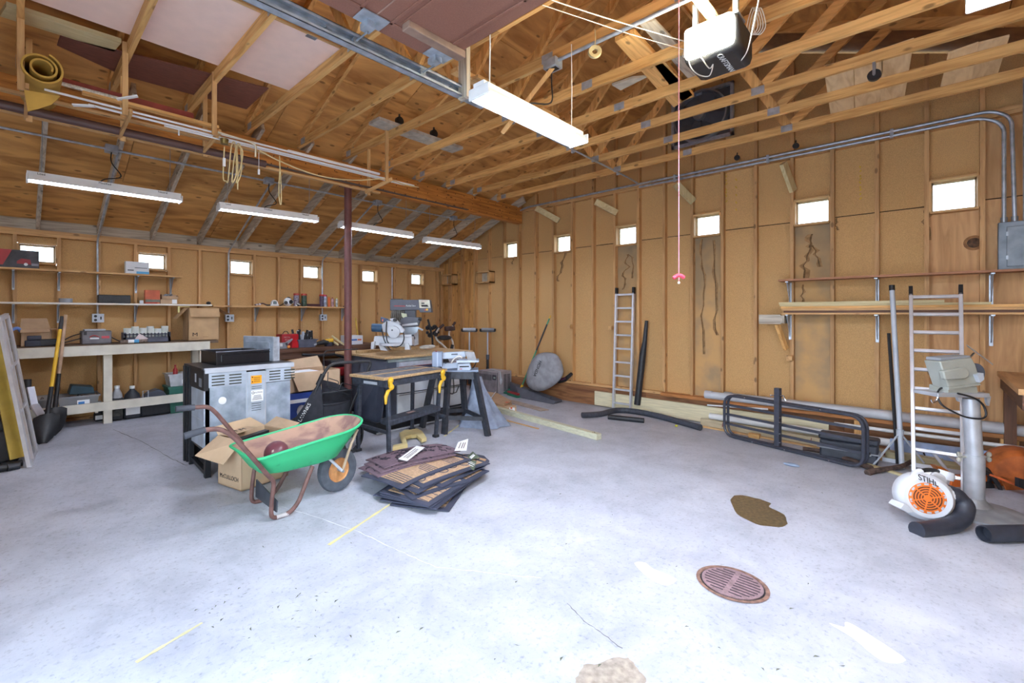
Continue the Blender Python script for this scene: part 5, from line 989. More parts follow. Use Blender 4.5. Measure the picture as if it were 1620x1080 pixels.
# ---------------------------------------------------------------- pile of door mats
RUBM = mat('mat_rubber', '#3c4052', .75, var=.08); COIR = mat('coir_tan', '#b99878', .9, var=.12, scale=60); PURM = mat('mat_purple', '#6e5a64', .8, var=.1, scale=40)
def zdroop(p, z0): 
    d_ = math.hypot(p.x - 2.78, p.y - 3.18); k_ = min(1, max(0, (d_ - .2) / .75)); return max(.006, z0 * (1 - .62 * k_ * k_))
MD = [  # near corner, direction of the edge to the right, lengths, height in the pile, kind, label
    (2.40, 2.665, 31, .86, .50, .008, 'rib', 'tan ribbed door mat at the very bottom, corner pointing towards the drain'),
    (2.34, 2.76, 26, .82, .50, .024, 'edge', 'door mat near the bottom with a row of tan dashes along its left end'),
    (2.31, 2.84, 22, .84, .50, .040, 'edge', 'door mat low in the pile, dashed end just above the lowest left one'),
    (2.30, 2.70, 18, .85, .52, .056, 'plain', 'dark door mat low on the near side of the pile'),
    (2.27, 2.72, 15, .86, .52, .072, 'plain', 'dark edged door mat just under the big ribbed one'),
    (2.25, 2.73, 12, .90, .52, .088, 'plain', 'dark edged door mat in the middle of the pile, front edge curved'),
    (2.22, 2.90, -8, .56, .78, .104, 'rib', 'tan door mat with slanted ribs, its corner at the lower left of the pile'),
    (2.50, 2.86, 9, .93, .52, .120, 'moon', 'half round tan door mat reaching out at the right end of the pile'),
    (2.28, 2.90, 7, .88, .52, .136, 'plain', 'dark edged door mat under the mat with black rings'),
    (2.34, 2.92, 1, .82, .50, .152, 'ring', 'tan door mat with black rings and scrolls'),
    (2.20, 3.02, 4, .86, .54, .170, 'hatch', 'tan door mat with groups of parallel black bars, topmost tan one'),
    (2.20, 3.35, -8, .72, .42, .186, 'purple', 'purplish scroll patterned rubber mat, lowest of the purple ones'),
    (2.24, 3.37, -12, .76, .42, .202, 'purple', 'purplish scroll patterned rubber mat in the middle of the purple ones'),
    (2.30, 3.40, -12, .78, .48, .220, 'purple', 'purplish scroll patterned rubber mat lying on top of the whole pile')]
for (x, y, an, L1, L2, z0, kd, lab) in MD:
    a_ = math.radians(an); ux, uy = V((math.cos(a_), math.sin(a_), 0)), V((-math.sin(a_), math.cos(a_), 0)); N_ = V((x, y, 0))
    def at(s, v, dz=0., z0=z0, N_=N_, ux=ux, uy=uy, L1=L1, L2=L2, kd=kd):
        if kd == 'moon' and s > .55:
            w = (s - .55) / .45; v = .5 + (v - .5) * math.sqrt(max(.02, 1 - w * w))
        p = N_ + ux * (s * L1) + uy * (v * L2); p.z = zdroop(p, z0) + dz; return p
    t = E('door_mat', lab, 'door mat', at(.5, .5), 0, 'door mats piled on the floor')
    G = lambda s0, s1, v0, v1, dz, n=8, m=5: [[at(s0 + (s1 - s0) * i / n, v0 + (v1 - v0) * j / m, dz) for i in range(n + 1)] for j in range(m + 1)]
    O('backing', M().sheet(G(0, 1, 0, 1, 0), .010, up=(0, 0, 1)), PURM if kd == 'purple' else RUBM, t)
    b1, b2 = .05 / L1, .05 / L2
    if kd != 'purple':
        O('coir_field', M().sheet(G(b1, 1 - b1 * (2.2 if kd == 'moon' else 1), b2, 1 - b2, .0102), .003, up=(0, 0, 1)), COIR, t)
        rb = M(); h_ = .0140
        def line(s0, v0, s1, v1, w=.009):
            n = 5; P = [at(s0 + (s1 - s0) * i / n, v0 + (v1 - v0) * i / n, h_) for i in range(n + 1)]
            sd = (P[-1] - P[0]).cross(V((0, 0, 1))).normalized() * w / 2; rb.sheet([[p - sd for p in P], [p + sd for p in P]], .001, up=(0, 0, 1))
        if kd == 'rib':
            for k in range(13):
                c0 = b1 + (1 - 2 * b1) * k / 13
                if L2 < L1: line(c0, b2, min(1 - b1, c0 + .10), 1 - b2)
                else: line(b1, b2 + (1 - 2 * b2) * k / 13, 1 - b1, min(1 - b2, b2 + (1 - 2 * b2) * k / 13 + .12))
        elif kd == 'hatch':
            for k in range(26):
                c0 = b1 + (1 - 2 * b1) * k / 26
                if (k // 5) % 2 == 0: line(c0, b2, c0 + .02, .55 if k < 8 else .35 + .2 * (k % 5) / 5); line(c0, .75, c0 + .02, 1 - b2)
        elif kd == 'edge':
            for k in range(8): line(b1, b2 + (1 - 2 * b2) * k / 8, b1 * 2.6, b2 + (1 - 2 * b2) * k / 8, .014)
            line(b1 * 2.6, b2, b1 * 2.6, 1 - b2, .03)
        elif kd == 'moon':
            for v in (.3, .5, .7): line(.2, v, .86, v, .016)
        elif kd == 'plain':
            for k in range(12): line(b1 + k * .07, b2, b1 + k * .07 + .03, 1 - b2)
        elif kd == 'ring':
            for k in range(6):
                cs, cv = .10 + .16 * k, .26 + .06 * (k % 2); rr = .045
                rb.tube([at(cs + rr / L1 * math.cos(q * .5236), cv + rr / L2 * math.sin(q * .5236), .0145) for q in range(12)], .004, 5, closed=True)
                rb.tube([at(cs + .07 + .05 / L1 * math.cos(q * .45), cv + .22 + .06 / L2 * math.sin(q * .45), .0145) for q in range(8)], .0035, 5)
        O('black_rib', rb, RUBM, t, kind='stuff')
    else:
        rb = M(); r2 = random.Random(int(z0 * 1000))
        for k in range(60):
            cs, cv = .05 + .9 * r2.random(), .08 + .84 * r2.random(); a0 = r2.random() * 6.28; rr = .014 + .018 * r2.random()
            rb.tube([at(min(.98, max(.02, cs + rr / L1 * math.cos(a0 + q * .7))), min(.96, max(.04, cv + rr / L2 * math.sin(a0 + q * .7))), .0108) for q in range(5)], .0055, 4)
        O('scroll_hole', rb, mat('scroll_dark', '#2a2430', .8), t, kind='stuff')
def tagm(quad, z, mt, lab, pr=None):
    t = E('paper_tag', lab, 'tag', fh(*quad[0], z)); P = [fh(a, b, z) for a, b in quad]
    for p, k in zip(P, (0, .004, .02, .012)): p.z += k
    if sum(P[i].x * P[(i + 1) % 4].y - P[(i + 1) % 4].x * P[i].y for i in range(4)) < 0: P.reverse()
    O('card', M().prism(P, (0, 0, .002)), mt, t)
    c = sum(P, V((0, 0, 0))) / 4; e1 = (P[1] - P[0]); e2 = (P[3] - P[0]); 
    if e2.length > e1.length: e1, e2 = e2, e1
    s = M(); 
    for f_ in (-.18, .05, .22): s.bar(c + e2 * f_ - e1 * .36 + V((0, 0, .0035)), c + e2 * f_ + e1 * .30 + V((0, 0, .0035)), .008, .0008)
    O('print', s, pr or mat('tag_brown', '#6a5348', .6), t, kind='stuff')
tagm(((630, 726), (644, 730), (672, 711), (659, 707)), .238, PAPER, 'white paper tag with brown lines lying on the purple mats')
tagm(((719, 713), (738, 713), (741, 697), (725, 701)), .235, PAPER, 'larger white paper tag curling up beside the purple mats')
tagm(((739, 722), (744, 728), (759, 727), (748, 716)), .165, mat('tag_green', '#4d5a45', .6), 'dark green paper tag between the two other tags on the right', PAPER)
tagm(((735, 737), (750, 745), (754, 733), (744, 729)), .155, mat('tag_green', '#4d5a45', .6), 'dark green paper tag hanging lowest over the mat edge', PAPER)
p = fl(586, 741); O('grey_shim', M().prism([p + V((-.06, -.02, .002)), p + V((.12, -.06, .002)), p + V((.2, .08, .002)), p + V((.06, .06, .002))], (0, 0, .012)), mat('shim_grey', '#8b95a8', .5), label='pale grey flat piece poking out left of the mat pile', cat='flat piece')
# yellow plastic foot pieces behind the mats
for k, (pl, lab) in enumerate(((((621, 716), (645, 711), (641, 697), (652, 694), (650, 685), (640, 685), (632, 690), (637, 709), (622, 712)), 'pale yellow plastic bracket piece on the left, behind the mats'), (((649, 685), (660, 683), (668, 688), (675, 700), (667, 703), (659, 694), (651, 695)), 'pale yellow plastic bracket piece on the right, behind the mats'))):
    P = [fl(a, b) for a, b in pl]; zz = min(p.z for p in P) ; P = [V((p.x, p.y, .03)) for p in P]
    if sum(P[i].x * P[(i + 1) % len(P)].y - P[(i + 1) % len(P)].x * P[i].y for i in range(len(P))) < 0: P.reverse()
    O('yellow_bracket', M().prism(P, (0, 0, .045)), mat('pale_yellow', '#e3cf92', .5, var=.05), label=lab, cat='bracket', bev=.005)
# ---------------------------------------------------------------- folding workbench
DUST = mat('dusty_black', '#3a404c', .55, var=.22, scale=25); MDF = mat('particle_board', '#b99a70', .75, var=.12, scale=50); SLATE = mat('scuffed_grey', '#6c6d72', .7, var=.2, scale=20)
a_ = math.radians(8.3); ux, uy = V((math.cos(a_), math.sin(a_), 0)), V((-math.sin(a_), math.cos(a_), 0)); N_ = V((2.74, 4.07, 0)); ZT = .88
def wl_(s, v, z): 
    p = N_ + ux * s + uy * v; p.z = z; return p
t = E('folding_workbench', 'black folding workbench with two scuffed boards and yellow clamps', 'workbench', wl_(.5, .3, .01)); L1, L2 = 1.04, .56
def slab(s0, s1, v0, v1, z0, z1): return M().hexa([wl_(s0, v0, z0), wl_(s1, v0, z0), wl_(s1, v1, z0), wl_(s0, v1, z0), wl_(s0, v0, z1), wl_(s1, v0, z1), wl_(s1, v1, z1), wl_(s0, v1, z1)])
for v0, v1 in ((0, .27), (.285, L2)):
    O('jaw_board', slab(0, L1, v0, v1, ZT - .028, ZT), MDF, t, bev=.003); O('scuffed_face', slab(.05, L1 - .06, v0 + .03, v1 - .03, ZT, ZT + .0015), SLATE, t); s = M()
    for k in range(5): s.cyl(wl_(.14 + .19 * k, (v0 + v1) / 2, ZT + .0005), wl_(.14 + .19 * k, (v0 + v1) / 2, ZT + .002), .012, n=10)
    O('dog_hole', s, PRINT, t, kind='stuff')
O('front_beam', slab(.06, L1 - .04, .02, .055, ZT - .105, ZT - .035), DUST, t, bev=.005); O('rear_beam', slab(.06, L1 - .04, L2 - .06, L2 - .02, ZT - .105, ZT - .035), DUST, t)
for s0 in (.04, L1 - .11): O('side_channel', slab(s0, s0 + .06, 0, L2, ZT - .11, ZT - .029), DUST, t, bev=.004); 
O('worn_logo', M().bar(wl_(.036, .14, ZT - .075), wl_(.036, .36, ZT - .075), .002, .03), LGREY, t)
for s0, v0, fs, fv in ((.10, .04, .02, -.06), (L1 - .09, .04, L1 - .02, .17), (.10, L2 - .06, .04, .46), (L1 - .09, L2 - .06, L1 - .0, .60)):
    f = wl_(fs, fv, 0); f.z = fz(f.x, f.y) + .004; O('leg', M().bar(wl_(s0, v0, ZT - .09), f + V((0, 0, .02)), .042, .036, up=(1, 0, 0)), DUST, t, bev=.004); O('foot', M().box(f - V((.035, .03, .003)), f + V((.035, .03, .03))), BLKP, t, bev=.006)
O('step', M().hexa([wl_(.06, -.02, .36), wl_(L1 - .05, .06, .36), wl_(L1 - .05, .22, .37), wl_(.06, .12, .37), wl_(.06, -.02, .42), wl_(L1 - .05, .06, .42), wl_(L1 - .05, .22, .43), wl_(.06, .12, .43)]), DUST, t, bev=.01)
O('warning_label', M().hexa([wl_(.42, .05, .4305), wl_(.55, .06, .4305), wl_(.55, .10, .4325), wl_(.42, .09, .4325), wl_(.42, .05, .4325), wl_(.55, .06, .4325), wl_(.55, .10, .4345), wl_(.42, .09, .4345)]), mat('label_rust', '#a98a84', .6), t)
for s0 in (.05, L1 - .04): O('cross_strut', M().bar(wl_(s0, .0, .30), wl_(s0, .46, .32), .03, .03), DUST, t)
for s0 in (.07, L1 - .12):
    c = wl_(s0, -.035, ZT - .06); kn = O('clamp_knob', M().ball(c + V((0, 0, .03)), (.035, .02, .035), 12).ball(c + V((.01, 0, -.04)), (.032, .02, .034), 12).bar(c + V((-.01, 0, .03)), c + V((0, 0, -.04)), .03, .035), YEL, t); O('screw', M().cyl(c, wl_(s0, .06, ZT - .06), .009), STEEL, kn)
for s0 in (.015, L1 - .17): O('clamp_lever', M().tube([wl_(s0 + .06, -.02, ZT - .13), wl_(s0 + .02, -.03, ZT - .14), wl_(s0 - .01, -.03, ZT - .19), wl_(s0 - .012, -.03, ZT - .27)], [.014, .02, .02, .012], 8), YEL, t)
# ---------------------------------------------------------------- saw cabinet with drawers
CX0, CX1, CY0, CY1, CZ = 3.42, 4.80, 5.02, 5.95, 1.0
BLC = mat('cabinet_slate', '#474d5c', .5, var=.08); DRW = mat('drawer_white', '#dde4ec', .45, var=.03)
t = E('saw_cabinet', 'slate grey cabinet on wheels carrying the radial saw, white drawer fronts', 'cabinet', (4.1, 5.45, .03)); zb = fz(CX0, CY0) + .004
O('side_panel', M().box((CX0, CY0, zb + .13), (CX0 + .02, CY1, CZ - .03)), BLC, t); O('side_panel', M().box((CX1 - .02, CY0, zb + .13), (CX1, CY1, CZ - .03)), BLC, t); O('back_panel', M().box((CX0, CY1 - .015, zb + .13), (CX1, CY1, CZ - .03)), BLC, t); O('inner_panel', M().box((CX0, CY0 + .03, zb + .12), (CX1, CY1, zb + .14)), BLC, t)
O('left_stile', M().box((CX0, CY0 - .004, zb + .1), (CX0 + .16, CY0 + .02, CZ - .04)), BLC, t)
O('plinth', M().box((CX0 - .22, CY0 - .1, zb), (CX1, CY0 - .06, zb + .14)), BLK, t); O('plinth', M().box((CX0 - .22, CY0 - .06, zb), (CX0 - .18, 5.57, zb + .14)), BLK, t); O('plinth_edge', M().box((CX0 - .22, CY0 - .115, zb), (CX1, CY0 - .1, zb + .02)), LGREY, t)
O('folding_wing', M().prism([(CX0 - .20, CY0 + .5, zb + .05), (CX0 - .12, CY0 - .04, zb + .02), (CX0 - .03, CY0 - .05, CZ - .06), (CX0 - .03, CY0 + .55, CZ - .06)], (.02, 0, 0)), BLC, t)
for i, (z0, z1) in enumerate(((.16, .44), (.455, .62), (.635, .78))):
    for j, (x0, x1) in enumerate(((CX0 + .17, CX0 + .78), (CX0 + .80, CX1 - .03))):
        zz0, zz1 = zb + z0, zb + z1
        d = O('drawer', M().box((x0, CY0 - .02, zz0), (x1, CY0 + .01, zz1)), DRW, t, bev=.004); O('drawer_pull', M().box((x0 + .02, CY0 - .026, zz1 - .02), (x1 - .02, CY0 - .02, zz1 - .008)), GREY, d)
O('fence_rail', M().box((CX0 + .16, CY0 - .06, CZ - .15), (CX1, CY0 + .0, CZ - .085)), mat('rail_silver', '#c3c8d4', .35, .4), t); O('red_pinstripe', M().box((CX0 + .16, CY0 - .061, CZ - .152), (CX1, CY0 - .06, CZ - .143)), mat('dull_maroon', '#7a3a44', .5), t); O('table_edge', M().box((CX0 + .01, CY0 - .03, CZ - .08), (CX1, CY0 + .0, CZ - .035)), mat('steel_green', '#8f9c9c', .4, .3), t)
O('rail_badge', M().box((CX0 + .50, CY0 - .064, CZ - .185), (CX0 + .75, CY0 - .06, CZ - .155)), mat('badge_blue', '#4c5672', .5), t)
O('hand_wheel', M().lathe([(.05, -.01), (.10, -.014), (.105, 0), (.10, .014), (.05, .01)], (CX0 + .93, CY0 - .1, CZ - .17), (.3, -1, 0), 20), BLKP, t)
O('table_top', M().box((CX0 - .06, CY0 - .07, CZ - .03), (CX1 + .15, CY1 - .05, CZ)), MDF, t, bev=.003); O('rear_fence', M().box((CX0 - .06, CY1 - .05, CZ - .03), (CX1 + .15, CY1 + .3, CZ - .001)), MDF, t); O('fence_strip', M().box((CX0 - .02, CY1 - .25, CZ), (CX1 + .1, CY1 - .21, CZ + .04)), MDF, t)
# radial arm saw
d0 = 7.0
t = E('radial_arm_saw', 'dark grey radial arm saw with a cream control panel on the saw cabinet', 'saw', dp(650, 560, d0)); DG = mat('saw_slate', '#565a66', .5, var=.06)
O('column', pp(((640, 489), (657, 489), (657, 547), (640, 547)), d0 + .05, .16), DG, t)
O('arm', pp(((617, 474), (663, 474), (664, 492), (662, 490), (617, 491)), d0, .16), DG, t, bev=.006)
cp = O('control_head', pp(((662, 473), (680, 474), (683, 494), (664, 494)), d0 - .04, .24), DG, t, bev=.006); O('control_panel', pp(((662.5, 474), (679.5, 474.5), (681, 487), (663.5, 487)), d0 - .05, .012), mat('panel_cream', '#d5d6c6', .5), cp)
O('display', pp(((666, 482), (676, 482), (678, 485), (667, 485)), d0 - .055, .006), PRINT, cp); O('display', pp(((666.5, 478.5), (671.5, 478.5), (671.5, 480.5), (666.5, 480.5)), d0 - .055, .006), PRINT, cp); O('red_button', M().cyl(dp(672.5, 490, d0 - .05), dp(672.5, 490, d0 - .04), .012), RED, cp); O('yellow_key', pp(((674, 488), (677, 488), (677, 491), (674, 491)), d0 - .055, .012), YEL, cp)
txt(cp, 'CRAFTSMAN', dp(671, 476, d0 - .052), R_, (0, 0, 1), .018, mat('text_red', '#a04038', .5))
O('arm_stripe', pp(((624, 483), (641, 483.5), (641, 484.8), (623, 484.5)), d0 - .003, .003), RED, t); txt(t, 'Radial Saw', dp(650, 483.5, d0 - .003), R_, (0, 0, 1), .035, WPLA)
O('arm_top', pp(((618, 472.5), (636, 472.5), (636, 474), (618, 474)), d0 + .02, .1), BLK, t)
O('motor', M().cyl(dp(620, 500, d0 + .05), dp(640, 501, d0 + .05), .10, n=18), mat('motor_dark', '#4a4640', .5, .3, var=.2, scale=30), t); s = M()
for k in range(6): s.tube([dp(621 + 2.8 * k, 490, d0 - .06), dp(620 + 2.8 * k, 500, d0 - .09), dp(621 + 2.8 * k, 509, d0 - .06)], .006, 6)
O('cooling_fin', s, mat('fin_grey', '#7b786f', .5, .3), t, kind='stuff'); O('switch_lever', pp(((635, 495), (643, 496), (644, 502), (640, 504), (636, 501)), d0 - .12, .02), mat('lever_cream', '#cfd4b4', .5), t)
O('blade_guard', pp(((630, 514), (634, 504), (642, 501), (664, 502), (665, 507), (662, 516), (636, 518)), d0 - .16, .07), DG, t, bev=.008); O('guard_stripe', pp(((636, 513), (660, 510), (661, 513.5), (636, 516)), d0 - .165, .006), LGREY, t); O('toothed_blade', pp([(648 + 14 * math.cos(k * .1571) * (1 + .04 * (k % 2)), 517 + 13 * math.sin(k * .1571) * (1 + .04 * (k % 2))) for k in range(21)], d0 - .13, .006), STEEL, t)
O('lock_knob', M().cyl(dp(662, 504, d0 - .2), dp(667, 505, d0 - .2), .025), BLKP, t); O('lock_knob', M().cyl(dp(662, 519, d0 - .2), dp(669, 522, d0 - .2), .014), LGREY, t)
O('dust_bag', pp(((652, 525), (661, 522), (662, 545), (655, 547), (650, 542), (657, 535)), d0 - .0, .08), mat('clear_bag', '#b9bcc4', .3, var=.1), t, bev=.01)
# mitre saw on the cabinet top
d1 = 6.25
t = E('mitre_saw', 'pale grey mitre saw with a blue motor standing at the front of the cabinet top', 'saw', dp(617, 555, d1)); PG2 = mat('cast_grey', '#b9bec6', .5, var=.05)
O('base', pp(((592, 532), (606, 532), (625, 534), (652, 533), (652, 546), (641, 549), (621, 547), (590, 546)), d1, .22), PG2, t, bev=.006)
for pl in (((587, 541), (593, 540), (591, 552), (586.5, 552)), ((599, 546), (605, 546), (614, 555), (602, 554)), ((641, 543), (646, 543), (649, 553), (640, 553))): O('foot', pp(pl, d1 - .05, .12), PG2, t, bev=.003)
O('turntable', M().lathe([(.17, 0), (.17, .03), (.15, .035)], dp(620, 546, d1 + .02) , (0, 0, 1), 22), PG2, t); O('fence', pp(((626, 529), (651, 529), (651, 537), (626, 537)), d1 + .12, .03), PG2, t); O('fence', pp(((592, 532), (611, 532), (611, 539), (592, 539)), d1 + .12, .03), PG2, t)
O('upper_guard', pp(((604, 513), (612, 507), (628, 510), (640, 522), (638, 526), (631, 527), (629, 533), (622, 535), (617, 532), (613, 526), (605, 525)), d1 - .02, .07), PG2, t, bev=.008); O('guard_disc', M().lathe([(.085, 0), (.08, -.02), (.03, -.028)], dp(623, 525, d1 - .02), FW, 22), PG2, t); O('hub', M().lathe([(.012, -.032), (.012, -.02)], dp(621, 522, d1 - .02), FW, 12), DGREY, t)
O('motor', M().cyl(dp(590, 518, d1 + .05), dp(609, 519, d1 + .05), .058, n=18), mat('saw_blue', '#2d4f6e', .45), t); O('motor_cap', M().cyl(dp(588.5, 518, d1 + .05), dp(591, 518, d1 + .05), .056, n=18), DGREY, t); O('handle', pp(((602, 501), (613, 504), (617, 508), (611, 511), (602, 509)), d1, .045), mat('handle_blue', '#3a4660', .5), t, bev=.008); O('trigger_mark', pp(((604.5, 505), (606, 504.5), (606, 508), (604.5, 508)), d1 - .004, .004), ORG, t)
O('depth_knob', M().cyl(dp(624, 506, d1 - .06), dp(626, 506, d1 + .02), .022), BLKP, t); O('pivot_arm', pp(((616, 504), (624, 503), (634, 512), (622, 513)), d1 + .05, .08), PG2, t, bev=.006)
O('power_cord', M().tube([dp(604, 520, d1 - .05), dp(607, 535, d1 - .09), dp(612, 546, d1 - .1), dp(618, 553, d1 - .1)], .008, 6, smooth=5).tube([dp(612, 508, d1 - .06), dp(611, 525, d1 - .08), dp(613, 540, d1 - .09), dp(622, 548.5, d1 - .1), dp(634, 546, d1 - .09), dp(639, 536, d1 - .08), dp(638, 526, d1 - .04)], .008, 6, smooth=5), CORD, t)
O('crumpled_cloth', M().ball(dp(675, 549, 6.9), (.13, .09, .035), 10).ball(dp(681, 548, 6.9), (.08, .07, .03), 10), mat('cloth_grey', '#b3b1aa', .9, var=.1, scale=20), label='crumpled grey rag lying on the cabinet top right of the saws', cat='rag')
# ---------------------------------------------------------------- scroll saw on its black stand
fA, fB, fC, fD = fl(703, 687), fl(772, 690), fl(737, 672), fl(668, 676)
t = E('saw_stand', 'black steel stand with splayed legs right of the folding workbench', 'stand', (fA + fB + fC + fD) / 4); ZS = .80
cc = (fA + fB + fC + fD) / 4; tops = [cc + (f - cc) * .62 for f in (fA, fB, fC, fD)]
for p in tops: p.z = ZS
STB = mat('stand_black', '#33363e', .5, var=.2, scale=18)
for f, p in zip((fA, fB, fC, fD), tops): O('leg', M().bar(f + V((0, 0, .004)), p, .075, .05, up=(1, 0, 0)), STB, t)
for i in range(4):
    a, b = tops[i], tops[(i + 1) % 4]; O('top_rail', M().bar(a + V((0, 0, -.04)), b + V((0, 0, -.04)), .03, .09), STB, t)
    fa, fb = ((fA, fB, fC, fD)[i]), ((fA, fB, fC, fD)[(i + 1) % 4]); O('stretcher', M().bar(fa.lerp(tops[i], .27), fb.lerp(tops[(i + 1) % 4], .27), .025, .05), STB, t)
O('hanging_cord', M().tube([dp(717, 597, 5.9), dp(718, 612, 5.9), dp(717, 622, 5.9), dp(711, 621, 5.9), dp(706, 612, 5.9), dp(703, 600, 5.8)], .008, 6, smooth=5).tube([dp(717, 622, 5.9), dp(722, 620, 5.9), dp(726, 610, 5.9)], .008, 6), CORD, t)
d2 = dep(cc); BLS = mat('blue_grey_cast', '#8c9bb4', .45, .1, var=.05); LSC = mat('light_blue_grey', '#b4c0d0', .45, .1, var=.05)
t = E('scroll_saw', 'pale blue grey scroll saw with a clear guard on the black stand', 'saw', dp(725, 591, d2))
O('base_plate', pp(((700, 586), (757, 585), (757, 591), (702, 592)), d2 - .1, .3), BLS, t, bev=.005)
O('rear_block', pp(((683.5, 557), (699.5, 557), (699.5, 580), (683.5, 580)), d2 - .10, .16), BLS, t, bev=.006); O('block_edge', pp(((691, 557), (693, 557), (693, 580), (691, 580)), d2 - .105, .006), LSC, t)
O('upper_arm', pp(((699, 558), (735, 556), (737, 564), (716, 567), (700, 568)), d2 - .02, .08), LSC, t, bev=.006); O('lower_arm', pp(((699, 575), (724, 573), (726, 582), (699, 584)), d2 - .02, .08), LSC, t, bev=.006); O('table', pp(((722, 570), (758, 570), (757, 573), (722, 574)), d2 - .12, .26), LSC, t)
O('clear_guard', pp(((735, 556), (750, 557), (754, 570), (741, 571)), d2 - .06, .10), mat('guard_clear', '#c4c7cc', .15, alpha=.55), t); O('motor_housing', pp(((724, 575), (743, 574), (746, 583), (741, 588), (723, 588)), d2 - .09, .2), LSC, t, bev=.008); O('rating_plate', pp(((727, 579), (742, 578.5), (742, 580.5), (727, 581)), d2 - .094, .004), PRINT, t); O('red_mark', pp(((727, 583), (731, 583), (731, 584), (727, 584)), d2 - .094, .004), RED, t)
O('air_tube', M().tube([dp(714, 574, d2 - .05), dp(719, 567, d2 - .08), dp(727, 563, d2 - .08), dp(731, 566, d2 - .08)], .01, 8, smooth=5), WIRE, t); O('rear_cord', M().tube([dp(741, 584, d2), dp(748, 582, d2 + .1), dp(753, 573, d2 + .1), dp(751, 568, d2 + .1), dp(747, 567, d2 + .1)], .008, 6, smooth=4), CORD, t); O('tension_screw', M().cyl(dp(705, 573, d2 - .06), dp(705, 575, d2 - .06), .012), DGREY, t)
O('arm_badge', pp(((714, 559.5), (724, 559), (724, 561), (714, 561.5)), d2 - .024, .004), DGREY, t); O('red_switch', M().cyl(dp(690, 555, d2), dp(690, 557, d2), .012), RED, t)
# ---------------------------------------------------------------- lower bench behind the stove and the things on it
t = E('low_workbench', 'low dark brown workbench against the left wall behind the stove', 'workbench', (3.6, 7.7, .13)); LZ = .995
for y0, y1 in ((7.33, 7.56), (7.563, 7.80), (7.803, 8.05)): O('top_board', M().box((2.25, y0, LZ - .06), (4.95, y1, LZ)), DARKW, t)
for x in (2.3, 3.6, 4.85):
    for y in (7.38, 7.95): O('leg', M().box((x, y, fz(x, y) - .003), (x + .08, y + .08, LZ - .061)), DARKW, t)
O('apron', M().box((2.28, 7.36, LZ - .17), (4.92, 7.385, LZ - .061)), DARKW, t); O('lower_shelf', M().box((2.3, 7.42, .40), (4.9, 8.0, .42)), DARKW, t)
for x0, x1, h in ((2.45, 2.9, .28), (3.1, 3.4, .2), (4.3, 4.7, .25)): O('stored_case', M().box((x0, 7.5, .4205), (x1, 7.85, .42 + h)), BLKP, label='dark case on the shelf below the low bench, %s' % {2.45: 'nearest the stove', 3.1: 'behind the brown carton', 4.3: 'behind the red engine'}[x0], cat='case', bev=.012)
a, b = ybox(446, 526, 472, 549, 7.45, .2); t = E('red_toolbox', 'red metal toolbox with a wire handle on the low bench', 'toolbox', ((a[0] + b[0]) / 2, 7.55, LZ)); dz = LZ + .001 - a[2]; a = V((a[0], 7.45, LZ + .001)); b = V((b[0], 7.68, b[2] + dz)); RTB = mat('toolbox_red', '#a3232c', .4, var=.06)
O('box', M().box(a, b), RTB, t, bev=.006); xm = a.x + .30 * 0 + (b.x - a.x) * .62; O('bright_end', M().box((xm, a.y - .002, a.z), (b.x + .001, a.y, b.z)), mat('bright_red', '#c81e28', .4), t)
O('handle', M().tube([(a.x + .05, 7.55, b.z), (a.x + .08, 7.55, b.z + .045), (a.x + .13, 7.55, b.z + .045), (a.x + .15, 7.55, b.z)], .006, 6, fil=.02), BLK, t); txt(t, 'METAL', (a.x + .085, a.y - .001, b.z - .05), (1, 0, 0), (0, 0, 1), .035, mat('print_pale', '#c99a98', .6)); txt(t, 'BOX', (a.x + .085, a.y - .001, b.z - .09), (1, 0, 0), (0, 0, 1), .035, mat('print_pale', '#c99a98', .6))
a, b = ybox(472, 533, 502, 547, 7.42, .25); t = bin_('grey_tote', 'grey plastic tote full of black tools on the low bench', (a[0], 7.42, LZ + .002), (b[0], 7.72, LZ + .13), mt=mat('tote_grey', '#636a7c', .45), junk=None); am, ap = M(), M(); rr = random.Random(3)
for k in range(22):
    x = a[0] + .03 + rr.random() * (b[0] - a[0] - .06); y = 7.47 + rr.random() * .2; L_ = .06 + rr.random() * .14; q = V(((rr.random() - .5) * .12, (rr.random() - .5) * .05, L_)); (am if k % 3 else ap).bar((x, y, LZ + .06), V((x, y, LZ + .10)) + q, .03, .035)
O('black_tools', am, BLKP, t, kind='stuff'); O('pale_tools', ap, LGREY, t, kind='stuff')
p = wy(511, 548, 7.45); t = E('cordless_drill', 'black and navy cordless drill lying right of the grey tote', 'drill', (p.x, 7.45, LZ)); O('body', M().tube([(p.x - .12, 7.45, LZ + .05), (p.x + .0, 7.43, LZ + .075), (p.x + .08, 7.42, LZ + .06)], [.03, .045, .035], 10), BLKP, t); O('battery', M().box((p.x + .04, 7.40, LZ + .001), (p.x + .15, 7.49, LZ + .07)), mat('navy_plastic', '#2b3040', .5), t, bev=.01); O('chuck', M().cyl((p.x - .17, 7.45, LZ + .04), (p.x - .11, 7.45, LZ + .05), .02), LGREY, t)
p = wy(522, 545, 7.45); t = E('yellow_drill', 'yellow and black power drill on the low bench beside the post', 'drill', (p.x, 7.45, LZ)); O('body', M().tube([(p.x - .09, 7.45, LZ + .09), (p.x + .05, 7.45, LZ + .10)], .035, 10), YEL, t); O('grip', M().bar((p.x + .03, 7.45, LZ + .08), (p.x + .06, 7.46, LZ + .005), .035, .04), BLKP, t); O('chuck', M().cyl((p.x - .15, 7.45, LZ + .085), (p.x - .09, 7.45, LZ + .09), .02), BLKP, t)
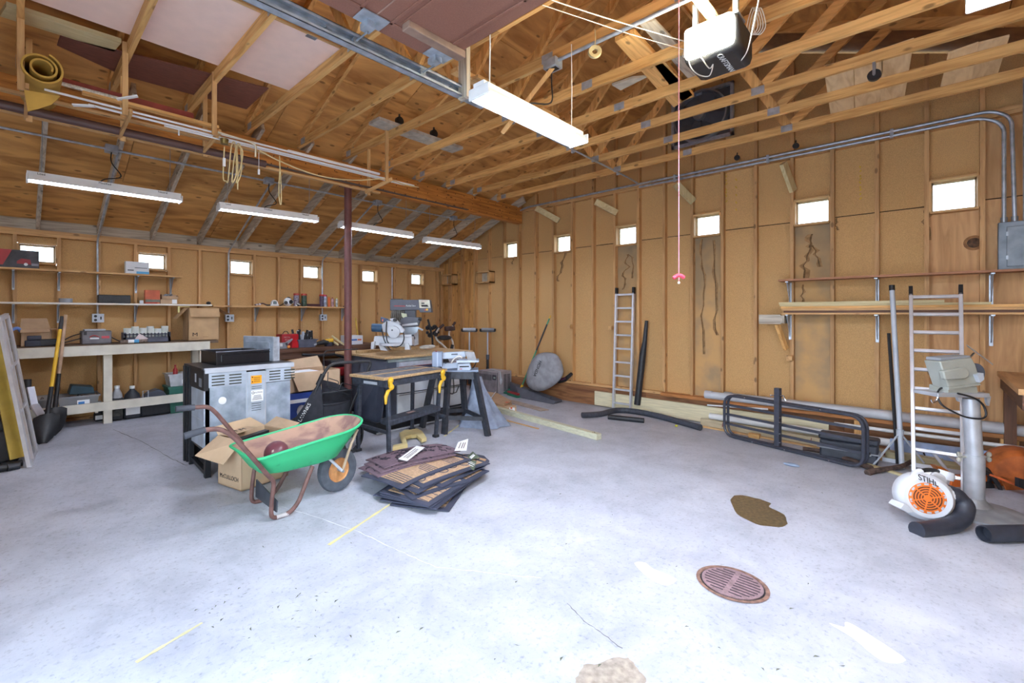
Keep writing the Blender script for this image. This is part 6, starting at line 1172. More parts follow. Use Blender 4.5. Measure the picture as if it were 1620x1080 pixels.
for x0, y0, x1, y1, lab in ((525, 531, 556, 556, 'long pale stick leaning across the low bench behind the post'), (519, 535, 535, 548, 'short pale stick beside the yellow drill')):
    O('wood_stick', M().bar(wy(x0, y0, 7.62), wy(x1, y1, 7.34) + V((0, 0, .03)), .025, .025), LUMB, label=lab, cat='stick')
p = wy(451, 549, 7.38); t = E('small_vise', 'grey bench vise at the edge of the low bench left of the red toolbox', 'vise', (p.x, 7.4, LZ)); O('jaw', M().box((p.x - .10, 7.36, LZ + .001), (p.x + .04, 7.43, LZ + .10)).prism([(p.x + .0, 7.36, LZ + .03), (p.x + .12, 7.36, LZ + .14), (p.x + .12, 7.36, LZ + .16), (p.x + .0, 7.36, LZ + .10)], (0, .05, 0)), GREY, t, bev=.006); O('outlet_plate', M().box((p.x - .09, 7.355, LZ + .04), (p.x - .05, 7.36, LZ + .09)), WPLA, t)
p = wy(457, 548, 7.34); O('orange_ball', M().ball((p.x, 7.35, LZ + .03), .028, 12), mat('orange_ball', '#e08a38', .5), label='small orange ball at the bench edge below the red toolbox', cat='ball')
a, b = ybox(552, 543, 574, 560, 7.5, .3); t, a, b = carton('white_blue_carton', 'white carton with blue lettering on the low bench, right of the post', (a[0], 7.5, 0), (b[0], 7.8, b[2] - a[2] - .02), mat('white_card', '#d5d9de', .6), zb=LZ + .001); O('blue_words', M().box((a.x + .03, a.y - .001, a.z + .07), (b.x - .12, a.y, a.z + .10)), mat('print_blue', '#3f6fb4', .6), t); O('red_words', M().box((b.x - .11, a.y - .001, a.z + .07), (b.x - .03, a.y, a.z + .10)), mat('print_orange', '#d0704a', .6), t)
O('yellow_pole', M().tube([wy(568, 548, 7.85), wy(562.5, 503, 8.03)], .014, 8), mat('yellow_wood', '#d2b04a', .6), label='thin yellow pole leaning on the wall right of the post', cat='pole')
O('tan_lath', M().bar(wy(597, 546, 7.9), wy(599, 508, 8.04), .035, .012, up=(0, -1, 0)), PINE, label='tan lath leaning on the wall behind the mitre saw', cat='lath')
# ---------------------------------------------------------------- cartons and the lawn cart between stove and post
t = E('blue_carton', 'blue printed carton on the floor under the big open carton', 'box', (2.85, 5.75, .08)); z0 = .09
O('carton', M().box((2.40, 5.62, z0), (3.14, 6.1, .56)), mat('carton_blue', '#24408c', .5, var=.1), t, bev=.004); O('white_band', M().box((2.40, 5.618, .44), (3.0, 5.62, .485)), PAPER, t); O('photo_print', M().ball((2.56, 5.618, .33), (.06, .002, .08), 12).ball((2.60, 5.618, .22), (.05, .002, .05), 12), mat('print_white', '#c9ced8', .6), t)
t = E('dark_carton', 'tall dark carton beside the stove with a red mark', 'box', (2.2, 5.75, .08)); O('carton', M().box((2.16, 5.60, .085), (2.37, 6.0, .72)), mat('carton_dark', '#26262e', .6, var=.1), t, bev=.004); O('red_mark', M().prism([(2.20, 5.598, .56), (2.30, 5.598, .56), (2.25, 5.598, .66)], (0, .001, 0)), mat('mark_red', '#7a3030', .6), t); O('white_tape', M().box((2.29, 5.597, .42), (2.35, 5.6, .47)), mat('tape_beige', '#b9b09a', .6), t)
t = E('big_open_carton', 'big open brown carton with tall back flap between the stove and the red engine', 'box', (2.9, 5.85, .56)); z0 = .562
openbox(t, (2.42, 5.66, z0), (3.12, 6.16, z0 + .25), [[(2.42, 6.16, z0 + .25), (3.12, 6.16, z0 + .25), (3.10, 6.28, z0 + .39), (2.44, 6.28, z0 + .33)], [(2.44, 5.655, z0 + .25), (3.10, 5.655, z0 + .25), (3.06, 5.56, z0 + .03), (2.50, 5.56, z0 + .03)], [(3.12, 5.68, z0 + .25), (3.12, 6.14, z0 + .25), (3.19, 6.1, z0 + .05), (3.19, 5.75, z0 + .05)]], mt=CB)
O('paper_sheets', M().prism([(2.46, 5.68, z0 + .24), (2.85, 5.68, z0 + .24), (2.8, 5.9, z0 + .25), (2.46, 5.9, z0 + .25)], (0, 0, .004)), PAPER, t)
d3 = 5.05
t = E('lawn_cart', 'black lawn cart with a canvas hopper and a bent push handle, two spoked wheels', 'cart', dp(515, 727, d3)); CAN = mat('black_canvas', '#25272f', .85, var=.14, scale=18)
hl = [dp(478, 662, d3 - .05), dp(492, 636, d3 - .02), dp(507, 600, d3), dp(520, 579, d3 + .05), dp(531, 574, d3 + .12), dp(588, 571, d3 + .35), dp(574.5, 604, d3 + .32), dp(563, 625, d3 + .30), dp(552, 652, d3 + .28)]
O('push_handle', M().tube(hl, .017, 10, fil=.06), BLKP, t); O('clamp_sleeve', M().tube([dp(503, 609, d3), dp(511, 592, d3 + .02)], .028, 10), BLK, t)
hp = [dp(462, 666, d3 - .1), dp(547, 668, d3 + .15), dp(553, 640, d3 + .3), dp(506, 603, d3 + .0)]
O('hopper_side', M().sheet([[dp(462, 668, d3 - .1), dp(478, 645, d3 - .06), dp(497, 615, d3 - .02), dp(507, 602, d3)], [dp(490, 672, d3 - .1), dp(497, 655, d3 - .08), dp(505, 640, d3 - .04), dp(509, 620, d3)], [dp(520, 672, d3 - .02), dp(513, 665, d3 - .05), dp(511, 652, d3 - .03), dp(511, 638, d3)]], .006), CAN, t)
O('hopper_front', M().sheet([[dp(511, 640, d3), dp(512, 672, d3 - .02)], [dp(532, 637, d3 + .1), dp(530, 672, d3 + .08)], [dp(555, 635, d3 + .28), dp(549, 660, d3 + .22)]], .006), CAN, t)
O('hopper_back', M().sheet([[dp(508, 600, d3 + .1), dp(510, 640, d3 + .15)], [dp(530, 605, d3 + .3), dp(532, 640, d3 + .3)], [dp(556, 618, d3 + .45), dp(556, 645, d3 + .42)]], .006), CAN, t)
O('hopper_floor', M().sheet([[dp(465, 668, d3 - .1), dp(550, 662, d3 + .2)], [dp(510, 645, d3 + .3), dp(556, 645, d3 + .5)]], .006), CAN, t)
O('top_rod', M().tube([dp(510, 622, d3), dp(558, 616, d3 + .28)], .009, 8), BLKP, t); O('seam_roll', M().tube([dp(511, 641, d3 - .01), dp(532, 639, d3 + .09), dp(553, 634, d3 + .27)], .012, 8, smooth=4), CAN, t); O('hopper_strut', M().tube([dp(519, 612, d3 + .02), dp(552, 624, d3 + .27)], .008, 6), BLKP, t)
for pts in (((512, 598), (513, 584), (512, 578), (514, 555), (520, 552)), ): O('wire_frame', M().tube([dp(513, 590, d3 + .1), dp(512, 560, d3 + .2), dp(516, 554.5, d3 + .2), dp(532, 553, d3 + .25), dp(566, 552, d3 + .4)], .005, 6, fil=.02), BLK, t)
O('wire_guard', M().tube([dp(519, 588, d3 + .05), dp(518, 610, d3 + .05), dp(533, 616, d3 + .12), dp(536, 603, d3 + .12), dp(520, 598, d3 + .05)], .005, 6, fil=.02).tube([dp(536, 616, d3 + .12), dp(541, 605, d3 + .15), dp(565, 612, d3 + .3), dp(573, 604, d3 + .32)], .005, 6, fil=.02), BLK, t)
wt = [V(dp(482, 655, d3 - .07)), V(dp(489, 641, d3 - .04))]; O('label_strip', M().bar(dp(476, 664, d3 - .085), dp(491, 639, d3 - .06), .012, .05, up=FW), BLK, t)
txt(t, 'LAWNKS', (dp(476, 664, d3 - .085) + dp(491, 639, d3 - .06)) / 2 - FW * .028, dp(490, 640, d3) - dp(476, 664, d3), (V((0, 0, 1)) * .6 - R_ * .8), .055, WPLA)
wc = dp(557, 695, d3 + .0); wc.z = .215; ax = (R_ + FW * -.38).normalized()
def spoked(c, ax, lab):
    w = O('wheel_tyre', M().lathe([(.165, -.022), (.19, -.022), (.20, 0), (.19, .022), (.165, .022)], c, ax, 30, closed=True), mat('cart_tyre', '#2e3136', .8), t); a = ax.orthogonal().normalized(); b = ax.cross(a); s = M()
    for k in range(14):
        v = a * math.cos(k * 2 * math.pi / 14) + b * math.sin(k * 2 * math.pi / 14); s.tube([c + ax * (.02 if k % 2 else -.02), c + v * .168], .003, 4)
    O('spokes', s, GALV, w, kind='stuff'); O('hub', M().cyl(c - ax * .035, c + ax * .035, .025), BLKP, w)
spoked(wc, ax, ''); c2 = wc - R_ * .62 + FW * .05; c2.z = .215; spoked(c2, ax, ''); O('axle', M().cyl(c2, wc, .01), STEEL, t)
# red engine machine behind the post
p = V((3.62, 6.45, .12)); t = E('red_engine', 'red and black engine powered machine standing behind the steel post', 'machine', p)
O('lower_shroud', M().box((3.25, 6.3, .18), (3.95, 6.7, .62)), BLKP, t, bev=.03); O('red_cover', M().box((3.22, 6.27, .62), (3.98, 6.72, .75)), RED, t, bev=.03); O('red_cover', M().box((3.22, 6.27, .38), (3.98, 6.72, .44)), RED, t, bev=.02); O('badge', M().box((3.72, 6.265, .655), (3.84, 6.27, .70)), PAPER, t); O('engine_block', M().box((3.35, 6.35, .75), (3.85, 6.65, .86)), BLK, t, bev=.02)
O('handle_bar', M().tube([wy(478, 561, 6.5), wy(505, 562, 6.5), wy(530, 560, 6.5)], .022, 8).tube([wy(530, 561, 6.5), wy(548, 566, 6.5), wy(572, 558, 6.5)], .016, 8), BLK, t)
for x in (3.32, 3.88): O('wheel', M().cyl((x - .03, 6.5, .22), (x + .03, 6.5, .22), .11, n=20), RUB, t)
O('pale_board', M().box((3.9, 6.85, fz(4.1, 6.9) - .002), (4.3, 6.9, .80)), LUMB, label='pale board end standing behind the red engine', cat='board')
# ================================================================ along the far wall and the right side
# air conditioner against the curb
C_ = V((6.57, 5.9, 0)); ea = V((0, 1, 0)); eb = V((.41, 0, 0))
# the cabinet: front face runs along ea, the side runs along eb away from the corner
AW = .52; AH = .435; ACM = mat('ac_grey', '#aea8ae', .55, var=.06); ACD = mat('ac_dark', '#3f3d46', .6)
t = E('air_conditioner', 'old beige grey window air conditioner on the floor against the curb', 'air conditioner', C_)
def ac(s, v, z): 
    p = C_ + ea * s + eb * v; p.z = z; return p
def acb(s0, s1, v0, v1, z0, z1): return M().hexa([ac(s1, v0, z0), ac(s0, v0, z0), ac(s0, v1, z0), ac(s1, v1, z0), ac(s1, v0, z1), ac(s0, v0, z1), ac(s0, v1, z1), ac(s1, v1, z1)])
O('case', acb(0, AW, .08, 1, .004, AH), ACM, t, bev=.006); fr = O('front_cover', acb(.02, AW, -.02, .08, .01, AH - .01), mat('ac_front', '#8d878b', .55), t, bev=.01)
O('lower_panel', acb(.06, AW - .03, -.035, -.02, .03, AH * .52), mat('ac_front2', '#857f84', .55), t, bev=.006); s = M()
for k in range(14): q = acb(.16 + .03 * k, .172 + .03 * k, -.03, -.02, AH * .6, AH * .86); s.add(q.v, q.f)
O('grille_slat', s, ACD, t, kind='stuff'); O('control_recess', acb(.03, .13, -.028, -.02, AH * .64, AH * .86), ACD, t); O('display', acb(.05, .10, -.032, -.028, AH * .70, AH * .78), mat('ac_display', '#9fb0a0', .4), t)
s = M()
for g in (.42, .68):
    for k in range(12): q = acb(-.006, 0, g, g + .20, .06 + k * .027, .075 + k * .027); s.add(q.v, q.f)
O('side_louvre', s, ACD, t, kind='stuff'); O('wrapped_cord', M().tube([ac(-.01, .12, AH + .02), ac(-.02, .14, AH - .02), ac(-.025, .16, .25), ac(-.03, .13, .2), ac(-.03, .2, .26), ac(-.02, .2, .33)], .014, 8, smooth=4).ball(ac(-.03, .17, .26), (.03, .03, .045), 10), LGREY, t); O('top_cord', M().tube([ac(.4, .4, AH + .012), ac(.2, .3, AH + .014), ac(.02, .15, AH + .012)], .01, 6, smooth=4), LGREY, t)
# roller stands
def roller(px, Xp, lab, py=522):
    top = wx(px, py, Xp); zf = 0.; b = V((top.x, top.y, zf)); t = E('roller_stand', lab, 'roller stand', b)
    O('pole', M().cyl(b + V((0, 0, .55)), top, .016), LGREY, t); O('sleeve', M().cyl(b + V((0, 0, .12)), b + V((0, 0, .68)), .028), BLK, t); O('collar', M().cyl(b + V((0, 0, .62)), b + V((0, 0, .72)), .036), DGREY, t)
    for k in range(3):
        an = .5 + k * 2.094; O('leg', M().tube([b + V((0, 0, .6)), b + V((.08 * math.cos(an), .08 * math.sin(an), .012))], .012, 8), BLK, t)
    O('roller', M().cyl(top + R_ * -.13 + V((0, 0, .015)), top + R_ * .13 + V((0, 0, .015)), .032, n=16), LGREY if px < 750 else GREY, t); O('yoke', M().bar(top + R_ * -.15 + V((0, 0, -.03)), top + R_ * .15 + V((0, 0, -.03)), .05, .02).bar(top - R_ * .145 + V((0, 0, -.03)), top - R_ * .145 + V((0, 0, .03)), .02, .05).bar(top + R_ * .145 + V((0, 0, -.03)), top + R_ * .145 + V((0, 0, .03)), .02, .05), BLK, t)
roller(742.5, 6.60, 'roller stand with a silver roller, left of the two by the corner'); roller(771.5, 6.90, 'roller stand with a dark roller and black tripod, right of the two')
# exercise bike in the corner
d4 = 8.9; t = E('exercise_bike', 'exercise bike with curved white handlebars in the corner behind the saws', 'exercise bike', dp(700, 610, d4))
for pts in (((711, 556), (700, 545), (691, 537), (690, 528), (694, 520), (700, 515)), ((719, 562), (716, 540), (711, 532), (711, 524), (716, 516), (719, 511))):
    P = [dp(a, b, d4 + .15 * (pts[0][0] > 715)) for a, b in pts]; O('handlebar', M().tube(P, .018, 8, smooth=4), mat('bar_white', '#cfcac2', .35, .3), t); O('grip', M().tube([P[-2].lerp(P[-1], .2), P[-1] + (P[-1] - P[-2]) * .35], .026, 10), mat('brown_grip', '#4a3430', .7), t)
O('console', M().bar(dp(704, 520, d4 + .1), dp(719, 519, d4 + .2), .1, .09, up=(0, 0, 1)), mat('brown_grip', '#4a3430', .7), t, bev=.02); O('seat', M().ball(dp(703, 534, d4 + .1), (.16, .14, .05), 14), BLKP, t); O('front_post', M().tube([dp(685, 560, d4), dp(684, 535, d4), dp(681, 520, d4), dp(677, 505, d4)], .02, 8), BLK, t); s = M(); r2 = random.Random(5)
for k in range(16): c = dp(676 + 18 * r2.random(), 515 + 16 * r2.random(), d4 + .1 * r2.random()); s.ball(c, .03 + .02 * r2.random(), 6)
O('cable_tangle', s, BLK, t, kind='stuff'); f = dp(700, 600, d4); f.z = 0; O('frame', M().tube([dp(684, 545, d4), V((f.x - .1, f.y, .3)), V((f.x - .1, f.y, .03))], .035, 8).tube([dp(716, 545, d4 + .1), V((f.x + .05, f.y, .35)), V((f.x - .1, f.y, .3))], .03, 8).cyl(V((f.x - .35, f.y + .1, .03)), V((f.x + .15, f.y - .1, .03)), .03).cyl(V((f.x + .0, f.y - .2, .03)), V((f.x + .25, f.y + .1, .03)), .03).tube([V((f.x - .1, f.y, .1)), V((f.x + .12, f.y - .05, .03))], .025, 8), BLK, t); O('flywheel', M().lathe([(.2, -.04), (.24, -.03), (.24, .03), (.2, .04)], V((f.x - .1, f.y, .38)), (.7, -.7, 0), 20), BLKP, t)
# grey cloth thrown over something behind the stand
cb = fl(762, 684); cb.z = 0; t = E('grey_cloth', 'blue grey cloth cover slumped on the floor behind the black stand', 'cloth', cb)
r2 = random.Random(11); rows = []
for i in range(9):
    v = i / 8; row = []
    for j in range(29):
        an = j / 28 * 2 * math.pi; rad = (.06 + .30 * v ** 1.25) * (1 + .10 * math.sin(5 * an + 2 * v) + .07 * math.sin(9 * an + 5 * v)); z = .66 * (1 - v ** .8) + .012 + .025 * math.sin(7 * an) * v * (1 - v)
        c = cb + FW * (.50 - .08 * v) + R_ * (-.06 + .09 * v); row.append(c + R_ * (rad * math.cos(an) * 1.0) + FW * (rad * math.sin(an) * .75) + V((0, 0, max(.008, z))))
    rows.append(row)
O('fabric', M().sheet(rows), mat('cloth_bluegrey', '#8f9bb0', .95, var=.1, scale=12, bump=.3), t, sm=180)
# flattened cartons
P = [fl(a, b) for a, b in ((752, 626), (786, 631), (812, 646), (800, 653), (764, 646))]
t = E('flat_cartons', 'stack of flattened cartons on the floor before the air conditioner', 'cartons', sum(P, V((0, 0, 0))) / 5)
for k in range(4):
    c = sum(P, V((0, 0, 0))) / 5; Q = [V((c.x + (p.x - c.x) * (1 - .03 * k) + .02 * (k % 2), c.y + (p.y - c.y) * (1 - .04 * k), .004 + .03 * k)) for p in P]
    O('folded_carton', M().prism(Q, (0, 0, .024)), CARD if k % 2 else CB, t, bev=.004)
zt = .13; O('packing_strap', M().bar(V((P[0].lerp(P[1], .95)).to_tuple()) + V((0, 0, zt)), V((P[4].lerp(P[3], .25)).to_tuple()) + V((0, 0, zt)), .02, .003), WPLA, t); q = P[2].lerp(P[3], .3); O('orange_sticker', M().box((q.x - .11, q.y - .01, .132), (q.x - .05, q.y + .05, .134)), mat('sticker_orange', '#e0643a', .6), t)
p = fl(806, 652); t = E('small_carton', 'small brown carton with a white and orange sticker beside the flattened cartons', 'box', p); k = .0
O('carton', rbox(p + V((0, 0, .003)), .22, .14, .09), CARD, t, bev=.003); O('white_label', rbox(p + R_ * .04 - FW * .001 + V((0, 0, .015)), .09, .001, .06), PAPER, t); O('orange_sticker', rbox(p + R_ * .03 - FW * .002 + V((0, 0, .055)), .03, .001, .025), mat('sticker_orange', '#e0643a', .6), t)
# broom, dust pan, catcher bag, chute
b = fl(822, 619); b = V((6.62, 5.68, .02)); tp = wx(871, 499, 7.0); bt = wx(825, 612, 6.72); t = E('push_broom', 'green and black broom pole leaning aslant on the far wall studs', 'broom', bt)
O('green_pole', M().tube([bt, bt.lerp(tp, .52)], .014, 8), mat('pole_green', '#3f8f6a', .45), t); O('black_pole', M().tube([bt.lerp(tp, .52), bt.lerp(tp, .88)], .015, 8), mat('pole_black', '#2a2e30', .5), t); O('green_tip', M().tube([bt.lerp(tp, .88), bt.lerp(tp, .96)], .013, 8), mat('pole_green', '#3f8f6a', .45), t); O('yellow_tip', M().tube([bt.lerp(tp, .96), tp], .011, 8), YEL, t); O('yellow_socket', M().tube([bt.lerp(tp, -.06), bt.lerp(tp, .03)], .026, 10), YEL, t)
hd = V((bt.x - .04, bt.y + .10, .06)); O('broom_head', M().bar(hd - V((.10, .14, 0)), hd + V((.02, .2, 0)), .06, .05), RED, t); O('bristles', M().bar(hd - V((.10, .14, .03)), hd + V((.02, .2, -.03)), .07, .05), mat('bristle_grn', '#2f7a60', .9), t)
p = fl(816, 622); p = V((6.72, 5.82, .003)); O('green_dustpan', M().hexa([p, p + V((.22, -.06, 0)), p + V((.26, .15, 0)), p + V((.04, .21, 0)), p + V((0, 0, .03)), p + V((.22, -.06, .1)), p + V((.26, .15, .1)), p + V((.04, .21, .03))]), mat('pan_green', '#3a8a72', .5), label='green dustpan on the floor by the broom and the air conditioner', cat='dustpan', bev=.006)
XB = 6.62; t = E('catcher_bag', 'grey mower catcher bag with vertical black lettering leaning on the curb', 'bag', wx(856, 615, 6.7)); GBM = mat('catcher_grey', '#95959a', .9, var=.1, scale=10, bump=.2)
ol = ((832, 598), (837, 578), (847, 562), (858, 558), (872, 558), (884, 562), (891, 582), (891, 594), (880, 606), (868, 614), (851, 620), (835, 612)); base = [wx(a, b, 6.80) for a, b in ol]; fr_ = [wx(a, b, 6.55) for a, b in ol]; c0 = sum(base, V((0, 0, 0))) / len(base)
n = len(ol); mid = [p.lerp(q, .5) + (p - c0) * .06 for p, q in zip(base, fr_)]; fr2 = [p.lerp(c0 - V((.25, 0, 0)), .35) + V((-.02, 0, 0)) for p in fr_]; ce_ = sum(fr2, V((0, 0, 0))) / n + V((-.02, 0, 0))
m = M(); m.add(base + mid + fr_ + fr2 + [ce_, c0], [(i + a * n, (i + 1) % n + a * n, (i + 1) % n + (a + 1) * n, i + (a + 1) * n) for a in range(3) for i in range(n)] + [(3 * n + i, 3 * n + (i + 1) % n, 4 * n) for i in range(n)] + [((i + 1) % n, i, 4 * n + 1) for i in range(n)])
bo = O('bag', m, GBM, t, sm=180); sb = bo.modifiers.new('soft', 'SUBSURF'); sb.levels = 1; sb.render_levels = 1
txt(t, 'HONDA', wx(850, 583, 6.512), wx(847, 590, 6.5) - wx(853, 575, 6.5), V((0, -.25, 1)).cross(V((-1, 0, 0))) * -1 if False else (wx(858, 584, 6.5) - wx(850, 583, 6.5)), .085, PRINT)
O('black_corner', M().ball(wx(882, 567, 6.68), (.04, .04, .03), 8), BLKP, t)
CHM = mat('chute_plastic', '#53555f', .55, var=.08); P = [fl(820, 629), fl(876, 640), fl(897, 634), fl(840, 616)]
P = [V((min(p.x, 6.85), p.y, .004)) for p in P]; Q = [P[0].lerp(P[3], .35), P[1].lerp(P[2], .3), P[2].lerp(P[1], .1), P[3]]
t = E('mower_chute', 'black plastic mower discharge chute lying below the catcher bag', 'chute', sum(P, V((0, 0, 0))) / 4)
hz_ = [.20, .045, .05, .24]; up_ = [V((q.x, q.y, h)) for q, h in zip(Q, hz_)]
O('shell', M().add(P + up_, [(3, 2, 1, 0), (4, 5, 6, 7), (0, 1, 5, 4), (1, 2, 6, 5), (2, 3, 7, 6), (3, 0, 4, 7)]), CHM, t, bev=.012); 
for f0, f1 in ((.12, .4), (.5, .85)): O('raised_rib', M().bar(up_[0].lerp(up_[3], .35).lerp(up_[1].lerp(up_[2], .35), f0) + V((0, 0, .008)), up_[0].lerp(up_[3], .35).lerp(up_[1].lerp(up_[2], .35), f1) + V((0, 0, .008)), .08, .012), CHM, t, bev=.004)
p = wx(889, 602, 6.9); t = E('hand_spreader', 'small black and purple tool head lying on the curb right of the catcher bag', 'tool', (6.95, p.y, .32)); O('body', M().tube([(6.97, p.y + .12, .345), (6.97, p.y - .02, .38), (6.97, p.y - .16, .50)], [.05, .028], 10), BLKP, t); O('purple_band', M().tube([(6.93, p.y + .04, .375), (6.93, p.y - .06, .42)], .02, 8), mat('purple_dark', '#5a3550', .5), t)
# timbers and sticks on the middle floor
def timber(name, p, q, w, h, mt, lab, cat='timber', z=None, bev=.003):
    p, q = V(p), V(q); p.z = q.z = (z if z is not None else .003) + h / 2; return O(name, M().bar(p, q, w, h), mt, label=lab, cat=cat, bev=bev)
timber('square_timber', fl(752, 641), fl(948, 696), .085, .075, mat('treated_pine', '#c6c5aa', .7, var=.08, scale=9, stretch=(7, 1, 7)), 'long pale greenish square timber lying on the floor in front of the cartons')
p = wx(0, 0, 5) ; e1 = fl(948, 696); O('end_mark', M().tube([V((e1.x + .0, e1.y + .1, .0795)), V((e1.x + .01, e1.y + .06, .0795)), V((e1.x + .035, e1.y + .09, .0795))], .003, 5), PRINT, label='black tick mark pencilled near the end of the long square timber', cat='mark')
timber('thin_stick', fl(786, 661), fl(852, 679), .03, .012, PINE, 'thin tan stick on the floor beside the long square timber', 'stick')
timber('flat_lath', fl(775, 668) + V((0, 0, 0)), fl(802, 672), .04, .014, LUMB, 'short lath end beside the grey cloth', 'lath')
timber('pale_board', fl(800, 633), fl(862, 650), .18, .012, mat('pinkish_board', '#b3a294', .8), 'thin greyish pink board on the floor under the mower chute', 'board')
# plank, rails and pipes along the curb
t = O('wide_plank', M().bar((6.955, 4.03, .135), (6.93, .86, .125), .036, .235), mat('treated_plank', '#d6ccaa', .7, var=.07, scale=5, stretch=(9, .8, 9)), label='long pale plank standing on edge against the curb below the tall ladder', cat='plank', bev=.003)
kn = M()
for y in (3.96, 2.15, .98): kn.lathe([(.0, .0), (.022, .0), (.022, .0006), (.0, .0006)], (6.9365 - .0, y, .14), (-1, 0, .0), 10)
a, b = wx(1046, 622, 6.93), wx(1620, 712, 6.93)
O('orange_rail', M().bar((6.94, a.y, .345), (6.90, -1.55, .345), .09, .045), mat('orange_pine', '#b5763f', .65, var=.12, scale=7, stretch=(6, 1, 6)), label='long orange pine rail lying on the curb under the grey pipes', cat='rail', bev=.003)
for x, y0, r, lab, mt in ((6.86, 2.24, .052, 'long pale grey pipe lying in front on the orange rail', 'pipe_grey'), (6.95, 2.02, .05, 'long pale grey pipe behind the front one, against the studs', 'pipe_grey2')):
    pc_ = mat(mt, '#bfc2c8' if mt == 'pipe_grey' else '#a9abad', .5, var=.04)
    t = E('grey_pipe', lab, 'pipe', (x, .2, .37)); O('pipe', M().lathe([(r, 0), (r, 3.65), (r - .006, 3.65), (r - .006, 0)], (x, y0, .369 + r + .001), (0, -1, 0), 16, closed=True), pc_, t); O('socket_end', M().lathe([(r + .004, 0), (r + .004, .09), (r - .004, .09), (r - .004, 0)], (x, y0, .369 + r + .005), (0, -1, 0), 16, closed=True), pc_, t)
O('white_rod', M().tube([wx(1119, 640.5, 6.88), wx(1215, 647, 6.88)], .011, 8), WPLA, label='thin white rod leaning on the curb between rail and plank', cat='rod')
O('white_pipe', M().tube([V((6.83, 2.17, .135)), V((6.66, -1.55, .16))], .042, 14), PVC, label='white plastic pipe lying low in front of the wide plank', cat='pipe')
O('white_pipe', M().tube([V((6.86, .8, .255)), V((6.76, -1.5, .275))], .02, 12), PVC, label='thin white pipe behind the ladder foot, above the low white pipe', cat='pipe')
t = E('lower_plank', 'dull tan plank with dark red paint spots lying in front of the white pipe', 'plank', (6.7, .9, .02)); O('board', M().bar((6.74, 2.26, .055), (6.55, -.10, .055), .02, .10), mat('tan_plank', '#b9aa8c', .75, var=.1, scale=6, stretch=(7, 1, 7)), t)
for y, s_ in ((1.98, .05), (1.0, .05), (.35, .035)): x = 6.74 - (2.26 - y) * .0805 - .0108; O('red_spot', M().hexa([V((x, y, .04)), V((x, y - s_ * 1.6, .035)), V((x - .0005, y - s_ * 1.6, .035)), V((x - .0005, y, .04)), V((x, y - .01, .095)), V((x, y - s_ * 1.4, .085)), V((x - .0005, y - s_ * 1.4, .085)), V((x - .0005, y - .01, .095))]), mat('paint_spot', '#7a3a38', .7), t)
O('edge_lath', M().bar((6.66, 2.2, .012), (6.45, -.2, .012), .04, .02), PINE, label='thin pine lath on the floor in front of the dull tan plank', cat='lath')
O('support_block', M().box((6.52, 1.50, .001), (6.60, 1.62, .05)), TRUSS, label='short block of wood on the floor before the lower plank', cat='block')
O('support_block', M().box((6.88, .55, .001), (6.97, .62, .32)), TRUSS, label='upright block of wood below the grey pipes near the sheet panel', cat='block'); O('support_block', M().box((6.86, -.62, .001), (6.97, -.50, .32)), TRUSS, label='rough block of wood holding up the pipes near the grinder post', cat='block')
O('blue_sheet', M().hexa([V((6.6, .30, .05)), V((6.62, -.62, .05)), V((6.65, -.62, .05)), V((6.63, .30, .05)), V((6.66, .30, .21)), V((6.68, -.62, .22)), V((6.71, -.62, .22)), V((6.69, .30, .21))]), mat('blue_grey_panel', '#8fa2c6', .5), label='pale blue sheet panel leaning low behind the second ladder', cat='panel')
O('tan_board', M().bar((6.50, .33, .055), (6.45, -1.2, .055), .02, .10), mat('olive_board', '#a89a78', .75, var=.1, scale=6, stretch=(7, 1, 7)), label='olive tan board on edge below the pale blue panel', cat='board')
O('alu_strip', M().bar((6.43, .35, .03), (6.38, -1.2, .03), .015, .04), ALU, label='thin aluminium strip in front of the olive tan board', cat='strip')
# pipes on the floor by the tall ladder
CRM = mat('crinkled_pipe', '#3f434e', .5, var=.15, scale=30)
O('bent_pipe', M().tube([fl(921, 661) + V((0, 0, .042)), fl(950, 659) + V((0, 0, .042)), fl(975, 653) + V((0, 0, .042)), fl(1005, 655) + V((0, 0, .042)), fl(1040, 662) + V((0, 0, .042)), fl(1080, 673) + V((0, 0, .042)), fl(1108, 681) + V((0, 0, .042))], [.042, .042], 14, smooth=5), CRM, label='long bent black pipe winding over the floor below the wide plank', cat='pipe')
O('straight_pipe', M().tube([fl(962, 663) + V((0, 0, .036)), fl(1019, 669) + V((0, 0, .036))], .036, 14), BLKP, label='short straight black pipe in front of the long bent one', cat='pipe')
O('bottle_cap', M().ball(fl(1070, 675) + V((0, 0, .015)), (.03, .02, .015), 8), mat('cap_yellow', '#d8d84a', .5), label='tiny yellow and clear scrap on the floor by the bent pipe', cat='scrap')
O('black_tube', M().tube([wx(1008, 640, 6.90), wx(1017, 560, 6.95), wx(1020, 540, 6.96), wx(1023, 507, 6.98)], [.048, .05, .035, .025], 12), BLKP, label='tall black tapering tube leaning on the wall right of the first ladder', cat='tube')
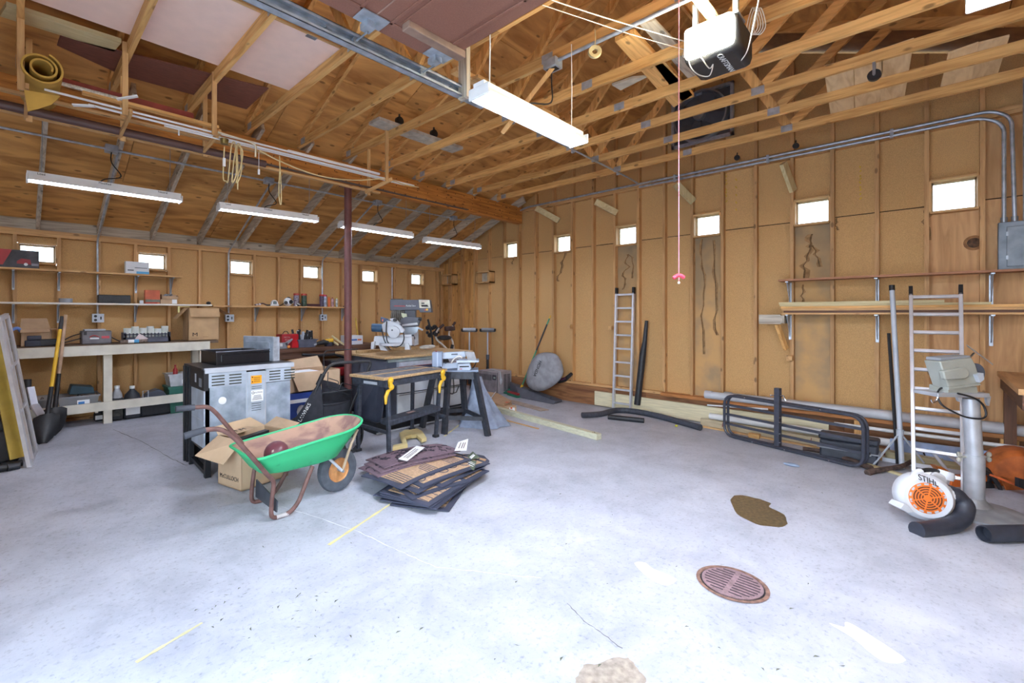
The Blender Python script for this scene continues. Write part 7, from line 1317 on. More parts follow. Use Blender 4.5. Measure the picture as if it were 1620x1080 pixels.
# ladders
def ladder(lab, bl, br, tl, tr, n, f0, rail=.032, cap=BLK):
    t = E('ladder', lab, 'ladder', (V(bl) + V(br)) / 2); bl, br, tl, tr = V(bl), V(br), V(tl), V(tr); nr = (tl - bl).cross(br - bl).normalized()
    for a, b in ((bl, tl), (br, tr)):
        O('rail', M().bar(a, b, rail, rail * 2.0, up=nr), ALU, t, bev=.004); O('end_cap', M().bar(a.lerp(b, .99), a.lerp(b, 1.045), rail * 1.05, rail * 2.0, up=nr), cap, t)
    for k in range(n):
        f = f0 + (.985 - f0) * k / (n - 1); O('rung', M().bar(bl.lerp(tl, f), br.lerp(tr, f), .030, .030, up=(tl - bl)), ALU, t, bev=.004)
    return t
tl, tr = wx(975.5, 467, 6.985), wx(1002.5, 459, 6.985); tr.z = tl.z = (tl.z + tr.z) / 2
ladder('tall aluminium ladder leaning on the wall behind the wide plank', (6.88, tl.y + .0, .003), (6.88, tr.y, .003), tl, tr, 9, .06, .03)
tl, tr = wx(1441, 470, 6.9), wx(1519, 464, 6.9); tl.z = tr.z = (tl.z + tr.z) / 2
b1 = fl(1446, 784); b2 = fl(1527, 792); b1.x = b2.x = 5.72; b1.y = wx(1446, 780, 5.72).y; b2.y = wx(1524, 780, 5.72).y; b1.z = b2.z = .004
tl = V((6.55, wx(1441, 470, 6.55).y, wx(1441, 466, 6.55).z)); tr = V((6.55, wx(1520, 464, 6.55).y, tl.z))
ladder('wide aluminium ladder on the right, leaning behind the bench grinder', b1, b2, tl, tr, 10, .07, .03)
# steel rack standing on edge
A_, B_ = fl(1146, 690), fl(1366, 744); dd = (B_ - A_); dd.z = 0; dd.normalize(); nn = V((dd.y, -dd.x, 0)); Lg = (B_ - A_).length; HG = .53
t = E('cargo_rack', 'black steel hitch cargo rack standing on its edge in front of the pipes', 'rack', (A_ + B_) / 2); RK = mat('rack_black', '#3a3d49', .5, var=.1, scale=20)
def gp(s, z, off=0.): 
    p = A_ + dd * s + nn * off; p.z = z; return p
for off in (0, -.075):
    O('rail_loop', M().tube([gp(.0, .02, off), gp(Lg, .02, off), gp(Lg, HG, off), gp(.0, HG, off)], .0165, 8, closed=True, fil=.13), RK, t)
for k in range(7): s_ = .2 + (Lg - .4) * k / 6; O('side_spacer', M().bar(gp(s_, .02, 0), gp(s_, .02, -.075), .025, .02).bar(gp(s_, HG, 0), gp(s_, HG, -.075), .025, .02), RK, t) if k in (0, 6) else None
for z in (.16, .28, .40): O('cross_bar', M().bar(gp(0, z, -.04), gp(Lg, z, -.04), .02, .028), RK, t)
sm_ = Lg * .455; O('hitch_bar', M().bar(gp(sm_, .05, .03), gp(sm_, .71, .03), .06, .055, up=dd), RK, t, bev=.004); s = M()
for z in (.1, .2, .33, .38): s.ball(gp(sm_ + .035, z, .06), .009, 6)
for u in (.3, 1.2): s.ball(gp(Lg * u * .62, .535, .02), .008, 6)
for u in (.25, .5, .8): s.ball(gp(Lg * u, .02, .022), .008, 6)
O('bolt_heads', s, CHROME, t, kind='stuff'); O('hitch_pin', M().tube([gp(sm_ - .07, .62, .03), gp(sm_ + .06, .63, .03), gp(sm_ + .085, .58, .03)], .009, 8).ball(gp(sm_ - .075, .615, .03), .014, 8), CHROME, t)
# black box and worn stick behind the rack
t = E('battery_box', 'black plastic battery box with a strap behind the right end of the cargo rack', 'box', fl(1345, 738)); p = fl(1348, 738); p = V((6.28, .62, .003)); O('body', M().box((6.18, .37, .003), (6.36, .85, .20)), mat('box_black', '#373b46', .5), t, bev=.02); O('lid', M().box((6.17, .36, .20), (6.37, .86, .265)), mat('box_black', '#373b46', .5), t, bev=.02); O('strap', M().box((6.165, .35, .11), (6.375, .87, .122)), mat('strap_grey', '#9a9ca4', .7), t); O('buckle', M().box((6.155, .42, .10), (6.17, .45, .135)), CHROME, t)
O('worn_handle', M().tube([fl(1270, 713) + V((0, 0, .025)), fl(1300, 718) + V((0, 0, .03)), fl(1340, 730) + V((0, 0, .03)), fl(1378, 745) + V((0, 0, .03))], [.02, .028], 10, smooth=3), mat('worn_brown', '#5a463e', .8, var=.25, scale=16), label='dark worn tool handle lying behind the bottom of the cargo rack', cat='handle')
wp = fl(1405, 748); O('rotten_stick', M().tube([fl(1372, 751) + V((0, 0, .02)), fl(1392, 748) + V((0, 0, .03)), fl(1425, 744) + V((0, 0, .04)), fl(1442, 737) + V((0, 0, .05))], [.03, .018], 8, smooth=3), mat('rotten_wood', '#5c4a42', .9, var=.3, scale=22), label='rotten grey brown stick lying before the silver pole foot', cat='stick')
O('white_lath', M().bar(fl(1372, 736) + V((0, 0, .012)), fl(1440, 757) + V((0, 0, .012)), .04, .02), LUMB, label='whitish lath on the floor behind the rotten stick', cat='lath')
O('grey_scrap', M().ball(fl(1252, 737) + V((0, 0, .015)), (.03, .075, .018), 10), mat('scrap_blue', '#8d9bb0', .7), label='small blue grey scrap on the floor in front of the cargo rack', cat='scrap')
# silver pole with folding feet
tp = wx(1411, 454, 6.60); ft = V((5.95, .17, .004)); ft = fl(1427, 741); t = E('stand_pole', 'silver pole with two folding feet leaning left of the wide ladder', 'stand', ft)
O('pole', M().tube([ft, tp], .022, 12), LGREY, t); O('top_cap', M().tube([tp.lerp(ft, .02), tp + (tp - ft).normalized() * .02], .025, 12), BLK, t); hb = ft.lerp(tp, .19); O('brace', M().tube([hb, fl(1381, 738) + V((0, 0, .012))], .009, 8), LGREY, t); O('brace', M().tube([hb, fl(1462, 740) + V((0, 0, .05))], .009, 8), LGREY, t); O('collar', M().tube([hb - V((0, 0, .03)), hb + V((0, 0, .03))], .03, 12), LGREY, t)
O('black_pole', M().tube([fl(1420, 735) + V((0, 0, .01)), wx(1406, 527, 6.65)], .015, 8), BLK, label='thin black pole leaning behind the silver one', cat='pole')
# bench grinder on its pedestal
gb = V((5.12, -.21, 0)); gb = fl(1541, 809); d5 = dep(gb)
t = E('grinder_stand', 'silver pedestal with a round grey foot carrying the bench grinder', 'stand', gb); PDM = mat('pedestal_silver', '#b9bdc4', .35, .35, var=.08)
O('foot', M().lathe([(.30, 0), (.30, .015), (.24, .03), (.10, .05), (.065, .10), (.06, .12)], gb + V((0, 0, .002)), n=28), mat('foot_grey', '#9fa3a8', .5, .3), t); tz = 1.55 - (628 - 497) / 725 * d5
O('lower_tube', M().cyl(gb + V((0, 0, .08)), gb + V((-.008, 0, .45)), .061, n=24), PDM, t); O('upper_tube', M().cyl(gb + V((-.008, 0, .45)), gb + V((-.02, .02, tz - .01)), .051, n=24), PDM, t)
for sgn, z in ((1, .43), (-1, .43)): c = gb + R_ * (.068 * sgn) + V((0, 0, z)); O('wing_bolt', M().cyl(c - R_ * .02 * sgn, c + R_ * .03 * sgn, .009).ball(c + R_ * .05 * sgn + V((0, 0, .02)), (.016, .016, .022), 8).ball(c + R_ * .05 * sgn - V((0, 0, .02)), (.016, .016, .022), 8), mat('zinc_bolt', '#c3c3b8', .4, .6), t)
O('top_plate', pp(((1484, 622), (1566, 622), (1567, 629), (1484, 628)), d5 - .08, .2), PDM, t, bev=.004)
O('tool_hook', M().tube([dp(1484, 624, d5 - .06), dp(1482, 632, d5 - .06), dp(1476, 637, d5 - .06), dp(1473, 632, d5 - .06)], .006, 6, smooth=3), CHROME, t); O('plate_lip', pp(((1561, 626), (1568, 627), (1565, 642), (1562, 636)), d5 - .06, .02), PDM, t); O('plate_lip', pp(((1515, 628), (1523, 628), (1520, 636), (1517, 634)), d5 - .06, .02), PDM, t)
t = E('bench_grinder', 'grey green bench grinder tilted on the silver pedestal', 'grinder', dp(1525, 621, d5)); GG = mat('grinder_green', '#a6aaa2', .45, .2, var=.04)
O('base_foot', pp(((1500, 612), (1546, 611), (1548, 622), (1500, 622)), d5 - .06, .15), GG, t, bev=.004)
O('housing', pp(((1487, 572), (1537, 565), (1544, 577), (1552, 605), (1550, 609), (1502, 615)), d5 - .07, .13), GG, t, bev=.008); O('top_cover', pp(((1489, 566), (1534, 562), (1537, 565), (1488, 571)), d5 - .06, .12), GREY, t, bev=.004)
O('motor_bulge', pp(((1492, 587), (1520, 581), (1530, 582), (1535, 588), (1534, 596), (1527, 600), (1496, 601)), d5 - .095, .04), GG, t, bev=.01); c = dp(1540, 590, d5 - .04); O('grinding_wheel', M().lathe([(.07, -.014), (.078, -.012), (.078, .012), (.07, .014)], c, FW, 24), mat('wheel_grey', '#555a68', .9), t)
O('tool_rest', pp(((1546, 593), (1556, 590), (1557, 600), (1551, 605)), d5 - .1, .06), LGREY, t); O('guard_edge', pp(((1501, 612), (1550, 606), (1552, 609), (1502, 616)), d5 - .08, .03), GG, t)
O('shield_arm', M().tube([dp(1534, 566, d5), dp(1541, 558, d5)], .006, 6), CHROME, t); O('eye_shield', M().prism([dp(1529, 545, d5 - .05), dp(1571, 576, d5 - .05), dp(1571, 578, d5 + .10), dp(1530, 548, d5 + .10)], V((.0, .0, .004))), mat('shield_smoke', '#b3b3ae', .3, alpha=.7), t)
O('power_cord', M().tube([dp(1497, 612, d5), dp(1487, 615, d5 - .02), dp(1483, 625, d5 - .05), dp(1490, 640, d5 - .08), dp(1510, 652, d5 - .1), dp(1530, 660, d5 - .1), dp(1553, 662, d5 - .08), dp(1560, 655, d5 - .07), dp(1555, 640, d5 - .06), dp(1540, 629, d5 - .1), dp(1515, 622, d5 - .1)], .007, 6, smooth=4), CORD, t)
# leaf blower
lb = fl(1468, 822); d6 = dep(fl(1470, 826)); bx_ = lambda a, b, o=0.: dp(a, b, d6 + o)
WB = mat('blower_white', '#d3d7de', .4, var=.03); OB = mat('blower_orange', '#ec7a2e', .45, var=.05); t = E('leaf_blower', 'white and orange leaf blower with a black curved nozzle on the floor', 'leaf blower', bx_(1470, 822))
fc = bx_(1462, 785, 0); ax = (FW * -1 + R_ * -.38 + V((0, 0, .12))).normalized()
O('fan_housing', M().lathe([(.0, -.10), (.13, -.10), (.165, -.07), (.172, -.02), (.165, .03), (.14, .055), (.0, .055)], fc, ax, 30), WB, t)
c = fc + ax * .056 + R_ * -.005; O('intake_cover', M().lathe([(.0, 0), (.105, 0), (.118, -.006), (.12, -.015), (.0, -.015)], c, ax, 28), OB, t); s = M()
for r_g in (.025, .042, .059, .076): s.lathe([(r_g, .0005), (r_g + .008, .0005), (r_g + .008, .0025), (r_g, .0025)], c, ax, 24, closed=True)
O('intake_slot', s, mat('slot_brown', '#6a3a22', .8), t, kind='stuff'); s = M(); a = ax.orthogonal().normalized(); b = ax.cross(a)
for k in range(6): v = a * math.cos(k * 1.047) + b * math.sin(k * 1.047); s.bar(c + ax * .003 + v * .015, c + ax * .003 + v * .1, .009, .003, up=ax)
O('intake_spoke', s, OB, t, kind='stuff'); s = M()
for k in range(14):
    an = k * .449; v = a * math.cos(an) + b * math.sin(an); w = a * math.cos(an + .25) + b * math.sin(an + .25); s.bar(c + v * .101 + ax * .002, c + w * .101 + ax * .002, .012, .003, up=ax)
O('rim_slot', s, LGREY, t, kind='stuff')
txt(t, 'STIHL', fc + ax * .052 + (bx_(1461, 760, 0) - bx_(1462, 785, 0)) * 1.12 + ax * .012, bx_(1470, 764) - bx_(1451, 757), V((0, 0, 1)) + ax * -.5, .062, PRINT)
O('engine', M().hexa([bx_(1468, 755, .06), bx_(1497, 770, .06), bx_(1497, 770, .3), bx_(1468, 752, .3), bx_(1478, 745, .06), bx_(1503, 756, .06), bx_(1503, 752, .3), bx_(1480, 742, .3)]), WB, t, bev=.015); O('top_cap', M().lathe([(.05, 0), (.055, .03), (.045, .06), (.0, .062)], bx_(1494, 757, .1), (.2, -.2, 1), 18), WB, t)
O('handle', M().tube([bx_(1446, 757, .02), bx_(1452, 747, .04), bx_(1470, 743, .08), bx_(1487, 748, .12), bx_(1492, 760, .14)], .016, 10, smooth=4), BLKP, t); O('handle_root', M().tube([bx_(1440, 762, .02), bx_(1448, 748, .03), bx_(1456, 746, .04)], [.018, .026], 10), WB, t); O('orange_cap', M().ball(bx_(1481, 752, .1), .014, 8), OB, t)
O('orange_shroud', M().hexa([bx_(1487, 806, .02), bx_(1510, 803, .02), bx_(1510, 803, .2), bx_(1487, 806, .2), bx_(1489, 790, .02), bx_(1512, 790, .02), bx_(1512, 790, .2), bx_(1489, 790, .2)]), mat('shroud_orange', '#c0582a', .5), t, bev=.01)
for pl in (((1424, 804), (1430, 797), (1437, 799), (1446, 810), (1436, 811)), ((1469, 819), (1487, 810), (1491, 815), (1478, 822))): O('foot', pp(pl, d6 - .06, .1), WB, t, bev=.004)
NZ = mat('nozzle_black', '#2f333e', .45, var=.1, scale=20); O('nozzle_collar', M().tube([bx_(1489, 779, -.02), bx_(1502, 783, -.03)], [.07, .06], 18), WB, t)
O('nozzle', M().tube([bx_(1497, 779, -.02), bx_(1516, 786, -.05), bx_(1528, 800, -.08), bx_(1524, 818, -.11), bx_(1508, 830, -.14), bx_(1485, 835, -.16), bx_(1462, 838, -.18), bx_(1450, 838, -.19)], [.062, .062, .062, .06, .056, .052, .052, .055], 18, smooth=0, fil=.05), NZ, t)
O('warning_label', pp(((1489, 790), (1501, 789), (1501, 795), (1490, 799)), d6 - .02, .004), PAPER, t)
# black tube at the right edge
a, b = fl(1556, 857), fl(1640, 862); O('blower_tube', M().lathe([(.052, 0), (.055, .02), (.055, .9), (.047, .9), (.047, 0)], a + V((0, 0, .056)), (R_ * 1 + FW * .03), 20, closed=True).lathe([(.0, .05), (.047, .05), (.047, .052), (.0, .052)], a + V((0, 0, .056)), (R_ + FW * .03), 18), NZ, label='scratched black blower tube lying on the floor at the right edge', cat='tube')
# chainsaw behind the pedestal
d7 = dep(fl(1520, 770)); cx_ = lambda a, b, o=0.: dp(a, b, d7 + o); t = E('chainsaw', 'white and orange chainsaw with a black front guard behind the pedestal', 'chainsaw', cx_(1525, 776))
O('body', M().hexa([cx_(1500, 776), cx_(1568, 772), cx_(1568, 770, .2), cx_(1500, 774, .2), cx_(1505, 752), cx_(1562, 750), cx_(1562, 748, .2), cx_(1505, 750, .2)]), OB, t, bev=.02); O('rear_handle', M().tube([cx_(1503, 770, .1), cx_(1498, 745, .1), cx_(1486, 728, .1), cx_(1478, 716, .1), cx_(1490, 715, .1), cx_(1510, 726, .1), cx_(1530, 744, .1)], .014, 8, smooth=4), WB, t); O('orange_leg', M().prism([cx_(1481, 737, .05), cx_(1490, 738, .05), cx_(1520, 757, .05), cx_(1519, 764, .05), cx_(1500, 760, .05)], FW * .06), mat('dark_orange', '#c9722e', .5), t)
O('top_handle', M().tube([cx_(1556, 772, .02), cx_(1566, 755, .0), cx_(1560, 742, .0), cx_(1545, 740, .1)], .02, 8, smooth=4), BLKP, t); O('hand_guard', M().tube([cx_(1555, 745, -.02), cx_(1568, 752, -.04), cx_(1580, 768, -.06), cx_(1584, 778, -.07)], [.024, .014], 8, smooth=3), BLKP, t); O('starter_loop', M().tube([cx_(1463, 720, .2), cx_(1461, 713, .2), cx_(1468, 711, .2), cx_(1474, 716, .2)], .006, 6, smooth=4), BLK, t); O('side_cover', M().lathe([(.0, 0), (.05, 0), (.055, -.02), (.0, -.025)], cx_(1560, 770, -.01), FW * 1, 18), BLKP, t)
O('guide_bar', M().bar(cx_(1478, 772, .05), cx_(1530, 778, .05), .008, .07), LGREY, t)
# orange barrow like machine at the right edge
d8 = dep(fl(1600, 775)); ox_ = lambda a, b, o=0.: dp(a, b, d8 + o); t = E('orange_machine', 'rusty orange rounded machine hood cut by the right edge of the picture', 'machine', ox_(1610, 780)); RO = mat('faded_orange', '#b9652f', .6, var=.2, scale=8)
O('hood', M().lathe([(.0, 0), (.19, .0), (.215, .03), (.22, .3), (.2, .36), (.0, .36)], ox_(1622, 756, .02), (.75, .1, .0), 24), RO, t); O('skirt', M().hexa([ox_(1598, 790, .0), ox_(1660, 800, .0), ox_(1660, 800, .4), ox_(1598, 790, .4), ox_(1580, 752, .0), ox_(1660, 770, .0), ox_(1660, 770, .4), ox_(1580, 752, .4)]), RO, t, bev=.01)
O('orange_bar', M().bar(ox_(1570, 752, -.06), ox_(1650, 784, -.10), .05, .016), mat('bright_orange', '#e2703a', .45), t); O('black_vent', pp(((1612, 756), (1632, 762), (1632, 778), (1612, 770)), d8 - .17, .03), BLKP, t)
# right bench
a, b = wx(1568, 586, 6.75), wx(1620, 610, 6.2); t = E('side_bench', 'wooden bench running out of the picture on the right, below the breaker panel', 'workbench', (6.3, -1.0, 0)); HBZ = .985
O('top', M().box((5.36, -1.55, HBZ - .045), (6.9, -.48, HBZ)).xf(Matrix.Identity(4)), RIGHTPLY[0], t); 
O('apron', M().box((5.35, -.53, HBZ - .16), (6.88, -.50, HBZ - .046)), DARKW, t)
for x in (5.4, 6.8): O('leg', M().box((x, -.60, .003), (x + .08, -.52, HBZ - .046)), DARKW, t); O('leg', M().box((x, -1.5, .003), (x + .08, -1.42, HBZ - .046)), DARKW, t)
p = wx(1618, 595, 6.25); O('paper_sack', M().box((5.75, -1.0, HBZ + .002), (6.35, -.66, HBZ + .07)).box((5.8, -1.0, HBZ + .072), (6.3, -.70, HBZ + .12)), mat('sack_beige', '#c3bba6', .8, var=.06), label='flat beige paper sack lying on the side bench', cat='sack', bev=.025)
# shelves on the far wall
XF_ = 6.76; zA = wx(1232, 442, XF_).z; yA = wx(1231, 442, XF_).y
t = E('pine_shelf', 'long narrow reddish shelf on the far wall below the windows', 'shelf', (6.88, .2, zA)); O('board', M().box((XF_, -1.65, zA - .022), (7.008, yA, zA)), wood('red_pine', '#b57f5c', '#94603f', knots=False), t)
def xbracket(par, y, z, dz=.32):
    b = M(); b.box((6.998, y - .014, z - dz), (7.008, y + .014, z)).box((XF_ + .03, y - .014, z - .014), (7.008, y + .014, z - .002)).prism([(7.0, y - .005, z - dz + .03), (XF_ + .04, y - .005, z - .012), (7.0, y - .005, z - .012)], (0, .01, 0)); O('bracket', b, GALV, par)
bys = [wx(px, 470, 7.0).y for px in (1250, 1388, 1568)]
for y in bys: xbracket(t, y, zA - .024)
zB = wx(1236, 497, XF_).z; yB = wx(1236, 490, XF_).y; t = E('lumber_shelf', 'lower far wall shelf of bare brackets holding stacked boards', 'shelf', (6.88, .2, zB))
for y in bys: xbracket(t, y, zB - .002)
O('support_board', M().box((XF_ + .01, -1.65, zB - .001), (6.99, yB, zB + .018)), PINE, t)
for k, (z0, z1, ya, yb, x0, mt, lab) in enumerate(((.019, .045, yB - .02, -1.6, 6.78, DARKW, 'dark board at the bottom of the stack on the lower far wall shelf'), (.046, .070, yB - .0, -1.55, 6.77, PINE, 'second board from the bottom of the stack on the lower far wall shelf'), (.071, .098, yB + .01, -.95, 6.79, TRUSS, 'middle board of the stack on the lower far wall shelf'), (.099, .122, yB + .02, wx(1568, 480, 6.78).y, 6.77, LUMB, 'pale board second from the top of the shelf stack'), (.123, .150, yB + .03, wx(1494, 478, 6.78).y, 6.775, LUMB, 'shortest pale board on top of the shelf stack'))):
    O('stacked_board', M().box((x0, yb, zB + z0), (6.96, ya, zB + z1)), mt, label=lab, cat='board', group='boards on the lower shelf')
# wooden wall bracket and cleats
def cleat(a, b, w, h, lab, mt=None, name='wood_cleat', out=.1): return O(name, M().bar(wx(*a, 7.0) + V((-out, 0, 0)), wx(*b, 7.0), w, h), mt or PINE, label=lab, cat='cleat')
p = wx(1243, 500, 6.98); t = E('wood_bracket', 'triangular wooden bracket nailed to a stud below the stacked boards', 'bracket', p); O('block', M().box((6.80, p.y + .02, p.z - .10), (6.84, p.y + .26, p.z + .02)), GREYW, t); O('arm', M().box((6.80, p.y - .02, p.z - .09), (7.0, p.y + .02, p.z + .01)), GREYW, t); O('brace', M().bar((6.82, p.y + .06, p.z - .10), (7.0, p.y + .0, p.z - .42), .035, .06), TRUSS, t)
for k, (px, py, dx, dy, lab) in enumerate(((866, 339, 18, 10, 'short pine arm sticking out near the end of the big beam'), (959, 328, 17, 9, 'short pine arm on the far wall above the tall ladder'), (1083, 305, 14, 14, 'short pine arm on the far wall behind the pink cord'), (1247, 280, 8, 22, 'short curved pine arm high on the far wall left of the window'))):
    s = wx(px + dx, py + dy, 7.0); e_ = V((6.62, s.y + .0, s.z + .02)); e_ = wx(px - dx, py - dy, 6.80); O('pine_outrigger', M().bar(e_, s + V((0, 0, -.0)), .045, .10), LUMB, label=lab, cat='wood arm')
for px, py, lab in ((845, 515, 'tiny wooden cleat on the stud behind the catcher bag'), (902, 516, 'tiny wooden cleat on a stud right of the broom tip'), (967, 518, 'tiny wooden cleat on the stud left of the tall ladder'), (1250, 566, 'tiny wooden cleat below the triangular bracket')):
    p = wx(px, py, 6.98); O('tiny_cleat', M().box((6.93, p.y - .03, p.z - .03), (7.008, p.y + .03, p.z + .03)), PINE, label=lab, cat='cleat')
for (x0, y0, x1, y1), lab in (((698, 433, 715, 451), 'small shut window box near the corner, left of the two'), ((753, 428, 774, 448), 'small shut window box on the far wall right of the corner one')):
    a, b = wx(x0, y1, 6.92), wx(x1, y0, 6.92); t = E('window_box', lab, 'window box', (6.96, (a.y + b.y) / 2, a.z)); f_ = .025
    for q in (((a.y, a.z, b.y, a.z + f_), 's'), ((a.y, b.z - f_, b.y, b.z), 's'), ((a.y, a.z, a.y - f_, b.z), 's'), ((b.y + f_, a.z, b.y, b.z), 's')): u = q[0]; O('side', M().box((6.92, u[0], u[1]), (7.095, u[2], u[3])), PINE, t)
    O('dim_pane', M().box((7.08, a.y, a.z), (7.09, b.y, b.z)), mat('dim_pane', '#b3aa98', .5), t)
p = wx(700, 425, 6.98); 
# floor drain, stains, paint and scraps
dc = fl(1158, 923); t = E('floor_drain', 'round rusty iron drain cover with slots set in the floor', 'drain cover', (dc.x, dc.y, 0)); DRM = mat('rust_iron', '#8d7478', .75, var=.16, scale=40, bump=.3)
DR = .168; O('ring', M().lathe([(DR + .012, .0), (DR + .018, .004), (DR, .006), (DR - .004, .001)], (dc.x, dc.y, .0005), n=36, closed=True), mat('rust_ring', '#8a6a5c', .85, var=.2, scale=30), t); O('gap', M().lathe([(DR - .004, 0), (DR - .004, .0015), (0, .0015), (0, 0)], (dc.x, dc.y, .0005), n=32), PRINT, t)
O('cover', M().lathe([(0, .002), (DR - .012, .002), (DR - .012, .0075), (DR - .02, .009), (0, .009)], (dc.x, dc.y, .0005), n=36), DRM, t); s = M(); u = (wx(1200, 940, dc.x) - wx(1120, 905, dc.x)); ud = V((0, -1, 0)); vd = V((1, 0, 0))
for k in range(9):
    o_ = -.115 + .0288 * k; hw = math.sqrt(max(0, .14 ** 2 - o_ ** 2))
    for sg in (-1, 1):
        if hw > .04: c0 = V((dc.x, dc.y, .0098)) + vd * o_ + ud * (sg * (.014 + hw) / 2); s.bar(c0 - ud * (hw - .014) / 2, c0 + ud * (hw - .014) / 2, .009, .0012)
O('slot', s, mat('slot_black', '#3a2f38', .9), t, kind='stuff')
def splat(pts, lab, mt, cat='stain', z=.0012, th=.0006, name='stain', jag=.0):
    P = [fl(a, b) for a, b in pts]; P = spline([V((p.x, p.y, 0)) for p in P], 4, True); r3 = random.Random(len(lab)); c = sum(P, V((0, 0, 0))) / len(P)
    P = [V((p.x + (p.x - c.x) * (r3.random() - .5) * jag, p.y + (p.y - c.y) * (r3.random() - .5) * jag, fz(p.x, p.y) + z)) for p in P]
    if sum(P[i].x * P[(i + 1) % len(P)].y - P[(i + 1) % len(P)].x * P[i].y for i in range(len(P))) < 0: P.reverse()
    return O(name, M().prism(P, (0, 0, th)), mt, label=lab, cat=cat)
OIL = mat('oil_wet', '#66573f', .3, var=.25, scale=40); FADE = mat('rust_fade', '#a5998c', .7, var=.15, scale=30); PAP = mat('torn_paper', '#dfe3ea', .8, var=.04, scale=20)
splat(((1156, 791), (1166, 783), (1185, 785), (1218, 795), (1217, 802), (1240, 814), (1243, 832), (1215, 832), (1190, 826), (1166, 812)), 'dark brown oily wet patch on the floor between drain and cargo rack', OIL, jag=.06)
splat(((914, 1068), (925, 1052), (945, 1050), (965, 1042), (985, 1040), (1000, 1045), (1012, 1062), (1020, 1082), (960, 1095), (915, 1085)), 'rusty damp patch on the floor at the bottom edge', FADE, jag=.12)
splat(((1004, 891), (1020, 890), (1034, 900), (1070, 916), (1052, 926), (1025, 913)), 'torn white paper strip stuck on the floor left of the drain', PAP, 'paper scrap', name='paper_scrap', jag=.05)
splat(((1312, 986), (1335, 992), (1341, 984), (1385, 1010), (1432, 1044), (1396, 1046), (1350, 1010)), 'torn white paper strip stuck on the floor right of the drain', PAP, 'paper scrap', name='paper_scrap', jag=.05)
splat(((1214, 1068), (1240, 1072), (1262, 1080), (1230, 1085)), 'torn white paper corner at the bottom edge below the drain', PAP, 'paper scrap', name='paper_scrap', jag=.05)
def stripe(p, q, w, lab, mt): 
    a, b = fl(*p), fl(*q); n = 24; r3 = random.Random(4); d = (b - a).normalized(); sd = d.cross(V((0, 0, 1))); L1_ = []; L2_ = []
    for i in range(n + 1):
        c = a.lerp(b, i / n); c.z = fz(c.x, c.y) + .0014; k = w / 2 * (.7 + .6 * r3.random()); L1_.append(c - sd * k); L2_.append(c + sd * k)
    return O('paint_stripe', M().sheet([L1_, L2_], .0006, up=(0, 0, 1)), mt, label=lab, cat='paint stripe')
stripe((618, 797), (520, 862), .022, 'yellow paint stripe on the floor running from the mat pile', YELP); stripe((320, 985), (215, 1048), .018, 'faint yellow paint stripe near the bottom left of the floor', mat('faint_yellow', '#d8d2a0', .6)); stripe((732, 668), (703, 690), .02, 'yellow paint stripe on the floor between the legs of the saw stand', YELP)
def crack(pts, lab, w=.006, mt=None):
    P = []; r3 = random.Random(len(pts) * 7)
    for (a, b), (c, d) in zip(pts, pts[1:]):
        for i in range(7): P.append(fl(a + (c - a) * i / 7 + (r3.random() - .5) * 2.4, b + (d - b) * i / 7 + (r3.random() - .5) * 1.6))
    L1_, L2_ = [], []
    for i, p in enumerate(P):
        d = (P[min(i + 1, len(P) - 1)] - P[max(i - 1, 0)]).normalized(); sd = d.cross(V((0, 0, 1))) * w * (.3 + .8 * r3.random()); z = V((0, 0, fz(p.x, p.y) + .001 - p.z)); L1_.append(p - sd / 2 + z); L2_.append(p + sd / 2 + z)
    return O('floor_crack', M().sheet([L1_, L2_], .0004, up=(0, 0, 1)), mt or mat('crack_pale', '#e3e4e8', .8), label=lab, cat='crack')
crack(((425, 797), (470, 808), (560, 838), (625, 868), (650, 880), (690, 897), (830, 912), (862, 914)), 'pale crack in the floor running from under the wheelbarrow past the mats', .007)
crack(((180, 680), (230, 700), (270, 725), (300, 738)), 'thin dark crack in the floor left of the stove', .008, mat('crack_dark', '#6f6c6a', .9)); crack(((898, 955), (925, 982), (950, 1000), (990, 1030)), 'thin crack in the floor below the drain', .005, mat('crack_dark', '#6f6c6a', .9))
lf = M(); r3 = random.Random(9)
for k in range(90):
    p = fl(330 + r3.random() * 240 if k < 30 else 300 + r3.random() * 1100, 930 + r3.random() * 80 if k < 30 else 760 + r3.random() * 300); an = r3.random() * 6.28; s_ = .006 + .012 * r3.random(); lf.add([(p.x + s_ * math.cos(an), p.y + s_ * math.sin(an), fz(p.x, p.y) + .002), (p.x + s_ * .5 * math.cos(an + 1.8), p.y + s_ * .5 * math.sin(an + 1.8), fz(p.x, p.y) + .004), (p.x - s_ * math.cos(an), p.y - s_ * math.sin(an), fz(p.x, p.y) + .002)], [(0, 1, 2)])
O('floor_litter', lf, mat('dry_bits', '#6b6f5e', .9, var=.3, scale=50), label='scattered dry leaf bits and grit on the floor', cat='litter', kind='stuff')

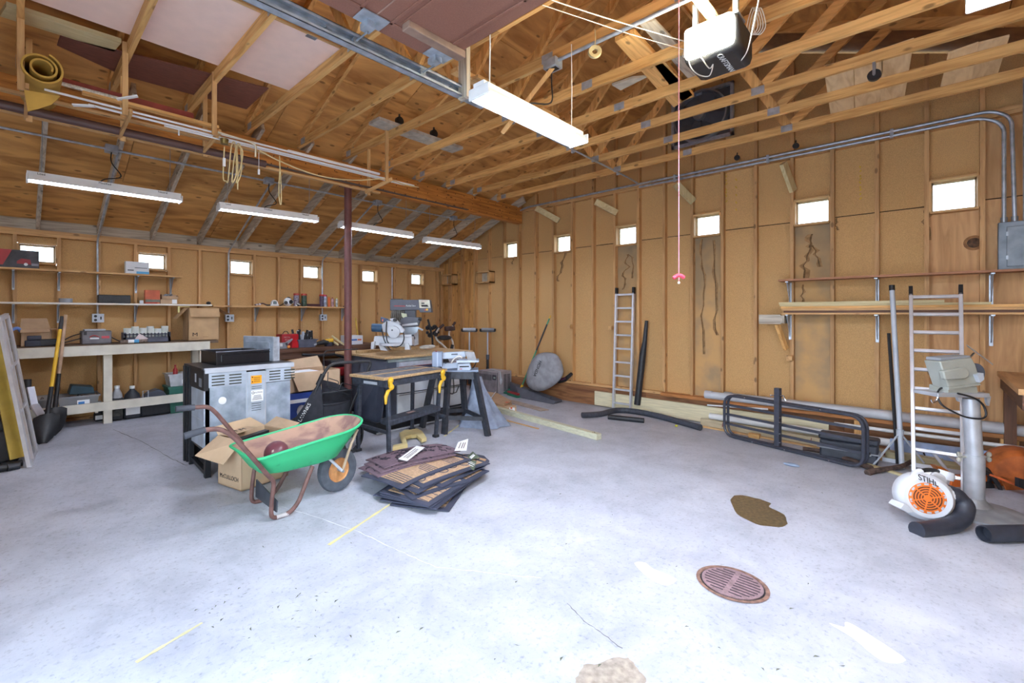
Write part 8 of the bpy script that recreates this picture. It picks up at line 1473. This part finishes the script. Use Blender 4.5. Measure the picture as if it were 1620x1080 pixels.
# marks on the far wall boards: water runs below the windows, yellow crayon
WS = mat('water_stain', '#6e5334', .9, var=.2, scale=30); YC = mat('yellow_crayon', '#c9a53a', .9, var=.1)
def run(pts, w, name='water_stain', mt=None):
    P = spline([wx(a, b, 7.0985) for a, b in pts], 3); r3 = random.Random(len(pts)); A_, B_ = [], []
    for i, p in enumerate(P):
        k = w * (.5 + r3.random()); o_ = (r3.random() - .5) * w * 2; A_.append(p + V((0, o_ - k / 2, 0))); B_.append(p + V((0, o_ + k / 2, 0)))
    O(name, M().sheet([A_, B_], .0008 if mt else .0016, up=(-1, 0, 0)), mt or WS, wf)
for pts, w in ((((994, 402), (990, 415), (996, 422), (985, 432), (990, 445), (984, 458)), .010), (((994, 402), (1001, 412), (1000, 440)), .008), (((893, 400), (890, 415), (885, 432), (882, 445)), .014), (((812, 408), (810, 418)), .01),
               (((1112, 378), (1110, 410), (1114, 450), (1111, 500), (1112, 560)), .008), (((1127, 380), (1131, 430), (1132, 490), (1133, 530)), .010), (((1286, 370), (1283, 385), (1279, 398), (1273, 420), (1270, 440)), .016), (((1286, 388), (1291, 402), (1297, 422)), .012), (((1466, 330), (1464, 350), (1468, 380)), .012), (((1324, 345), (1322, 356), (1326, 364)), .006), (((1271, 450), (1269, 468), (1271, 480)), .008)):
    run(pts, w * 3.2, 'water_bleach', mat('water_bleach', '#9a7850', .9, var=.15, scale=20)); run([(a, b) for a, b in pts], w)
for x, y0, y1, n in ((1361, 262, 316, 9), (1149, 270, 320, 8), (1165, 280, 340, 5)):
    r3 = random.Random(x)
    for k in range(n):
        y = y0 + (y1 - y0) * k / n + r3.random() * 3; d_ = (r3.random() - .5) * 5; p, q = wx(x + d_, y, 7.0985), wx(x - d_ * .5, y + 3.2, 7.0985); O('crayon_mark', M().bar(p, q, .003, .014, up=(0, 1, 0)), YC, wf)
kp = wx(1541, 384, 7.098); O('knot', M().lathe([(.0, .002), (.048, .002), (.052, 0), (.0, 0)], kp, (-1, 0, 0), 20), mat('knot_dark', '#5a3c22', .7, var=.3, scale=30), wf); O('knot', M().lathe([(.053, .0012), (.075, .0012), (.078, 0), (.053, 0)], kp, (-1, 0, 0), 20, closed=True), mat('knot_ring', '#96683c', .7, var=.15, scale=20), wf)
# ---------------------------------------------------------------- lettering becomes plain meshes, so that each piece has a mask of its own
bpy.context.view_layer.update()
dg = bpy.context.evaluated_depsgraph_get()
for o in [o for o in SC.objects if o.type == 'FONT']:
    me = bpy.data.meshes.new_from_object(o.evaluated_get(dg)); nm = o.name
    n = bpy.data.objects.new('word', me); COL.objects.link(n); n.parent = o.parent; n.matrix_local = o.matrix_local.copy()
    bpy.data.objects.remove(o); n.name = 'lettering'
